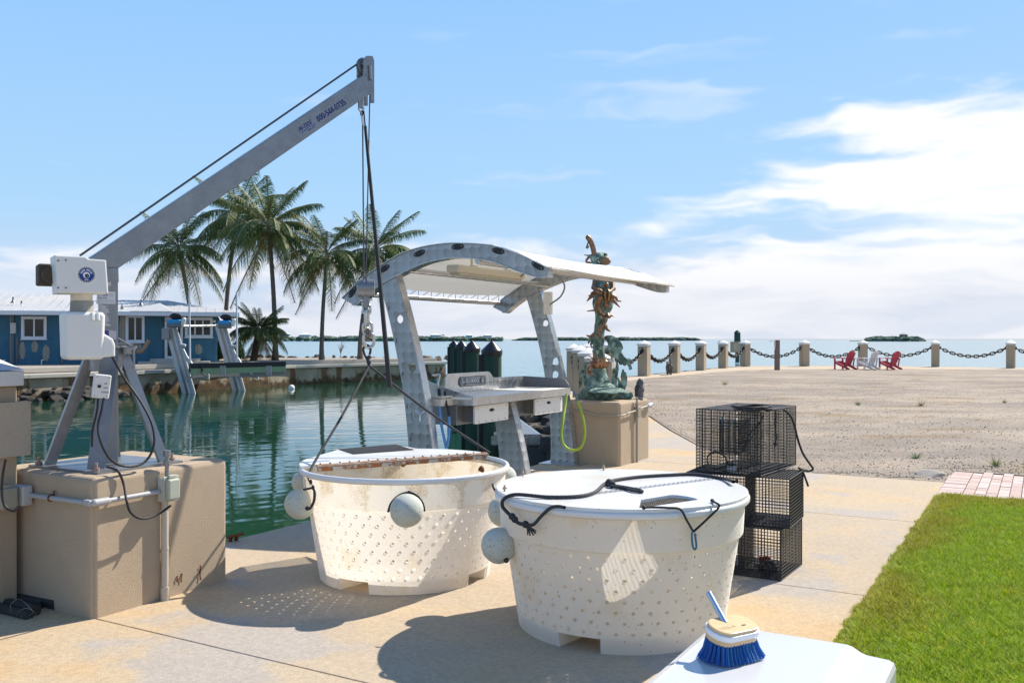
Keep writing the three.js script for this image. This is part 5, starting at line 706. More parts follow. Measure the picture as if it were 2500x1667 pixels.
  const lf = obj('strip_light', place(new RoundedBoxGeometry(0.14, 0.07, 1.28, 4, 0.02), U(7.8, -4.78, 2.165), RY), mat(L(0.62, 0.58, 0.47), 0.5), t);
  obj('diffuser', place(new RoundedBoxGeometry(0.115, 0.04, 1.2, 4, 0.018), U(7.8, -4.78, 2.125), RY), phys(L(0.62, 0.58, 0.47), 0.35, { transmission: 0.3, thickness: 0 }), lf); for (const s of [7.5, 8.15]) obj('hanger', [rod(U(s, -4.78, 2.2), U(s, -4.78, 2.3), 0.012), bx(0.1, 0.012, 0.06, U(s, -4.78, 2.205), RY)], Mt.cream, lf);
  obj('light_cable', tube([U(8.45, -4.78, 2.15), at(1310, 640, 8.6), at(1345, 660, 9.0), at(1378, 695, 9.6), at(1370, 722, 10.0), at(1343, 743, 10.5)], 0.009, 50), mat(L(0.2, 0.21, 0.22), 0.6), t);
  // small white housing at the top of the far leg
  obj('junction_cover', [bx(0.1, 0.26, 0.05, at(1338, 740, 10.6), RY, 0.01)], Mt.white, t);
  // table
  const TH = 0.95; const s0 = 7.36, s1 = 9.44, pf = -4.69, pb = -5.30;
  obj('table_top', [bx(pf - pb, 0.022, s1 - s0, U((s0 + s1) / 2, (pf + pb) / 2, TH - 0.011), RY)], mat(L(0.80, 0.80, 0.79), 0.5, 0.0, { map: rep(T.plast, 1) }), t);
  obj('front_apron', [bx(0.012, 0.078, s1 - s0, U((s0 + s1) / 2, pf + 0.007, TH - 0.039), RY)], Mt.alu, t);
  const ps = (pts, th = 0.012) => { const g = ext(shapeOf(pts), th, 0.001); return basis(boxUV(clean(g)), U(0, pb, 0), uDir, UP, vDir); };
  obj('back_splash', ps([[7.8, 0.95], [9.43, 0.95], [9.43, 1.075], [8.80, 1.078], [8.74, 1.085], [8.67, 1.14], [8.64, 1.15], [7.84, 1.15], [7.8, 1.11]]), mat(L(0.62, 0.63, 0.64), 0.5, 0.8, { roughnessMap: rep(T.swirl, 2), map: rep(T.galv, 2) }), t);
  const ep = ext(shapeOf([[pb, 0.95], [pf, 0.95], [pf - 0.005, 0.985], [pf - 0.05, 1.04], [pf - 0.1, 1.055], [pb, 1.075]]), 0.01, 0.001); obj('end_splash', basis(boxUV(clean(ep)), U(s1, 0, 0), vDir, UP, nu), Mt.galvDark, t);
  const sp = ext(shapeOf([[pb - 0.02, 0.85], [pf, 0.872], [pf, 0.955], [-5.0, 1.03], [-5.2, 1.09], [pb, 1.15], [pb - 0.02, 1.15]]), 0.01, 0.001); obj('side_panel', basis(boxUV(clean(sp)), U(7.40, 0, 0), vDir, UP, nu), Mt.alu, t);
  obj('under_box', [bx(0.34, 0.23, 2.0, U(8.4, -5.06, 0.79), RY, 0.004)], Mt.galv, t);
  for (const [a, b] of [[7.49, 8.13], [8.70, 9.35]]) { const h0 = 0.685, h1 = 0.86, hole = new THREE.Path(), cx = (a + b) / 2; hole.absellipse(cx, 0.805, 0.055, 0.016, 0, Math.PI * 2, true); const g = ext(shapeOf([[a + 0.012, h0], [b - 0.012, h0], [b, h0 + 0.012], [b, h1 - 0.012], [b - 0.012, h1], [a + 0.012, h1], [a, h1 - 0.012], [a, h0 + 0.012]], [hole]), 0.016, 0.003); const d = obj('drawer_front', basis(boxUV(clean(g)), U(0, -4.755, 0), uDir, UP, vDir), Mt.white, t); obj('drawer_body', bx(0.3, 0.15, b - a - 0.06, U(cx, -4.92, 0.775), RY), mat(L(0.12, 0.13, 0.13), 0.7), d); for (const [x, y] of [[a + 0.05, 0.835], [b - 0.05, 0.835], [a + 0.07, 0.705], [a + 0.2, 0.705], [cx, 0.705], [b - 0.2, 0.705], [b - 0.07, 0.705]]) obj('screw', ball(0.006, U(x, -4.736, y), 8, 6), Mt.galvDark, d); }
  // the table's own curved leg
  const ml = [], mr = []; for (let i = 0; i <= 14; i++) { const h = i / 14 * 0.9, c = -4.83 - 0.17 * Math.pow(h / 0.9, 1.5), w = 0.24 + 0.09 * Math.pow(1 - h / 0.9, 1.6); ml.push([c - w / 2, h]); mr.unshift([c + w / 2, h]); }
  obj('leg', inFrame(ext(shapeOf([...ml, ...mr]), 0.107, 0.004), 8.5), Mt.swirl, t);
  const np = obj('name_plate', [ps([[8.07, 1.005], [8.55, 1.005], [8.58, 1.03], [8.58, 1.085], [8.55, 1.11], [8.07, 1.11], [8.04, 1.085], [8.04, 1.03]], 0.018)], mat(L(0.05, 0.05, 0.055), 0.5, 0.2), t);
  const npg = new THREE.PlaneGeometry(0.52, 0.1); basis(npg, U(8.31, pb + 0.0225, 1.0575), uDir, UP, vDir); obj('lettering', npg, mat(0xffffff, 0.5, 0, { alphaTest: 0.5, map: canvasTex(520, 100, (c) => { c.clearRect(0, 0, 520, 100); c.strokeStyle = c.fillStyle = '#eceef0'; c.lineWidth = 4; c.beginPath(); c.roundRect?.(8, 8, 504, 84, 40); c.stroke(); c.font = 'bold 50px sans-serif'; c.save(); c.translate(112, 66); c.scale(0.92, 1.05); c.fillText('KILLERDOCK', 0, 0); c.restore(); c.fillRect(112, 18, 296, 5); c.fillRect(112, 78, 296, 5); for (const x of [62, 458]) { c.beginPath(); c.arc(x, 50, 30, 0, 7); c.stroke(); for (let i = 0; i < 3; i++) { c.save(); c.translate(x, 50); c.rotate(i * 2.094 + 0.3); c.fillRect(0, -5, 26, 10); c.restore(); } } }) }), np);
  obj('hose_bracket', [bx(0.14, 0.018, 0.18, U(7.28, -4.98, 0.955), RY, 0.004), bx(0.14, 0.018, 0.18, U(7.50, -4.86, 0.95), RY, 0.004), bx(0.16, 0.07, 0.40, U(7.38, -5.0, 0.905), RY, 0.006)], Mt.cream, t);
  obj('tap', [tube([at(1069, 962, 8.95), at(1069, 935, 8.95), at(1072, 914, 9.0), at(1060, 918, 9.0)], 0.012, 24), bx(0.05, 0.02, 0.03, at(1060, 916, 9.0), 0.3, 0.005)], Mt.steel, t);
  const cl = thing('cloth', 'dark green cloth hung behind the tap of the cleaning station', 'cloth', at(1053, 940, 9.2)); obj('fold', jitter(place(new THREE.SphereGeometry(0.06, 16, 12).scale(0.5, 1.3, 0.5), at(1056, 942, 9.2)), 0.03, 12, 3), mat(L(0.02, 0.10, 0.09), 0.9), cl);
  const bh = thing('hose', 'light blue hose hanging in a loop left of the drawers', 'hose', at(1085, 1000, 8.8)); obj('hose', tube([at(1072, 970, 8.75), at(1073, 1000, 8.72), at(1078, 1040, 8.68), at(1086, 1078, 8.65), at(1090, 1094, 8.65), at(1094, 1075, 8.65), at(1097, 1040, 8.68), at(1096, 1017, 8.7)], 0.013, 60), mat(L(0.10, 0.30, 0.62), 0.4), bh); obj('fitting', [tube([at(1096, 1018, 8.7), at(1094, 1000, 8.72), at(1089, 985, 8.75), at(1086, 955, 8.8)], 0.012, 24), tube([at(1073, 975, 8.75), at(1072, 950, 8.8)], 0.015, 10), tube([at(1090, 986, 8.75), at(1075, 984, 8.8), at(1068, 988, 8.85)], 0.014, 14)], Mt.black, bh);
  const gh = thing('hose', 'lime green hose hanging in a long loop by the far leg', 'hose', at(1400, 1020, 9.5)); obj('hose', tube([at(1383, 962, 9.9), at(1381, 985, 9.85), at(1374, 1030, 9.7), at(1371, 1065, 9.65), at(1378, 1088, 9.62), at(1398, 1099, 9.6), at(1417, 1093, 9.6), at(1427, 1070, 9.6), at(1427, 1040, 9.6), at(1418, 1000, 9.65), at(1410, 980, 9.7)], 0.0135, 90), mat(L(0.32, 0.46, 0.03), 0.45), gh); obj('cuff', tube([at(1410, 981, 9.7), at(1406, 966, 9.75), at(1401, 955, 9.85)], 0.0135, 16), mat(L(0.16, 0.18, 0.18), 0.5), gh);
}
// ------------------------------------------------------------ pedestal, statue, owl
{
  const t = thing('statue_block', 'beige stucco block carrying the verdigris statue', 'pedestal', U(10.5, -4.79, 0)); obj('block', roundedBlock(10.04, 10.98, -5.25, -4.327, BH, 0.04), Mt.stucco, t);
  const c = thing('electric_conduit', 'grey conduit with square box on the statue block', 'conduit', U(10.5, -4.31, 0.55)), f = -4.30, pm = mat(L(0.36, 0.34, 0.30), 0.6, 0.1, { map: rep(T.plast, 2) });
  obj('riser', [rod(U(10.50, f, 0), U(10.50, f, 0.6), 0.016, 0.016, 12), rod(U(10.50, f, 0.68), U(10.50, f, 0.80), 0.014, 0.014, 10), place(new THREE.CylinderGeometry(0.022, 0.022, 0.03, 6), U(10.50, f, 0.71))], pm, c); obj('box', bx(0.05, 0.125, 0.10, U(10.53, f, 0.62), RY, 0.006), mat(L(0.34, 0.30, 0.24), 0.6, 0.2), c);
  obj('pipe', [tube([U(10.46, f, 0.635), U(10.2, f, 0.62), U(10.03, -4.315, 0.605), U(10.015, -4.6, 0.60), U(10.02, -4.8, 0.64), U(10.02, -5.0, 0.645), U(10.02, -5.15, 0.63)], 0.010, 60), rod(U(10.56, f, 0.65), U(10.86, f, 0.67), 0.012, 0.012, 10)], pm, c); obj('lamp', [rod(U(10.86, f, 0.672), U(10.96, f, 0.68), 0.022, 0.022, 12), ball(0.026, U(10.97, f, 0.68))], mat(L(0.62, 0.66, 0.74), 0.35), c);
  for (const [s, p] of [[10.17, f]]) obj('clip', place(new THREE.TorusGeometry(0.014, 0.004, 6, 12), U(s, p, 0.618), RY), Mt.galv, c);
}
{
  const S = (x, y, d = 0) => at(1420 + x / 3.735, 560 + y / 3.735, 11.49 + d), k = 11.49 / F / 3.735, t = thing('statue', 'tall verdigris and copper sea sculpture with tentacles on the stucco block', 'statue', W(1.09, BH, 11.49));
  const vm = mat(L(0.9, 0.9, 0.9), 0.72, 0.15, { map: rep(T.verd, 2.6), bumpMap: rep(T.grainH, 4), bumpScale: 0.008 }), cm = mat(L(0.95, 0.95, 0.95), 0.38, 0.6, { map: rep(T.copper, 5) });
  const B = (a, b, ra, rb) => [a, b, ra * k, rb * k];
  obj('body', field([
    B(S(195, 540), S(195, 680), 88, 92), B(S(195, 680), S(185, 800), 88, 55), B(S(185, 800), S(170, 880), 52, 48), B(S(170, 880), S(150, 1000), 46, 52), B(S(150, 1000), S(160, 1150), 54, 50), B(S(160, 1150), S(150, 1300), 50, 66), B(S(150, 1300), S(150, 1420), 70, 120),
    B(S(60, 1500, -0.1), S(240, 1480, -0.15), 70, 80), B(S(300, 1500, -0.05), S(440, 1515, -0.05), 55, 32), B(S(150, 1480, 0.15), S(330, 1500, 0.1), 70, 60), B(S(-10, 1520, 0.0), S(60, 1500), 34, 60),
  ], 0.022, 0.03, 0.035), vm, t);
  obj('torso', field([B(S(185, 262), S(215, 275), 40, 40), B(S(235, 282, -0.01), S(252, 288, -0.02), 20, 12), B(S(252, 290, -0.02), S(262, 296, -0.03), 9, 6), B(S(238, 305, -0.01), S(246, 312, -0.02), 16, 8), B(S(200, 300), S(205, 380), 26, 28), B(S(150, 430), S(245, 430), 32, 32), B(S(200, 400), S(195, 540), 56, 66), B(S(125, 440), S(108, 530, -0.1), 21, 17), B(S(108, 530, -0.1), S(180, 560, -0.2), 17, 14), B(S(270, 440), S(292, 540, -0.1), 21, 17), B(S(292, 540, -0.1), S(250, 575, -0.22), 17, 14)], 0.012, 0.03, 0.025), mat(L(0.30, 0.20, 0.13), 0.45, 0.4, { map: rep(T.plast, 2), bumpMap: rep(T.grainH, 4), bumpScale: 0.004 }), t);
  obj('hair', field([B(S(110, 260), S(170, 250, -0.03), 26, 34), B(S(150, 235), S(215, 235), 26, 24), B(S(100, 290), S(80, 240), 14, 10), B(S(80, 240), S(20, 232), 10, 4), B(S(120, 300), S(150, 330), 26, 30)], 0.010, 0.02, 0.012), vm, t);
  obj('raised_arm', tube([S(120, 270), S(115, 220), S(105, 170), S(88, 120), S(68, 85), S(56, 72)], 0.033, 40, 12), cm, t); obj('tentacle_tip', [ball(0.028, S(56, 72)), tube([S(72, 95), S(60, 120), S(50, 150), S(44, 165), S(55, 170), S(62, 156), S(54, 146)], 0.009, 40), tube([S(100, 230), S(60, 260), S(45, 290), S(70, 305), S(90, 310)], 0.016, 40)], cm, t);
  const om = mat(0xffffff, 0.32, 0.4, { map: dataTex(256, (u, v) => { const s = Math.sin(u * 6.283 * 7 + 0.6 * vn(u * 6, v * 6, 6, 4)); return s > 0.15 ? [0.66, 0.50, 0.32] : [0.10, 0.12, 0.12]; }, true) });
  obj('octopus_head', place(new THREE.SphereGeometry(1, 32, 24).scale(48 * k, 58 * k, 50 * k), S(232, 598, -0.28), 0, -0.2), om, t); obj('octopus_eye', [ball(0.03, S(228, 505, -0.26)), ball(0.022, S(195, 520, -0.26))], cm, t);
  const tn = (pts, r0, r1 = 0.006) => { const c = new THREE.CatmullRomCurve3(pts), n = 46, m = 8, g = new THREE.TubeGeometry(c, n, 1, m), p = g.attributes.position; for (let i = 0; i <= n; i++) { const q = c.getPointAt(i / n), r = mix(r0, r1, Math.pow(i / n, 0.8)); for (let j = 0; j <= m; j++) { const a = i * (m + 1) + j; p.setXYZ(a, q.x + (p.getX(a) - q.x) * r, q.y + (p.getY(a) - q.y) * r, q.z + (p.getZ(a) - q.z) * r); } } g.computeVertexNormals(); return g; };
  const D = -0.27; for (const pts of [[S(200, 610, D), S(165, 640, D), S(150, 700, D), S(170, 760, D + 0.04), S(210, 800, D + 0.1), S(205, 860, D + 0.12), S(160, 890, D + 0.1), S(165, 950, D + 0.1), S(195, 1000, D + 0.12)], [S(215, 650, D), S(220, 700, D), S(250, 690, D), S(240, 650, D)], [S(270, 600, D), S(310, 620, D), S(330, 650, D), S(365, 655, D)], [S(265, 630, D), S(300, 660, D), S(330, 690, D), S(350, 710, D)], [S(200, 590, D), S(130, 570, D), S(95, 580, D + 0.05), S(80, 600, D + 0.1), S(60, 605, D + 0.1)], [S(185, 620, D), S(150, 640, D), S(135, 690, D), S(150, 730, D), S(90, 740, D), S(50, 745, D)], [S(235, 780, D + 0.1), S(255, 800, D), S(275, 785, D), S(298, 795, D)], [S(100, 600, -0.1), S(75, 625, -0.1), S(48, 655, -0.1)], [S(215, 880, -0.1), S(230, 905, -0.1), S(262, 925, -0.1)], [S(115, 960, -0.1), S(80, 975, -0.1), S(42, 965, -0.1)], [S(165, 900, -0.17), S(150, 950, -0.17), S(180, 985, -0.17), S(215, 1010, -0.17)], [S(130, 570, -0.2), S(110, 590, -0.2), S(95, 565, -0.2)]]) obj('tentacle', tn(pts, 0.032), cm, t);
  // crab
  const cr = obj('crab', field([B(S(130, 1230, D), S(210, 1225, D), 42, 40), B(S(105, 1240, D), S(70, 1270, D), 14, 20), B(S(70, 1270, D), S(75, 1310, D), 22, 16), B(S(75, 1310, D), S(100, 1325, D), 12, 8)], 0.009, 0.02, 0.012), cm, t);
  for (const [a, b, c] of [[[120, 1200], [85, 1160], [55, 1150]], [[130, 1195], [110, 1140], [98, 1095]], [[150, 1190], [135, 1140], [125, 1110]], [[200, 1195], [215, 1170], [235, 1165]], [[215, 1205], [245, 1180], [262, 1185]], [[220, 1225], [250, 1205], [262, 1215]], [[215, 1250], [235, 1280], [243, 1315]], [[110, 1215], [70, 1190], [48, 1180]], [[200, 1200], [190, 1170], [205, 1155]]]) obj('crab_leg', tn([S(...a, D), S(...b, D), S(...c, D)], 0.014, 0.004), cm, cr);
  // fluke and weed: curved blades
  const blade = (pts, w, m = vm) => { const c = new THREE.CatmullRomCurve3(pts), n = 14, l = [], r = [], P = []; for (let i = 0; i <= n; i++) { const q = c.getPointAt(i / n), tg = c.getTangentAt(i / n), s = tg.clone().cross(V(0.25, 0, 1)).normalize().multiplyScalar(w(i / n)); l.push(q.clone().add(s)); r.push(q.clone().sub(s)); } const z = V(0, 0, 0.012); for (let i = 0; i < n; i++) for (const o of [z, z.clone().negate()]) { const a = l[i].clone().add(o), b = l[i + 1].clone().add(o), d = r[i].clone().add(o), e = r[i + 1].clone().add(o); P.push(...a.toArray(), ...d.toArray(), ...b.toArray(), ...d.toArray(), ...e.toArray(), ...b.toArray()); } const g = new THREE.BufferGeometry(); g.setAttribute('position', new THREE.BufferAttribute(new Float32Array(P), 3)); g.computeVertexNormals(); return boxUV(g); };
  obj('tail_fluke', [blade([S(205, 990), S(260, 1000, -0.05), S(310, 1060, -0.1), S(330, 1140, -0.1), S(375, 1190, -0.1), S(425, 1215, -0.1), S(450, 1278, -0.1)], (q) => 0.02 + 0.07 * Math.sin(Math.PI * Math.min(1, q * 1.1)) * (q < 0.45 ? 1 : 0.55)), blade([S(300, 1010, -0.05), S(265, 1060, -0.1), S(235, 1110, -0.12), S(212, 1112, -0.12)], (q) => 0.05 * (1 - q) + 0.01), blade([S(310, 1080, -0.1), S(290, 1140, -0.12), S(270, 1190, -0.12)], (q) => 0.05 * (1 - q) + 0.008), blade([S(420, 1215, -0.1), S(440, 1190, -0.1), S(425, 1175, -0.1)], (q) => 0.02 * (1 - q) + 0.005)], vm, t);
  for (const [pts, w] of [[[S(95, 990), S(70, 1020), S(60, 1045)], 0.03], [[S(110, 1020), S(85, 1050), S(100, 1075)], 0.02], [[S(225, 900), S(232, 915), S(262, 930)], 0.012]]) obj('fin', blade(pts, (q) => w * (1 - q) + 0.004), vm, t);
  for (const [pts, w] of [[[S(315, 1485, -0.05), S(300, 1400), S(312, 1310), S(325, 1260), S(322, 1205)], 0.03], [[S(330, 1480, -0.05), S(345, 1400), S(330, 1350)], 0.02], [[S(370, 1485, -0.05), S(385, 1400), S(378, 1330), S(380, 1275)], 0.032], [[S(375, 1480, -0.05), S(400, 1380), S(398, 1300)], 0.022], [[S(45, 1450, -0.1), S(40, 1400), S(28, 1330)], 0.025], [[S(60, 1450, -0.12), S(75, 1390), S(62, 1355)], 0.02], [[S(-15, 1440), S(0, 1330), S(30, 1250), S(38, 1205)], 0.022], [[S(300, 1470, -0.08), S(290, 1380), S(297, 1260)], 0.018]]) obj('weed_blade', blade(pts, (q) => w * Math.sin(Math.PI * (0.15 + 0.8 * q)) + 0.004), vm, t);
  const shell = new THREE.SphereGeometry(1, 24, 12, 0, 6.284, 0, 1.5); shell.scale(0.24, 0.05, 0.16); obj('shell', place(jitter(shell, 0.01, 14, 6), S(230, 1478, -0.26), 0.3, 0.1), vm, t);
}
{
  const c = W(1.592, BH + 0.0, 11.5), t = thing('owl_decoy', 'speckled grey owl decoy on the corner of the statue block', 'owl decoy', c.clone()); const q = (x, y, z = 0) => c.clone().add(V(x, y, z));
  const om = mat(L(1, 1, 1), 0.8, 0, { map: dataTex(256, (u, v) => { const [d, id] = cells(u * 22, v * 22, 22, 5); const k = d < 0.3 ? 0.32 : 0.05 + 0.05 * id; return [k, k * 1.02, k * 1.12]; }), bumpMap: rep(T.stuccoH, 5), bumpScale: 0.004 });
  obj('body', boxUV(field([[q(0, 0.06), q(0.0, 0.12), 0.045, 0.058], [q(0.0, 0.12), q(0.005, 0.185), 0.058, 0.042], [q(0.008, 0.2), q(0.018, 0.215), 0.04, 0.036], [q(-0.02, 0.03), q(-0.01, 0.08), 0.02, 0.04], [q(0.02, 0.01), q(0.01, 0.05), 0.03, 0.035], [q(-0.005, 0.235), q(0.002, 0.25), 0.012, 0.006]], 0.005, 0.02, 0.02), 3), om, t);
  obj('wing', field([[q(-0.02, 0.17, 0.05), q(-0.045, 0.05, 0.03), 0.022, 0.012], [q(-0.03, 0.16, 0.02), q(-0.05, 0.04, 0.0), 0.022, 0.01]], 0.005, 0.02, 0.01), mat(L(0.05, 0.055, 0.06), 0.8, 0, { bumpMap: rep(T.stuccoH, 6), bumpScale: 0.004 }), t);
  obj('beak', place(new THREE.ConeGeometry(0.008, 0.025, 8).rotateZ(-2.0), q(0.057, 0.2, 0.01)), Mt.black, t); obj('face', place(new THREE.SphereGeometry(0.026, 14, 10).scale(0.5, 1, 1), q(0.043, 0.212, 0.008)), mat(L(0.45, 0.46, 0.5), 0.8), t); obj('base', lathe([[0, 0], [0.045, 0], [0.05, 0.012], [0.04, 0.025], [0, 0.03]], 20, c), mat(L(0.25, 0.26, 0.30), 0.8, 0, { map: rep(T.plast, 3) }), t);
}
// ------------------------------------------------------------ mooring piles and the grated walkway
{
  Mt.pile = mat(L(0.035, 0.075, 0.05), 0.75, 0, { map: T.pile, bumpMap: T.pile, bumpScale: 0.01 }); const list = [[-0.34, 15.5, 1.06, 'nearest dark green mooring pile with black cone cap, right of its row'], [-0.845, 19.4, 1.2, 'second nearest dark green pile of the row'], [-1.42, 25.9, 1.28, 'third dark green pile of the row'], [-2.02, 32, 1.35, 'farthest dark green pile, left of its row']];
  for (const [x, z, top, label] of list) { const b = W(x, WL, z), t = thing('mooring_pile', label, 'pile', b, 'black capped mooring piles'), r = 0.165, hh = 1.255; obj('shaft', lathe([[r, -0.9], [r, hh - WL], [0, hh - WL]], 28, b), Mt.pile, t); obj('cone_cap', lathe([[r * 1.06, hh - 0.02 - WL], [r * 1.1, hh + 0.045 - WL], [r * 1.08, hh + 0.07 - WL], [0.02, hh + 0.22 - WL], [0, hh + 0.225 - WL]], 28, b), mat(L(0.014, 0.014, 0.017), 0.28), t); obj('rub_strip', bx(0.10, 2.6, 0.09, b.clone().add(V(-r * 1.05, 1.05, 0.03)), 0.2, 0.01), Mt.rubber, t); }
  const t = thing('walkway', 'aluminium grated walkway at the foot of the piles', 'walkway', W(0.1, -0.05, 16)); for (let i = 0; i < 30; i++) { const z = 15 + i * 0.11, x1 = mix(0.45, 0.10, (z - 15) / 3.2); obj('slat', bx(x1 + 0.3, 0.03, 0.06, W((x1 - 0.3) / 2, -0.05, z)), Mt.alu, t); }
  obj('side_beam', [barAB(W(0.45, -0.10, 15), W(0.10, -0.10, 18.2), 0.04, 0.12), bx(0.8, 0.14, 0.05, W(0.06, -0.14, 14.96))], Mt.alu, t); obj('bracket', [barAB(W(0.3, -0.15, 15.0), W(-0.1, -0.75, 15.1), 0.06, 0.06), barAB(W(0.1, -0.15, 15.0), W(-0.1, -0.6, 15.1), 0.04, 0.04)], Mt.galvDark, t);
}
// ------------------------------------------------------------ posts and anchor chain along the sea wall
{
  const near = [[1.46, 15.5], [1.63, 19.5], [1.76, 23.5], [1.85, 27.5], [2.6, 31.4], [3.64, 35.0]], far = [[5.51, 38.4], [7.38, 41.8], [9.32, 45.4], [11.22, 48.9], [13.14, 51.9], [16.61, 52.3], [20.2, 53.0], [23.6, 51.3], [26.5, 48.9], [29.3, 46.3]];
  const ord = ['first', 'second', 'third', 'fourth', 'fifth', 'sixth', 'seventh', 'eighth', 'ninth', 'tenth']; const all = [...near.map(([x, z], i) => [x, z, 1.32 + 0.02 * i]), ...far.map(([x, z]) => [x, z, 1.47])];
  const names = all.map((_, i) => i < 6 ? ['beige post with white pyramid cap directly behind the statue, nearest of its row', 'second nearest beige capped post behind the statue', 'third beige capped post behind the far leg of the cleaning station', 'fourth beige capped post behind the far leg of the cleaning station', 'beige capped post hidden behind the statue trunk', 'beige capped post beside the tail of the statue'][i] : i === 12 ? 'beige capped post behind the pink and white garden chairs' : `${ord[i - 6]} beige capped post of the chain fence right of the statue`);
  let proto; const postAt = []; const ang = (i) => { const a = all[Math.max(0, i - 1)], b = all[Math.min(all.length - 1, i + 1)]; return Math.atan2(b[1] - a[1], b[0] - a[0]); };
  all.forEach(([x, z, h], i) => {
    const b = W(x, 0, z); let t;
    if (!proto) { t = proto = thing('fence_post', names[i], 'post', b, 'capped posts of the chain fence'); obj('shaft', bx(0.42, 1.26, 0.42, b.clone().setY(0.63), 0, 0.012), Mt.stuccoFar, t); const c = new THREE.CylinderGeometry(0.012, 0.345, 0.15, 4); c.rotateY(Math.PI / 4); obj('cap', [place(c, b.clone().setY(1.42)), bx(0.47, 0.07, 0.47, b.clone().setY(1.31), 0, 0.008)], Mt.capWhite, t); }
    else t = dup(proto, b, names[i]);
    t.rotation.y = ang(i) * (i < 5 ? 1 : 1) + (i > 10 ? 0.12 : 0); t.scale.y = h / 1.495; postAt.push([b, h]);
  });
  { const b = W(2.28, 0, 21.5), t = thing('stone_pier', 'low flat topped beige pier behind the weed blades of the statue', 'pier', b); obj('shaft', bx(0.26, 0.86, 0.3, b.clone().setY(0.40), 0.1, 0.01), Mt.stuccoFar, t); }
  const lp = []; for (let i = 0; i < 20; i++) { const a = i / 20 * 6.2832; lp.push(V(Math.cos(a) * 0.062 + Math.sign(Math.cos(a)) * 0.075, Math.sin(a) * 0.075, 0)); } const linkG = M([new THREE.TubeGeometry(new THREE.CatmullRomCurve3(lp, true), 26, 0.026, 6, true), new THREE.CylinderGeometry(0.018, 0.018, 0.13, 6)]), lm = mat(L(0.035, 0.028, 0.025), 0.55, 0.4, { map: rep(T.grain, 4) }), lm2 = mat(L(0.075, 0.04, 0.025), 0.7, 0.3, { map: rep(T.grain, 4) });
  for (let i = 0; i < all.length - 1; i++) {
    const [A, hA] = postAt[i], [B, hB] = postAt[i + 1], a = A.clone().setY(hA * 0.74), b = B.clone().setY(hB * 0.74), d = b.clone().sub(a).setY(0).normalize(); a.addScaledVector(d, 0.15); b.addScaledVector(d, -0.15); if (i === 12) { a.add(V(0, 0.03, 0)); }
    const c = new THREE.CatmullRomCurve3(Array.from({ length: 13 }, (_, k) => { const q = k / 12, s = 0.50 + 0.05 * hash(i, 4); return a.clone().lerp(b, q).add(V(0, -s * (1 - Math.pow(2 * q - 1, 2)), 0)); })), len = c.getLength(), n = Math.round(len / 0.205), t = thing('anchor_chain', i < 6 ? ['heavy black chain hanging behind the sink of the cleaning station, nearest of the row', 'heavy black chain between the second and third posts behind the station leg', 'heavy black chain between the third and fourth posts behind the station leg', 'heavy black chain hidden behind the statue between far posts', 'heavy black chain behind the statue crab', 'heavy black chain from behind the tail fluke to the first clear post'][i] : i === 11 ? 'heavy black chain behind the left pink chair' : i === 12 ? 'heavy rusty chain behind the white chair and the right pink chair' : i === 14 ? 'heavy chain leaving the frame at the right edge' : `heavy black chain between the ${ord[i - 6]} and ${ord[i - 5]} capped posts`, 'chain', a.clone(), 'chains of the fence');
    for (let k = 0; k <= n; k++) { const q = c.getPointAt(clamp(k / n)), tg = c.getTangentAt(clamp(k / n)), o = new THREE.Mesh(linkG, i > 11 ? lm2 : lm); o.name = 'link'; o.castShadow = o.receiveShadow = true; const x = tg, y0 = UP.clone().addScaledVector(x, -UP.dot(x)).normalize(), z0 = x.clone().cross(y0), r = k % 2 ? 1.35 : 0.15, y = y0.clone().multiplyScalar(Math.cos(r)).addScaledVector(z0, Math.sin(r)), z = x.clone().cross(y); o.quaternion.setFromRotationMatrix(new THREE.Matrix4().makeBasis(x, y, z)); o.position.copy(q).sub(a); t.add(o); }
  }
  // tap post, sign board, channel marker
  const b = gp(1898, 904), tp = thing('tap_post', 'weathered wooden post with a white tap pipe in front of the sea', 'post', b); obj('post', [bx(0.2, 1.48, 0.2, b.clone().setY(0.74), 0.2, 0.01)], mat(L(0.24, 0.16, 0.12), 0.9, 0, { map: rep(T.wood, 1) }), tp); obj('pipe', [tube([b.clone().add(V(-0.14, 1.0, 0.08)), b.clone().add(V(-0.12, 1.42, 0.08)), b.clone().add(V(-0.22, 1.46, 0.08)), b.clone().add(V(-0.40, 1.40, 0.08))], 0.02, 20)], Mt.white, tp);
  const sg = at(1801, 847, 54.5), sn = thing('sign_board', 'square tan notice board with a red ring, beside the fifth capped post', 'sign', sg.clone()); obj('board', bx(0.86, 0.64, 0.05, sg, 0.1), mat(L(0.38, 0.31, 0.22), 0.8), sn); obj('panel', place(new THREE.PlaneGeometry(0.66, 0.46), sg.clone().add(V(0.05, 0, 0.032)), 0.1), mat(0xffffff, 0.6, 0, { map: canvasTex(132, 92, (c) => { c.fillStyle = '#b9a993'; c.fillRect(0, 0, 132, 92); c.strokeStyle = '#c06a5c'; c.lineWidth = 4; c.strokeRect(6, 6, 120, 80); c.strokeStyle = '#4a3b34'; c.beginPath(); c.arc(82, 46, 28, 0, 7); c.stroke(); }) }), sn);
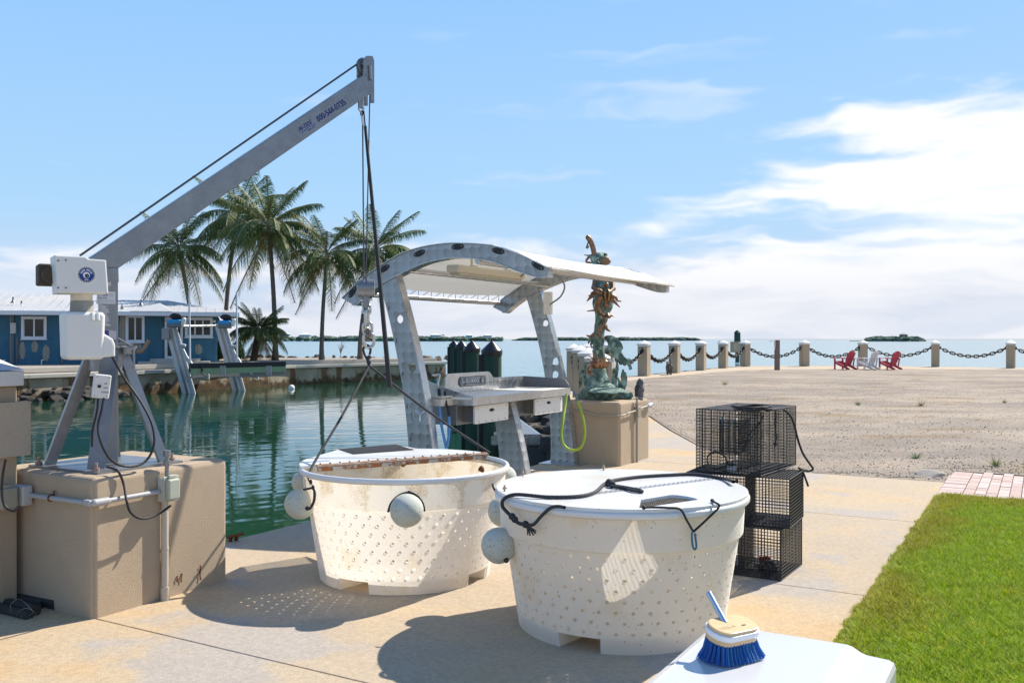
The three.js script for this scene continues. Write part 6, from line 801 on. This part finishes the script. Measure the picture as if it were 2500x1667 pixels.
  const cm = W(14.1, WL, 57.6), mk = thing('channel_marker', 'dark green channel marker pile standing in the water behind the notice board', 'marker', cm); obj('pile', rod(cm.clone().add(V(0, -1, 0)), cm.clone().add(V(0, 2.65, 0)), 0.13, 0.13, 14), mat(L(0.03, 0.07, 0.055), 0.8), mk); obj('top', [rod(cm.clone().add(V(0, 1.0 + 1.3, 0)), cm.clone().add(V(0, 3.05, 0)), 0.2, 0.19, 14), lathe([[0.22, 3.02], [0.1, 3.16], [0, 3.2]], 14, cm)], mat(L(0.02, 0.05, 0.04), 0.7), mk); obj('band', rod(cm.clone().add(V(0, 1.02, 0)), cm.clone().add(V(0, 1.18, 0)), 0.14, 0.14, 14), Mt.white, mk);
}
// ------------------------------------------------------------ garden chairs, cat
{
  const adi = (px, ry, m, label) => {
    const b = gp(px, 902.5), t = thing('adirondack_chair', label, 'chair', b, 'garden chairs on the gravel by the chain'); const q = (x, y, z) => V(b.x + x * Math.cos(ry) + z * Math.sin(ry), y, b.z - x * Math.sin(ry) + z * Math.cos(ry));  // local +x is the way it faces
    const beam = (a, c, w, d) => { const g = barAB(q(...a), q(...c), w, d, q(0, 0, 1).sub(q(0, 0, 0))); return g; };
    for (const s of [-0.29, 0.29]) { obj('front_leg', beam([0.36, 0, s], [0.36, 0.57, s], 0.028, 0.09), m, t); obj('rear_leg', beam([0.36, 0.36, s * 0.93], [-0.52, 0.03, s * 0.93], 0.028, 0.11), m, t); obj('arm', beam([0.45, 0.585, s * 1.12], [-0.34, 0.56, s * 1.12], 0.14, 0.025), m, t); obj('back_post', beam([-0.30, 0.02 + 0.12, s * 0.85], [-0.36, 0.55, s * 0.95], 0.03, 0.06), m, t); }
    for (let i = 0; i < 6; i++) { const k = i / 5; obj('seat_slat', beam([mix(0.40, -0.20, k), mix(0.385, 0.21, k), -0.28], [mix(0.40, -0.20, k), mix(0.385, 0.21, k), 0.28], 0.022, 0.09), m, t); }
    for (let i = 0; i < 5; i++) { const z = (i - 2) * 0.112, top = 0.94 - 0.035 * (i - 2) * (i - 2) * 0.55, ang = 0.42; obj('back_slat', [beam([-0.16, 0.19, z * 0.78], [-0.16 - (top - 0.19) * ang, top, z * 1.12], 0.098, 0.02)], m, t); }
    obj('back_rail', [beam([-0.31, 0.52, -0.30], [-0.31, 0.52, 0.30], 0.05, 0.025), beam([-0.20, 0.24, -0.26], [-0.20, 0.24, 0.26], 0.05, 0.025)], m, t);
  };
  const pink = mat(L(0.48, 0.055, 0.09), 0.6), wh = mat(L(0.70, 0.70, 0.70), 0.6); adi(2063, 2.1, pink, 'pink slatted garden chair, left of the white one'); adi(2119, 2.2, wh, 'white slatted garden chair between the two pink ones'); adi(2173, 2.1, pink, 'pink slatted garden chair, right of the white one');
  const c = gp(1635, 914.5), t = thing('cat', 'grey tabby cat walking away along the sea wall with its tail up', 'cat', c), q = (x, y, z) => c.clone().add(V(x, y, -z)), B = (a, b, r1, r2) => [q(...a), q(...b), r1, r2];
  T.tabby = dataTex(256, (u, v) => { const s = Math.sin(u * 40 + 5 * fbm(u * 6, v * 6, 4, 0, 3)), k = 0.055 + 0.05 * ss(-0.2, 0.6, s) + 0.10 * ss(0.62, 0.75, fbm(u * 9, v * 9, 4, 0, 8)); return [k, k * 0.9, k * 0.78]; });
  const fur = mat(L(1.3, 1.3, 1.3), 0.95, 0, { map: rep(T.tabby, 2) });
  obj('body', field([B([0.0, 0.36, 0.0], [0.02, 0.36, 0.34], 0.125, 0.115), B([0.02, 0.38, 0.36], [0.04, 0.46, 0.52], 0.09, 0.08), B([0.03, 0.46, 0.52], [0.03, 0.45, 0.60], 0.085, 0.06), B([-0.07, 0.34, 0.0], [-0.085, 0.20, -0.03], 0.085, 0.05), B([-0.085, 0.20, -0.03], [-0.08, 0.12, -0.10], 0.05, 0.03), B([-0.08, 0.12, -0.10], [-0.08, 0.02, -0.06], 0.028, 0.026), B([-0.08, 0.02, -0.06], [-0.08, 0.02, 0.0], 0.026, 0.022), B([0.07, 0.34, 0.0], [0.08, 0.21, 0.06], 0.085, 0.05), B([0.08, 0.21, 0.06], [0.075, 0.12, 0.02], 0.05, 0.03), B([0.075, 0.12, 0.02], [0.075, 0.02, 0.05], 0.028, 0.026), B([0.075, 0.02, 0.05], [0.075, 0.02, 0.10], 0.026, 0.022), B([-0.05, 0.30, 0.34], [-0.03, 0.02, 0.42], 0.06, 0.026), B([0.07, 0.30, 0.34], [0.06, 0.02, 0.30], 0.06, 0.026), B([-0.02, 0.52, 0.54], [-0.035, 0.56, 0.54], 0.022, 0.008), B([0.07, 0.52, 0.54], [0.085, 0.56, 0.54], 0.022, 0.008), B([0.0, 0.44, -0.08], [0.02, 0.56, -0.12], 0.03, 0.027), B([0.02, 0.56, -0.12], [-0.02, 0.62, -0.10], 0.027, 0.025), B([-0.02, 0.62, -0.10], [0.0, 0.67, -0.09], 0.024, 0.02)], 0.011, 0.03, 0.035), fur, t);
}
// ------------------------------------------------------------ blue house across the canal
{
  const O = W(-16.04, H2, 50), ax = V(0.958, 0, -0.286), bz = V(0.286, 0, 0.958), ryH = 0.29;  // ax along the front to the right, bz out of the front towards the canal
  const P = (a, h, b = 0) => O.clone().addScaledVector(ax, a).addScaledVector(bz, b).setY(h);
  const aOf = (px) => { const k = (px - 1250) / F; return (k * 50 + 16.04) / (0.958 - 0.286 * k); };
  const hOf = (px, py) => { const z = 50 + 0.286 * aOf(px); return EYE - (py - 829) * z / F; };
  const t = thing('blue_house', 'low blue house with white metal roof across the canal', 'house', P(-6, H2, -4)), blue = mat(L(0.045, 0.165, 0.275), 0.85, 0, { map: rep(T.wall, 0.35) }), trim = mat(L(0.62, 0.65, 0.70), 0.6), glass = phys(L(0.012, 0.016, 0.014), 0.08, { ior: 1.45 }), EV = 2.82;
  const seg = (a0, a1, b) => bx(a1 - a0, EV - H2 + 0.1, 0.2, P((a0 + a1) / 2, (EV + H2) / 2 - 0.05, b - 0.1), ryH);
  const aL = -13.5, aM0 = aOf(353), aM1 = aOf(398), B1 = -0.7;
  obj('wall', [seg(aL, aM0, 0), seg(aM1, 0, B1), barAB(P(aM0, H2 - 0.1, -0.1), P(aM0, EV, -0.1), 0.2, 0.2, ax), basis(boxUV(new THREE.BoxGeometry(1, EV - H2 + 0.1, 0.2)), P((aM0 + aM1) / 2, (EV + H2) / 2 - 0.05, B1 / 2 - 0.1), P(aM1, 0, B1).sub(P(aM0, 0, 0)), UP, bz), bx(0.2, EV - H2 + 0.1, 8, P(-0.1, (EV + H2) / 2 - 0.05, B1 - 4.2), ryH), bx(0.2, EV - H2 + 0.1, 8, P(aL, (EV + H2) / 2 - 0.05, -4.2), ryH), seg(aL, 0, -8.1)], blue, t);
  // vertical boards of the siding
  for (let a = aL + 0.3; a < -0.1; a += 0.42) { if (a > aM0 - 0.05 && a < aM1 + 0.05) continue; obj('siding_joint', bx(0.018, EV - H2, 0.012, P(a, (EV + H2) / 2, (a > aM1 ? B1 : 0) + 0.005), ryH), mat(L(0.03, 0.12, 0.22), 0.9), t); }
  const win = (x0, y0, x1, y1, b, panes, name = 'window') => {
    const a0 = aOf(x0), a1 = aOf(x1), h1 = hOf(x0, y0), h0 = Math.max(hOf(x0, y1), H2 + 0.05), w = a1 - a0, h = h1 - h0, cx = (a0 + a1) / 2, cy = (h0 + h1) / 2, f = 0.11 * Math.min(1, w);
    const wf = obj(name, [bx(w, f, 0.09, P(cx, h1 - f / 2, b + 0.05), ryH), bx(w, f, 0.09, P(cx, h0 + f / 2, b + 0.05), ryH), bx(f, h - 2 * f, 0.09, P(a0 + f / 2, cy, b + 0.05), ryH), bx(f, h - 2 * f, 0.09, P(a1 - f / 2, cy, b + 0.05), ryH)], trim, t);
    for (let i = 0; i < panes; i++) { const pw = (w - 2 * f) / panes, pc = a0 + f + pw * (i + 0.5); obj('pane', bx(pw - 0.06, h - 2 * f - 0.06, 0.02, P(pc, cy, b + 0.012), ryH), glass, wf); obj('sash', [bx(pw, 0.035, 0.05, P(pc, h1 - f - 0.0175, b + 0.02), ryH), bx(pw, 0.035, 0.05, P(pc, h0 + f + 0.0175, b + 0.02), ryH), bx(0.035, h - 2 * f - 0.07, 0.05, P(pc - pw / 2 + 0.0175, cy, b + 0.02), ryH), bx(0.035, h - 2 * f - 0.07, 0.05, P(pc + pw / 2 - 0.0175, cy, b + 0.02), ryH)], trim, wf); }
    obj('sill', bx(w + 0.06, 0.05, 0.16, P(cx, h0 - 0.01, b + 0.08), ryH), trim, wf); return wf;
  };
  win(51, 772, 113, 828, 0, 2); win(306, 769, 352, 836, 0, 2); win(449, 774, 518, 824, B1, 3);
  const dr = win(399, 773, 444, 876, B1, 1, 'door'); obj('handle', bx(0.04, 0.16, 0.05, P(aOf(438), 1.2, B1 + 0.1), ryH), Mt.steel, dr);
  // unpainted patches round pipes, service gear
  reseed(14); const pm = mat(L(0.36, 0.33, 0.27), 0.95, 0, { map: rep(T.grain, 2) }), pat = (px, py, rx, ry_, b) => { const s = new THREE.Shape(), n = 26; for (let i = 0; i < n; i++) { const a = i / n * 6.283, k = rr(0.82, 1.1); s[i ? 'lineTo' : 'moveTo'](Math.cos(a) * rx * k, Math.sin(a) * ry_ * k); } const g = ext(s, 0.006); return place(g, P(aOf(px), Math.max(hOf(px, py), H2 + ry_ * 0.9), b + 0.004), ryH); };
  for (const [px, py, rx, r2, b] of [[83, 846, 0.17, 0.32, 0], [111, 862, 0.18, 0.42, 0], [53, 856, 0.16, 0.5, 0], [298, 800, 0.16, 1.2, 0], [483, 853, 0.19, 0.3, B1], [330, 845, 0.3, 0.22, 0]]) obj('bare_patch', pat(px, py, rx, r2, b), pm, t);
  obj('meter_box', bx(0.26, 0.55, 0.18, P(aOf(32), hOf(32, 801), 0.1), ryH, 0.02), mat(L(0.45, 0.45, 0.43), 0.6), t); const spm = mat(L(0.16, 0.17, 0.18), 0.6); for (const [px, y1, y0, d, r] of [[31, 2.8, 0.3, 0.06, 0.035], [26, 2.8, 0.3, 0.06, 0.06], [39, 1.6, 0.3, 0.06, 0.025], [43, 1.6, 0.5, 0.06, 0.025], [149, 2.8, 0.3, 0.06, 0.03], [152, 1.0, 0.3, 0.08, 0.045]]) obj('service_pipe', rod(P(aOf(px), y1, d), P(aOf(px), y0, d), r), spm, t);
  for (const px of [101, 7]) obj('spigot', [rod(P(aOf(px), 0.2, 0.1), P(aOf(px), 0.45, 0.1), 0.03), rod(P(aOf(px), 0.45, 0.1), P(aOf(px) + 0.12, 0.45, 0.1), 0.03)], Mt.white, t);
  obj('wall_lamp', ball(0.08, P(aOf(522), hOf(522, 784), B1 + 0.06)), Mt.white, t); obj('step', [bx(3.6, 0.14, 0.9, P(aOf(425), H2 + 0.07, B1 + 0.55), ryH), bx(2.6, 0.28, 0.45, P(aOf(425), H2 + 0.14, B1 + 0.3), ryH)], Mt.wallc, t);
  // hipped metal roof with standing seams, fascia
  const E0 = aL - 1, E1 = 1.15, F0 = 1.0, BK = -9, EH = 2.95, RH = 4.05, rb = -4.0, q = (a, h, b) => P(a, h, b);
  const roofM = mat(L(0.56, 0.56, 0.555), 0.5, 0, { map: rep(T.galv, 0.5) }), face = (pts) => { const p = []; for (let i = 1; i < pts.length - 1; i++) p.push(...pts[0].toArray(), ...pts[i].toArray(), ...pts[i + 1].toArray()); const g = new THREE.BufferGeometry(); g.setAttribute('position', new THREE.BufferAttribute(new Float32Array(p), 3)); g.computeVertexNormals(); return boxUV(g); };
  const rL = aOf(-20), rM = aOf(195), low = 3.75, aJ = aOf(165); // main hip on the left, lower hip on the right
  const A = q(E0, EH, F0), Bc = q(E1, EH, F0), Cc = q(E1, EH, BK), Dd = q(E0, EH, BK), R0 = q(E0 + 3, RH, rb), R1 = q(aOf(127), RH, rb), R2 = q(aOf(395), low, rb), R3 = q(aJ, low, rb);
  const mainRoof = obj('roof', [face([A, q(aJ, EH, F0), R3, R1, R0]), face([q(aJ, EH, F0), Bc, R2, R3]), face([Bc, Cc, R2]), face([Cc, q(aJ, EH, BK), R3, R2]), face([q(aJ, EH, BK), Dd, R0, R1, R3]), face([Dd, A, R0])], roofM, t);
  for (let a = E0 + 0.2; a < E1 - 0.1; a += 0.46) { const lim = a < aJ ? R1 : R2, top = a < aJ ? RH : low; let k = 1; const ae = a < aOf(127) ? E0 : null; if (a > aOf(395)) k = clamp((E1 - a) / (E1 - aOf(395))); else if (a > aOf(127) && a < aJ) k = mix(1, (low - EH) / (RH - EH), (a - aOf(127)) / (aJ - aOf(127))); else if (a < E0 + 3) k = clamp((a - E0) / 3); const hh = mix(EH, top, k), bb = mix(F0, rb, k); if (k > 0.03) obj('seam', barAB(q(a, EH + 0.012, F0), q(a, hh + 0.012, bb), 0.03, 0.022, ax), roofM, mainRoof); }
  // small raised gable seen on the right wing
  const g0 = aOf(318), g1 = aOf(425), gm = aOf(385); obj('roof', [face([q(g0, EH + 0.03, F0 + 0.06), q(gm, EH + 0.52, F0 - 1.6), q(gm, EH + 0.6, rb + 1)]), face([q(g0, EH + 0.03, F0 + 0.06), q(g1, EH + 0.03, F0 + 0.06), q(gm, EH + 0.52, F0 - 1.6)]), face([q(g1, EH + 0.03, F0 + 0.06), q(gm, EH + 0.6, rb + 1), q(gm, EH + 0.52, F0 - 1.6)])], roofM, t);
  obj('fascia', [bx(E1 - E0, 0.2, 0.06, q((E0 + E1) / 2, EH - 0.09, F0 + 0.0), ryH), bx(0.06, 0.2, F0 - BK, q(E1, EH - 0.09, (F0 + BK) / 2), ryH), bx(E1 - E0, 0.03, F0 + 0.9, q((E0 + E1) / 2, EH - 0.18, (F0 - 0.9) / 2), ryH)], trim, t);
  for (const [px, py] of [[17, 735], [38, 745], [338, 741]]) { const b = q(aOf(px), hOf(px, py) - 0.05, -1.2); obj('roof_vent', [rod(b, b.clone().add(V(0, 0.32, 0)), 0.04), lathe([[0.13, 0], [0.04, 0.14]], 12, b)], Mt.galvDark, t); }
}
// ------------------------------------------------------------ boat lift with its bunks
{
  const liM = mat(L(0.55, 0.55, 0.54), 0.55, 0.2, { map: rep(T.galv, 1) }), t = thing('boat_lift', 'aluminium boat lift with blue winches in front of the blue house', 'boat lift', W(-15, WL, 44.5)), li = Mt.alu;
  const P = (px, py, z) => at(px, py, z);
  for (const [x0, y0, x1, y1, z, dz] of [[415, 795, 466, 962, 44.6, 0.6], [538, 797, 588, 955, 47.2, 0.6]]) {
    const a = P(x1, y1, z).add(V(0, -0.5, 0)), b = P(x0, y0, z + dz); const side = V(0.85, 0, -0.5).normalize();
    obj('track_beam', [barAB(a, b, 0.10, 0.62, side)], liM, t);
    obj('track_flange', [barAB(a.clone().add(V(0.26, 0, 0.15)), b.clone().add(V(0.20, 0, 0.15)), 0.32, 0.05, V(1, 0, 0.2)), barAB(a.clone().add(V(-0.16, 0, 0.1)), b.clone().add(V(-0.16, 0, 0.1)), 0.2, 0.05, V(1, 0, 0.2))], liM, t);
    obj('carriage', [barAB(P(x0 + 40, y0 + 78, z - 0.2), P(x0 + 66, y0 + 118, z - 0.2), 0.16, 0.2, V(1, 0, 0)), barAB(P(x0 + 28, y0 + 52, z - 0.2), P(x0 + 50, y0 + 98, z - 0.2), 0.1, 0.14, V(1, 0, 0)), place(new RoundedBoxGeometry(0.3, 0.16, 0.3, 3, 0.06), P(x0 + 30, y0 + 48, z - 0.25), 0.2, 0, -0.2), ext(shapeOf([[0, 0], [1.0, -0.62], [1.0, -0.85], [0.1, -0.5]]), 0.1).translate(...P(x0 + 45, y0 + 88, z - 0.1).toArray())], liM, t);
    const w = obj('winch', [bx(0.66, 0.36, 0.4, P(x0 + 10, y0 - 4, z), 0.15, 0.05)], Mt.galvDark, t); obj('winch_cover', bx(0.58, 0.2, 0.42, P(x0 + 10, y0 - 10, z - 0.02), 0.15, 0.05), Mt.bluePlastic, w); obj('strap_coil', place(jitter(ball(0.3, ZERO, 18, 12), 0.06, 6, 8).scale(1, 0.55, 0.6), P(x0 + 14, y0 - 22, z)), Mt.rubber, w); obj('motor', [place(new THREE.CapsuleGeometry(0.1, 0.22, 6, 14), P(x0 + 32, y0 - 10, z - 0.05), 0, 0, -0.25), rod(P(x0 - 12, y0 - 4, z), P(x0 + 32, y0 - 4, z), 0.05)], Mt.white, w);
    obj('guide_pole', rod(P(x0 + (x0 < 450 ? 48 : 40), y0 + 88, z - 0.3), P(x0 + (x0 < 450 ? 46 : 39), y0 < 796 ? 709 : 712, z - 0.3), 0.045, 0.045, 10), mat(L(0.62, 0.65, 0.7), 0.4), t);
  }
  obj('drive_shaft', rod(P(440, 796, 45), P(532, 795, 47.5), 0.065, 0.065, 12), Mt.alu, t); obj('control_box', bx(0.36, 0.55, 0.24, P(404, 815, 44.9), 0.2, 0.03), Mt.galv, t);
  const a = P(462, 893, 43.6), b = P(696, 888, 46.6); obj('bunk_carpet', barAB(a, b, 0.24, 0.15, UP), Mt.rubber, t); const off = V(0, -0.26, 0); obj('bunk_board', barAB(a.clone().add(off), b.clone().add(off), 0.30, 0.1, UP), mat(L(0.30, 0.40, 0.22), 0.8, 0, { map: rep(T.wood, 0.4) }), t);
  obj('bunk_beam', [barAB(P(452, 922, 43.8), P(583, 917, 46.0), 0.10, 0.05, UP), barAB(P(466, 912, 43.7), P(583, 909, 46.0), 0.36, 0.05, UP), barAB(P(583, 912, 46.2), P(695, 906, 46.9), 0.34, 0.05, UP), barAB(P(583, 920, 46.2), P(696, 916, 46.9), 0.06, 0.1, UP)], Mt.galv, t);
  for (const px of [539, 547, 652, 659]) obj('bunk_bracket', [barAB(P(px, 893, px < 600 ? 44.2 : 45.6), P(px, 915, px < 600 ? 44.2 : 45.6), 0.1, 0.06, V(1, 0, 0))], Mt.galv, t); for (const [x0, x1] of [[489, 505], [604, 620]]) obj('strut', barAB(P(x0, 908, x0 < 550 ? 43.9 : 45.6), P(x1, 920, x0 < 550 ? 43.9 : 45.6), 0.08, 0.08, V(0, 0, 1)), Mt.galvDark, t);
  obj('black_strap', [barAB(P(462, 893, 43.5), P(462, 908, 43.5), 0.08, 0.04, V(1, 0, 0)), barAB(P(492, 893, 43.8), P(492, 908, 43.8), 0.08, 0.04, V(1, 0, 0))], Mt.rubber, t);
  const d = thing('timber', 'broken brown timber leaning by the left leg of the boat lift', 'timber', P(425, 940, 45)); obj('beam', barAB(P(422, 942, 45), P(438, 918, 45.2), 0.16, 0.14, V(1, 0, 0)), mat(L(0.22, 0.14, 0.09), 0.95, 0, { map: rep(T.wood, 1) }), d);
  const f = thing('net_float', 'white float on the dark water right of the boat lift', 'float', at(711, 949, 48.7).setY(WL)); obj('ball', ball(0.17, at(711, 949, 48.7).setY(WL + 0.05)), mat(L(0.7, 0.72, 0.7), 0.6), f);
}
// ------------------------------------------------------------ palms
{
  const leafM = [phys(L(0.062, 0.115, 0.018), 0.66, { transmission: 0.22, thickness: 0 }), phys(L(0.105, 0.148, 0.022), 0.66, { transmission: 0.22, thickness: 0 }), phys(L(0.21, 0.19, 0.035), 0.72, { transmission: 0.3, thickness: 0 }), phys(L(0.22, 0.13, 0.05), 0.85, { transmission: 0.25, thickness: 0 })], ribM = mat(L(0.20, 0.17, 0.06), 0.6), barkM = mat(L(0.20, 0.165, 0.135), 0.95, 0, { map: rep(T.bark, 1, 1), bumpMap: rep(T.bark, 1), bumpScale: 0.03 });
  // one frond: a rachis that arches over, with a comb of leaflets hanging from both sides
  const frond = (len, rise, droop, n, leaf, hang, sd) => {
    reseed(sd); const P = [], mid = (t) => V(len * t * (1 - 0.16 * droop * t * t), rise * len * t - droop * len * t * t, 0);
    const tri = (a, b, c) => P.push(...a.toArray(), ...b.toArray(), ...c.toArray());
    for (let i = 0; i < n; i++) for (const s of [-1, 1]) {
      const t = 0.14 + 0.86 * (i + rnd() * 0.6) / n, b = mid(t), tg = mid(Math.min(1, t + 0.02)).sub(mid(Math.max(0, t - 0.02))).normalize(), l = leaf * Math.sin(Math.PI * (0.16 + 0.72 * t)) * rr(0.8, 1.12), w = l * 0.016 + 0.006, out = V(0, 0, s).addScaledVector(tg, rr(0.45, 0.75)).normalize();
      const m = b.clone().addScaledVector(out, l * 0.45).add(V(0, l * (0.06 - hang * 0.30) + rr(-0.03, 0.03), 0)), e = b.clone().addScaledVector(out, l * (0.86 - 0.3 * hang)).add(V(0, -l * hang * rr(0.7, 1.0), 0)), wd = tg.clone().multiplyScalar(w);
      tri(b.clone().add(wd), b.clone().sub(wd), m.clone().sub(wd)); tri(b.clone().add(wd), m.clone().sub(wd), m.clone().add(wd)); tri(m.clone().add(wd), m.clone().sub(wd), e);
    }
    const g = new THREE.BufferGeometry(); g.setAttribute('position', new THREE.BufferAttribute(new Float32Array(P), 3)); g.computeVertexNormals();
    const pts = []; for (let i = 0; i <= 8; i++) pts.push(mid(i / 8)); return [g, new THREE.TubeGeometry(new THREE.CatmullRomCurve3(pts), 14, 0.03, 4)];
  };
  const kinds = [frond(3.2, 0.85, 0.48, 60, 0.95, 0.7, 1), frond(3.5, 0.5, 0.70, 62, 1.05, 0.9, 2), frond(3.4, 0.18, 0.80, 62, 1.05, 1.0, 3), frond(3.1, -0.35, 0.72, 58, 1.0, 1.0, 4), frond(2.6, -1.3, 0.2, 44, 0.75, 0.9, 5), frond(2.5, 1.35, 0.42, 56, 0.85, 0.55, 6)];
  const palm = (label, px, py, z, tx, ty, scale, sd, n = 34, hang = 1) => {
    const b = at(px, py, z), top = at(tx, ty, z), t = thing('coconut_palm', label, 'palm tree', b, 'coconut palms across the canal'), h = top.y - b.y, bend = V((top.x - b.x) * 0.15, 0, 0);
    const c = new THREE.CatmullRomCurve3([b.clone().add(V(0, -0.3, 0)), b.clone().lerp(top, 0.12).sub(bend), b.clone().lerp(top, 0.5).sub(bend.clone().multiplyScalar(1.6)), top]), g = new THREE.TubeGeometry(c, 40, 1, 12), p = g.attributes.position, uv = g.attributes.uv;
    for (let i = 0; i <= 40; i++) { const q = c.getPointAt(i / 40), r = 0.15 * scale * (1 + 1.1 * Math.exp(-i / 2.2) - 0.25 * i / 40 + 0.05 * (i % 2)); for (let j = 0; j <= 12; j++) { const a = i * 13 + j; p.setXYZ(a, q.x + (p.getX(a) - q.x) * r, q.y + (p.getY(a) - q.y) * r, q.z + (p.getZ(a) - q.z) * r); uv.setXY(a, i / 40 * h / 1.6, j / 12); } } g.computeVertexNormals(); obj('trunk', g, barkM, t);
    reseed(sd); const nuts = []; for (let i = 0; i < 8; i++) { const a = rnd() * 6.28; nuts.push(place(new THREE.SphereGeometry(0.14 * scale, 8, 6).scale(1, 1.2, 1), top.clone().add(V(Math.cos(a) * 0.32 * scale, -0.28 * scale - rnd() * 0.2, Math.sin(a) * 0.32 * scale)))); } stuff(obj('coconuts', nuts, mat(L(0.12, 0.10, 0.04), 0.6), t));
    for (let i = 0; i < n; i++) {
      const k = i / n, kind = k < 0.16 ? 5 : k < 0.36 ? 0 : k < 0.58 ? 1 : k < 0.80 ? 2 : k < 0.95 ? 3 : 4, m = kind >= 4 && kind !== 5 ? 3 : kind === 3 ? (rnd() < 0.7 ? 2 : 1) : rnd() < 0.5 ? 0 : 1, gq = kinds[kind], o = new THREE.Mesh(gq[0], leafM[m]); o.name = 'frond'; o.castShadow = o.receiveShadow = true; o.position.copy(top).sub(b).add(V(0, (0.5 - k) * 0.5 * scale, 0)); o.rotation.set(0, i * 2.39996 + rr(-0.25, 0.25), rr(-0.12, 0.12) * hang, 'YXZ'); o.scale.setScalar(scale * rr(0.85, 1.12)); t.add(o);
      const r = new THREE.Mesh(gq[1], ribM); r.name = 'rib'; r.castShadow = r.receiveShadow = true; o.add(r);
    }
  };
  palm('leftmost coconut palm, lower, rising behind the roof of the blue house', 470, 880, 60, 436, 610, 0.98, 11); palm('coconut palm with slanting trunk partly behind the crane boom', 548, 880, 62, 578, 525, 1.05, 23); palm('tallest coconut palm, in the middle of the group', 671, 880, 57, 656, 556, 1.05, 35, 40); palm('straight coconut palm right of the tallest one', 785, 879, 58, 798, 623, 0.92, 47); palm('rightmost coconut palm behind the hanging falls', 880, 876, 60, 918, 612, 1.0, 59);
  { // low feathery palm
    const b = at(618, 881, 56), top = at(632, 806, 56), t = thing('date_palm', 'short bushy palm with a skirt of dead fronds', 'palm tree', b); obj('trunk', [rod(b, b.clone().lerp(top, 0.5), 0.22, 0.2, 12), rod(b.clone().lerp(top, 0.5), top, 0.2, 0.24, 12)], barkM, t); reseed(91);
    for (let i = 0; i < 46; i++) { const k = i / 46, kind = k < 0.2 ? 5 : k < 0.5 ? 0 : k < 0.8 ? 1 : 2, gq = kinds[kind], o = new THREE.Mesh(gq[0], leafM[k > 0.82 && rnd() < 0.5 ? 2 : i % 2]); o.name = 'frond'; o.castShadow = o.receiveShadow = true; o.position.copy(top).sub(b); o.rotation.set(0, i * 2.39996, rr(-0.1, 0.1), 'YXZ'); o.scale.set(0.62, 0.62, 0.5).multiplyScalar(rr(0.85, 1.1)); t.add(o); const r = new THREE.Mesh(gq[1], ribM); r.name = 'rib'; o.add(r); }
    for (let i = 0; i < 26; i++) { const gq = kinds[4], o = new THREE.Mesh(gq[0], leafM[3]); o.name = 'dead_frond'; o.castShadow = o.receiveShadow = true; o.position.copy(top).sub(b).add(V(0, -0.1, 0)); o.rotation.set(0, i * 2.39996, 0.28 + rr(-0.15, 0.1), 'YXZ'); o.scale.set(0.48, 0.5, 0.4); o.rotation.z = rr(-0.15, 0.05); t.add(o); }
  }
  // shrubs right of the house, small sapling
  const bush = (label, px, py, z, w, h, sd, col) => { reseed(sd); const b = at(px, py, z), t = thing('shrub', label, 'shrub', b), P = []; for (let i = 0; i < 1500; i++) { const a = rnd() * 6.283, e = Math.acos(rr(-0.2, 1)), r = Math.pow(rnd(), 0.3), c = b.clone().add(V(Math.cos(a) * Math.sin(e) * w * r, Math.cos(e) * h * r * 0.9 + h * 0.1, Math.sin(a) * Math.sin(e) * w * r)), u1 = V(rr(-1, 1), rr(-1, 1), rr(-1, 1)).normalize().multiplyScalar(0.10), v1 = V(rr(-1, 1), rr(-1, 1), rr(-1, 1)).normalize().multiplyScalar(0.06); P.push(...c.clone().add(u1).toArray(), ...c.clone().add(v1).toArray(), ...c.clone().sub(u1).toArray()); } const g = new THREE.BufferGeometry(); g.setAttribute('position', new THREE.BufferAttribute(new Float32Array(P), 3)); g.computeVertexNormals(); obj('foliage', g, phys(col, 0.8, { transmission: 0.3, thickness: 0 }), t); obj('stem', [0, 1, 2].map((i) => rod(b, b.clone().add(V((i - 1) * w * 0.4, h * 0.6, 0)), 0.04, 0.02, 5)), barkM, t); };
  bush('rounded green shrub at the right corner of the blue house', 578, 874, 52.5, 0.42, 1.0, 7, L(0.10, 0.14, 0.03)); bush('darker shrub against the right wall of the blue house', 543, 874, 51.8, 0.5, 1.05, 8, L(0.06, 0.10, 0.025));
  { const b = at(830, 870, 63), t = thing('sapling', 'thin bare sapling on the far bank between palms', 'plant', b), g = []; reseed(3); for (let i = 0; i < 14; i++) g.push(rod(b.clone().add(V(0, 0.2 + rnd() * 0.3, 0)), b.clone().add(V(rr(-0.3, 0.5), rr(0.6, 1.3), rr(-0.2, 0.2))), 0.012, 0.004, 4)); obj('twigs', [rod(b, b.clone().add(V(0.2, 0.8, 0)), 0.02, 0.012, 5), ...g], mat(L(0.14, 0.13, 0.07), 0.9), t); }
}
renderer.render(scene, camera);
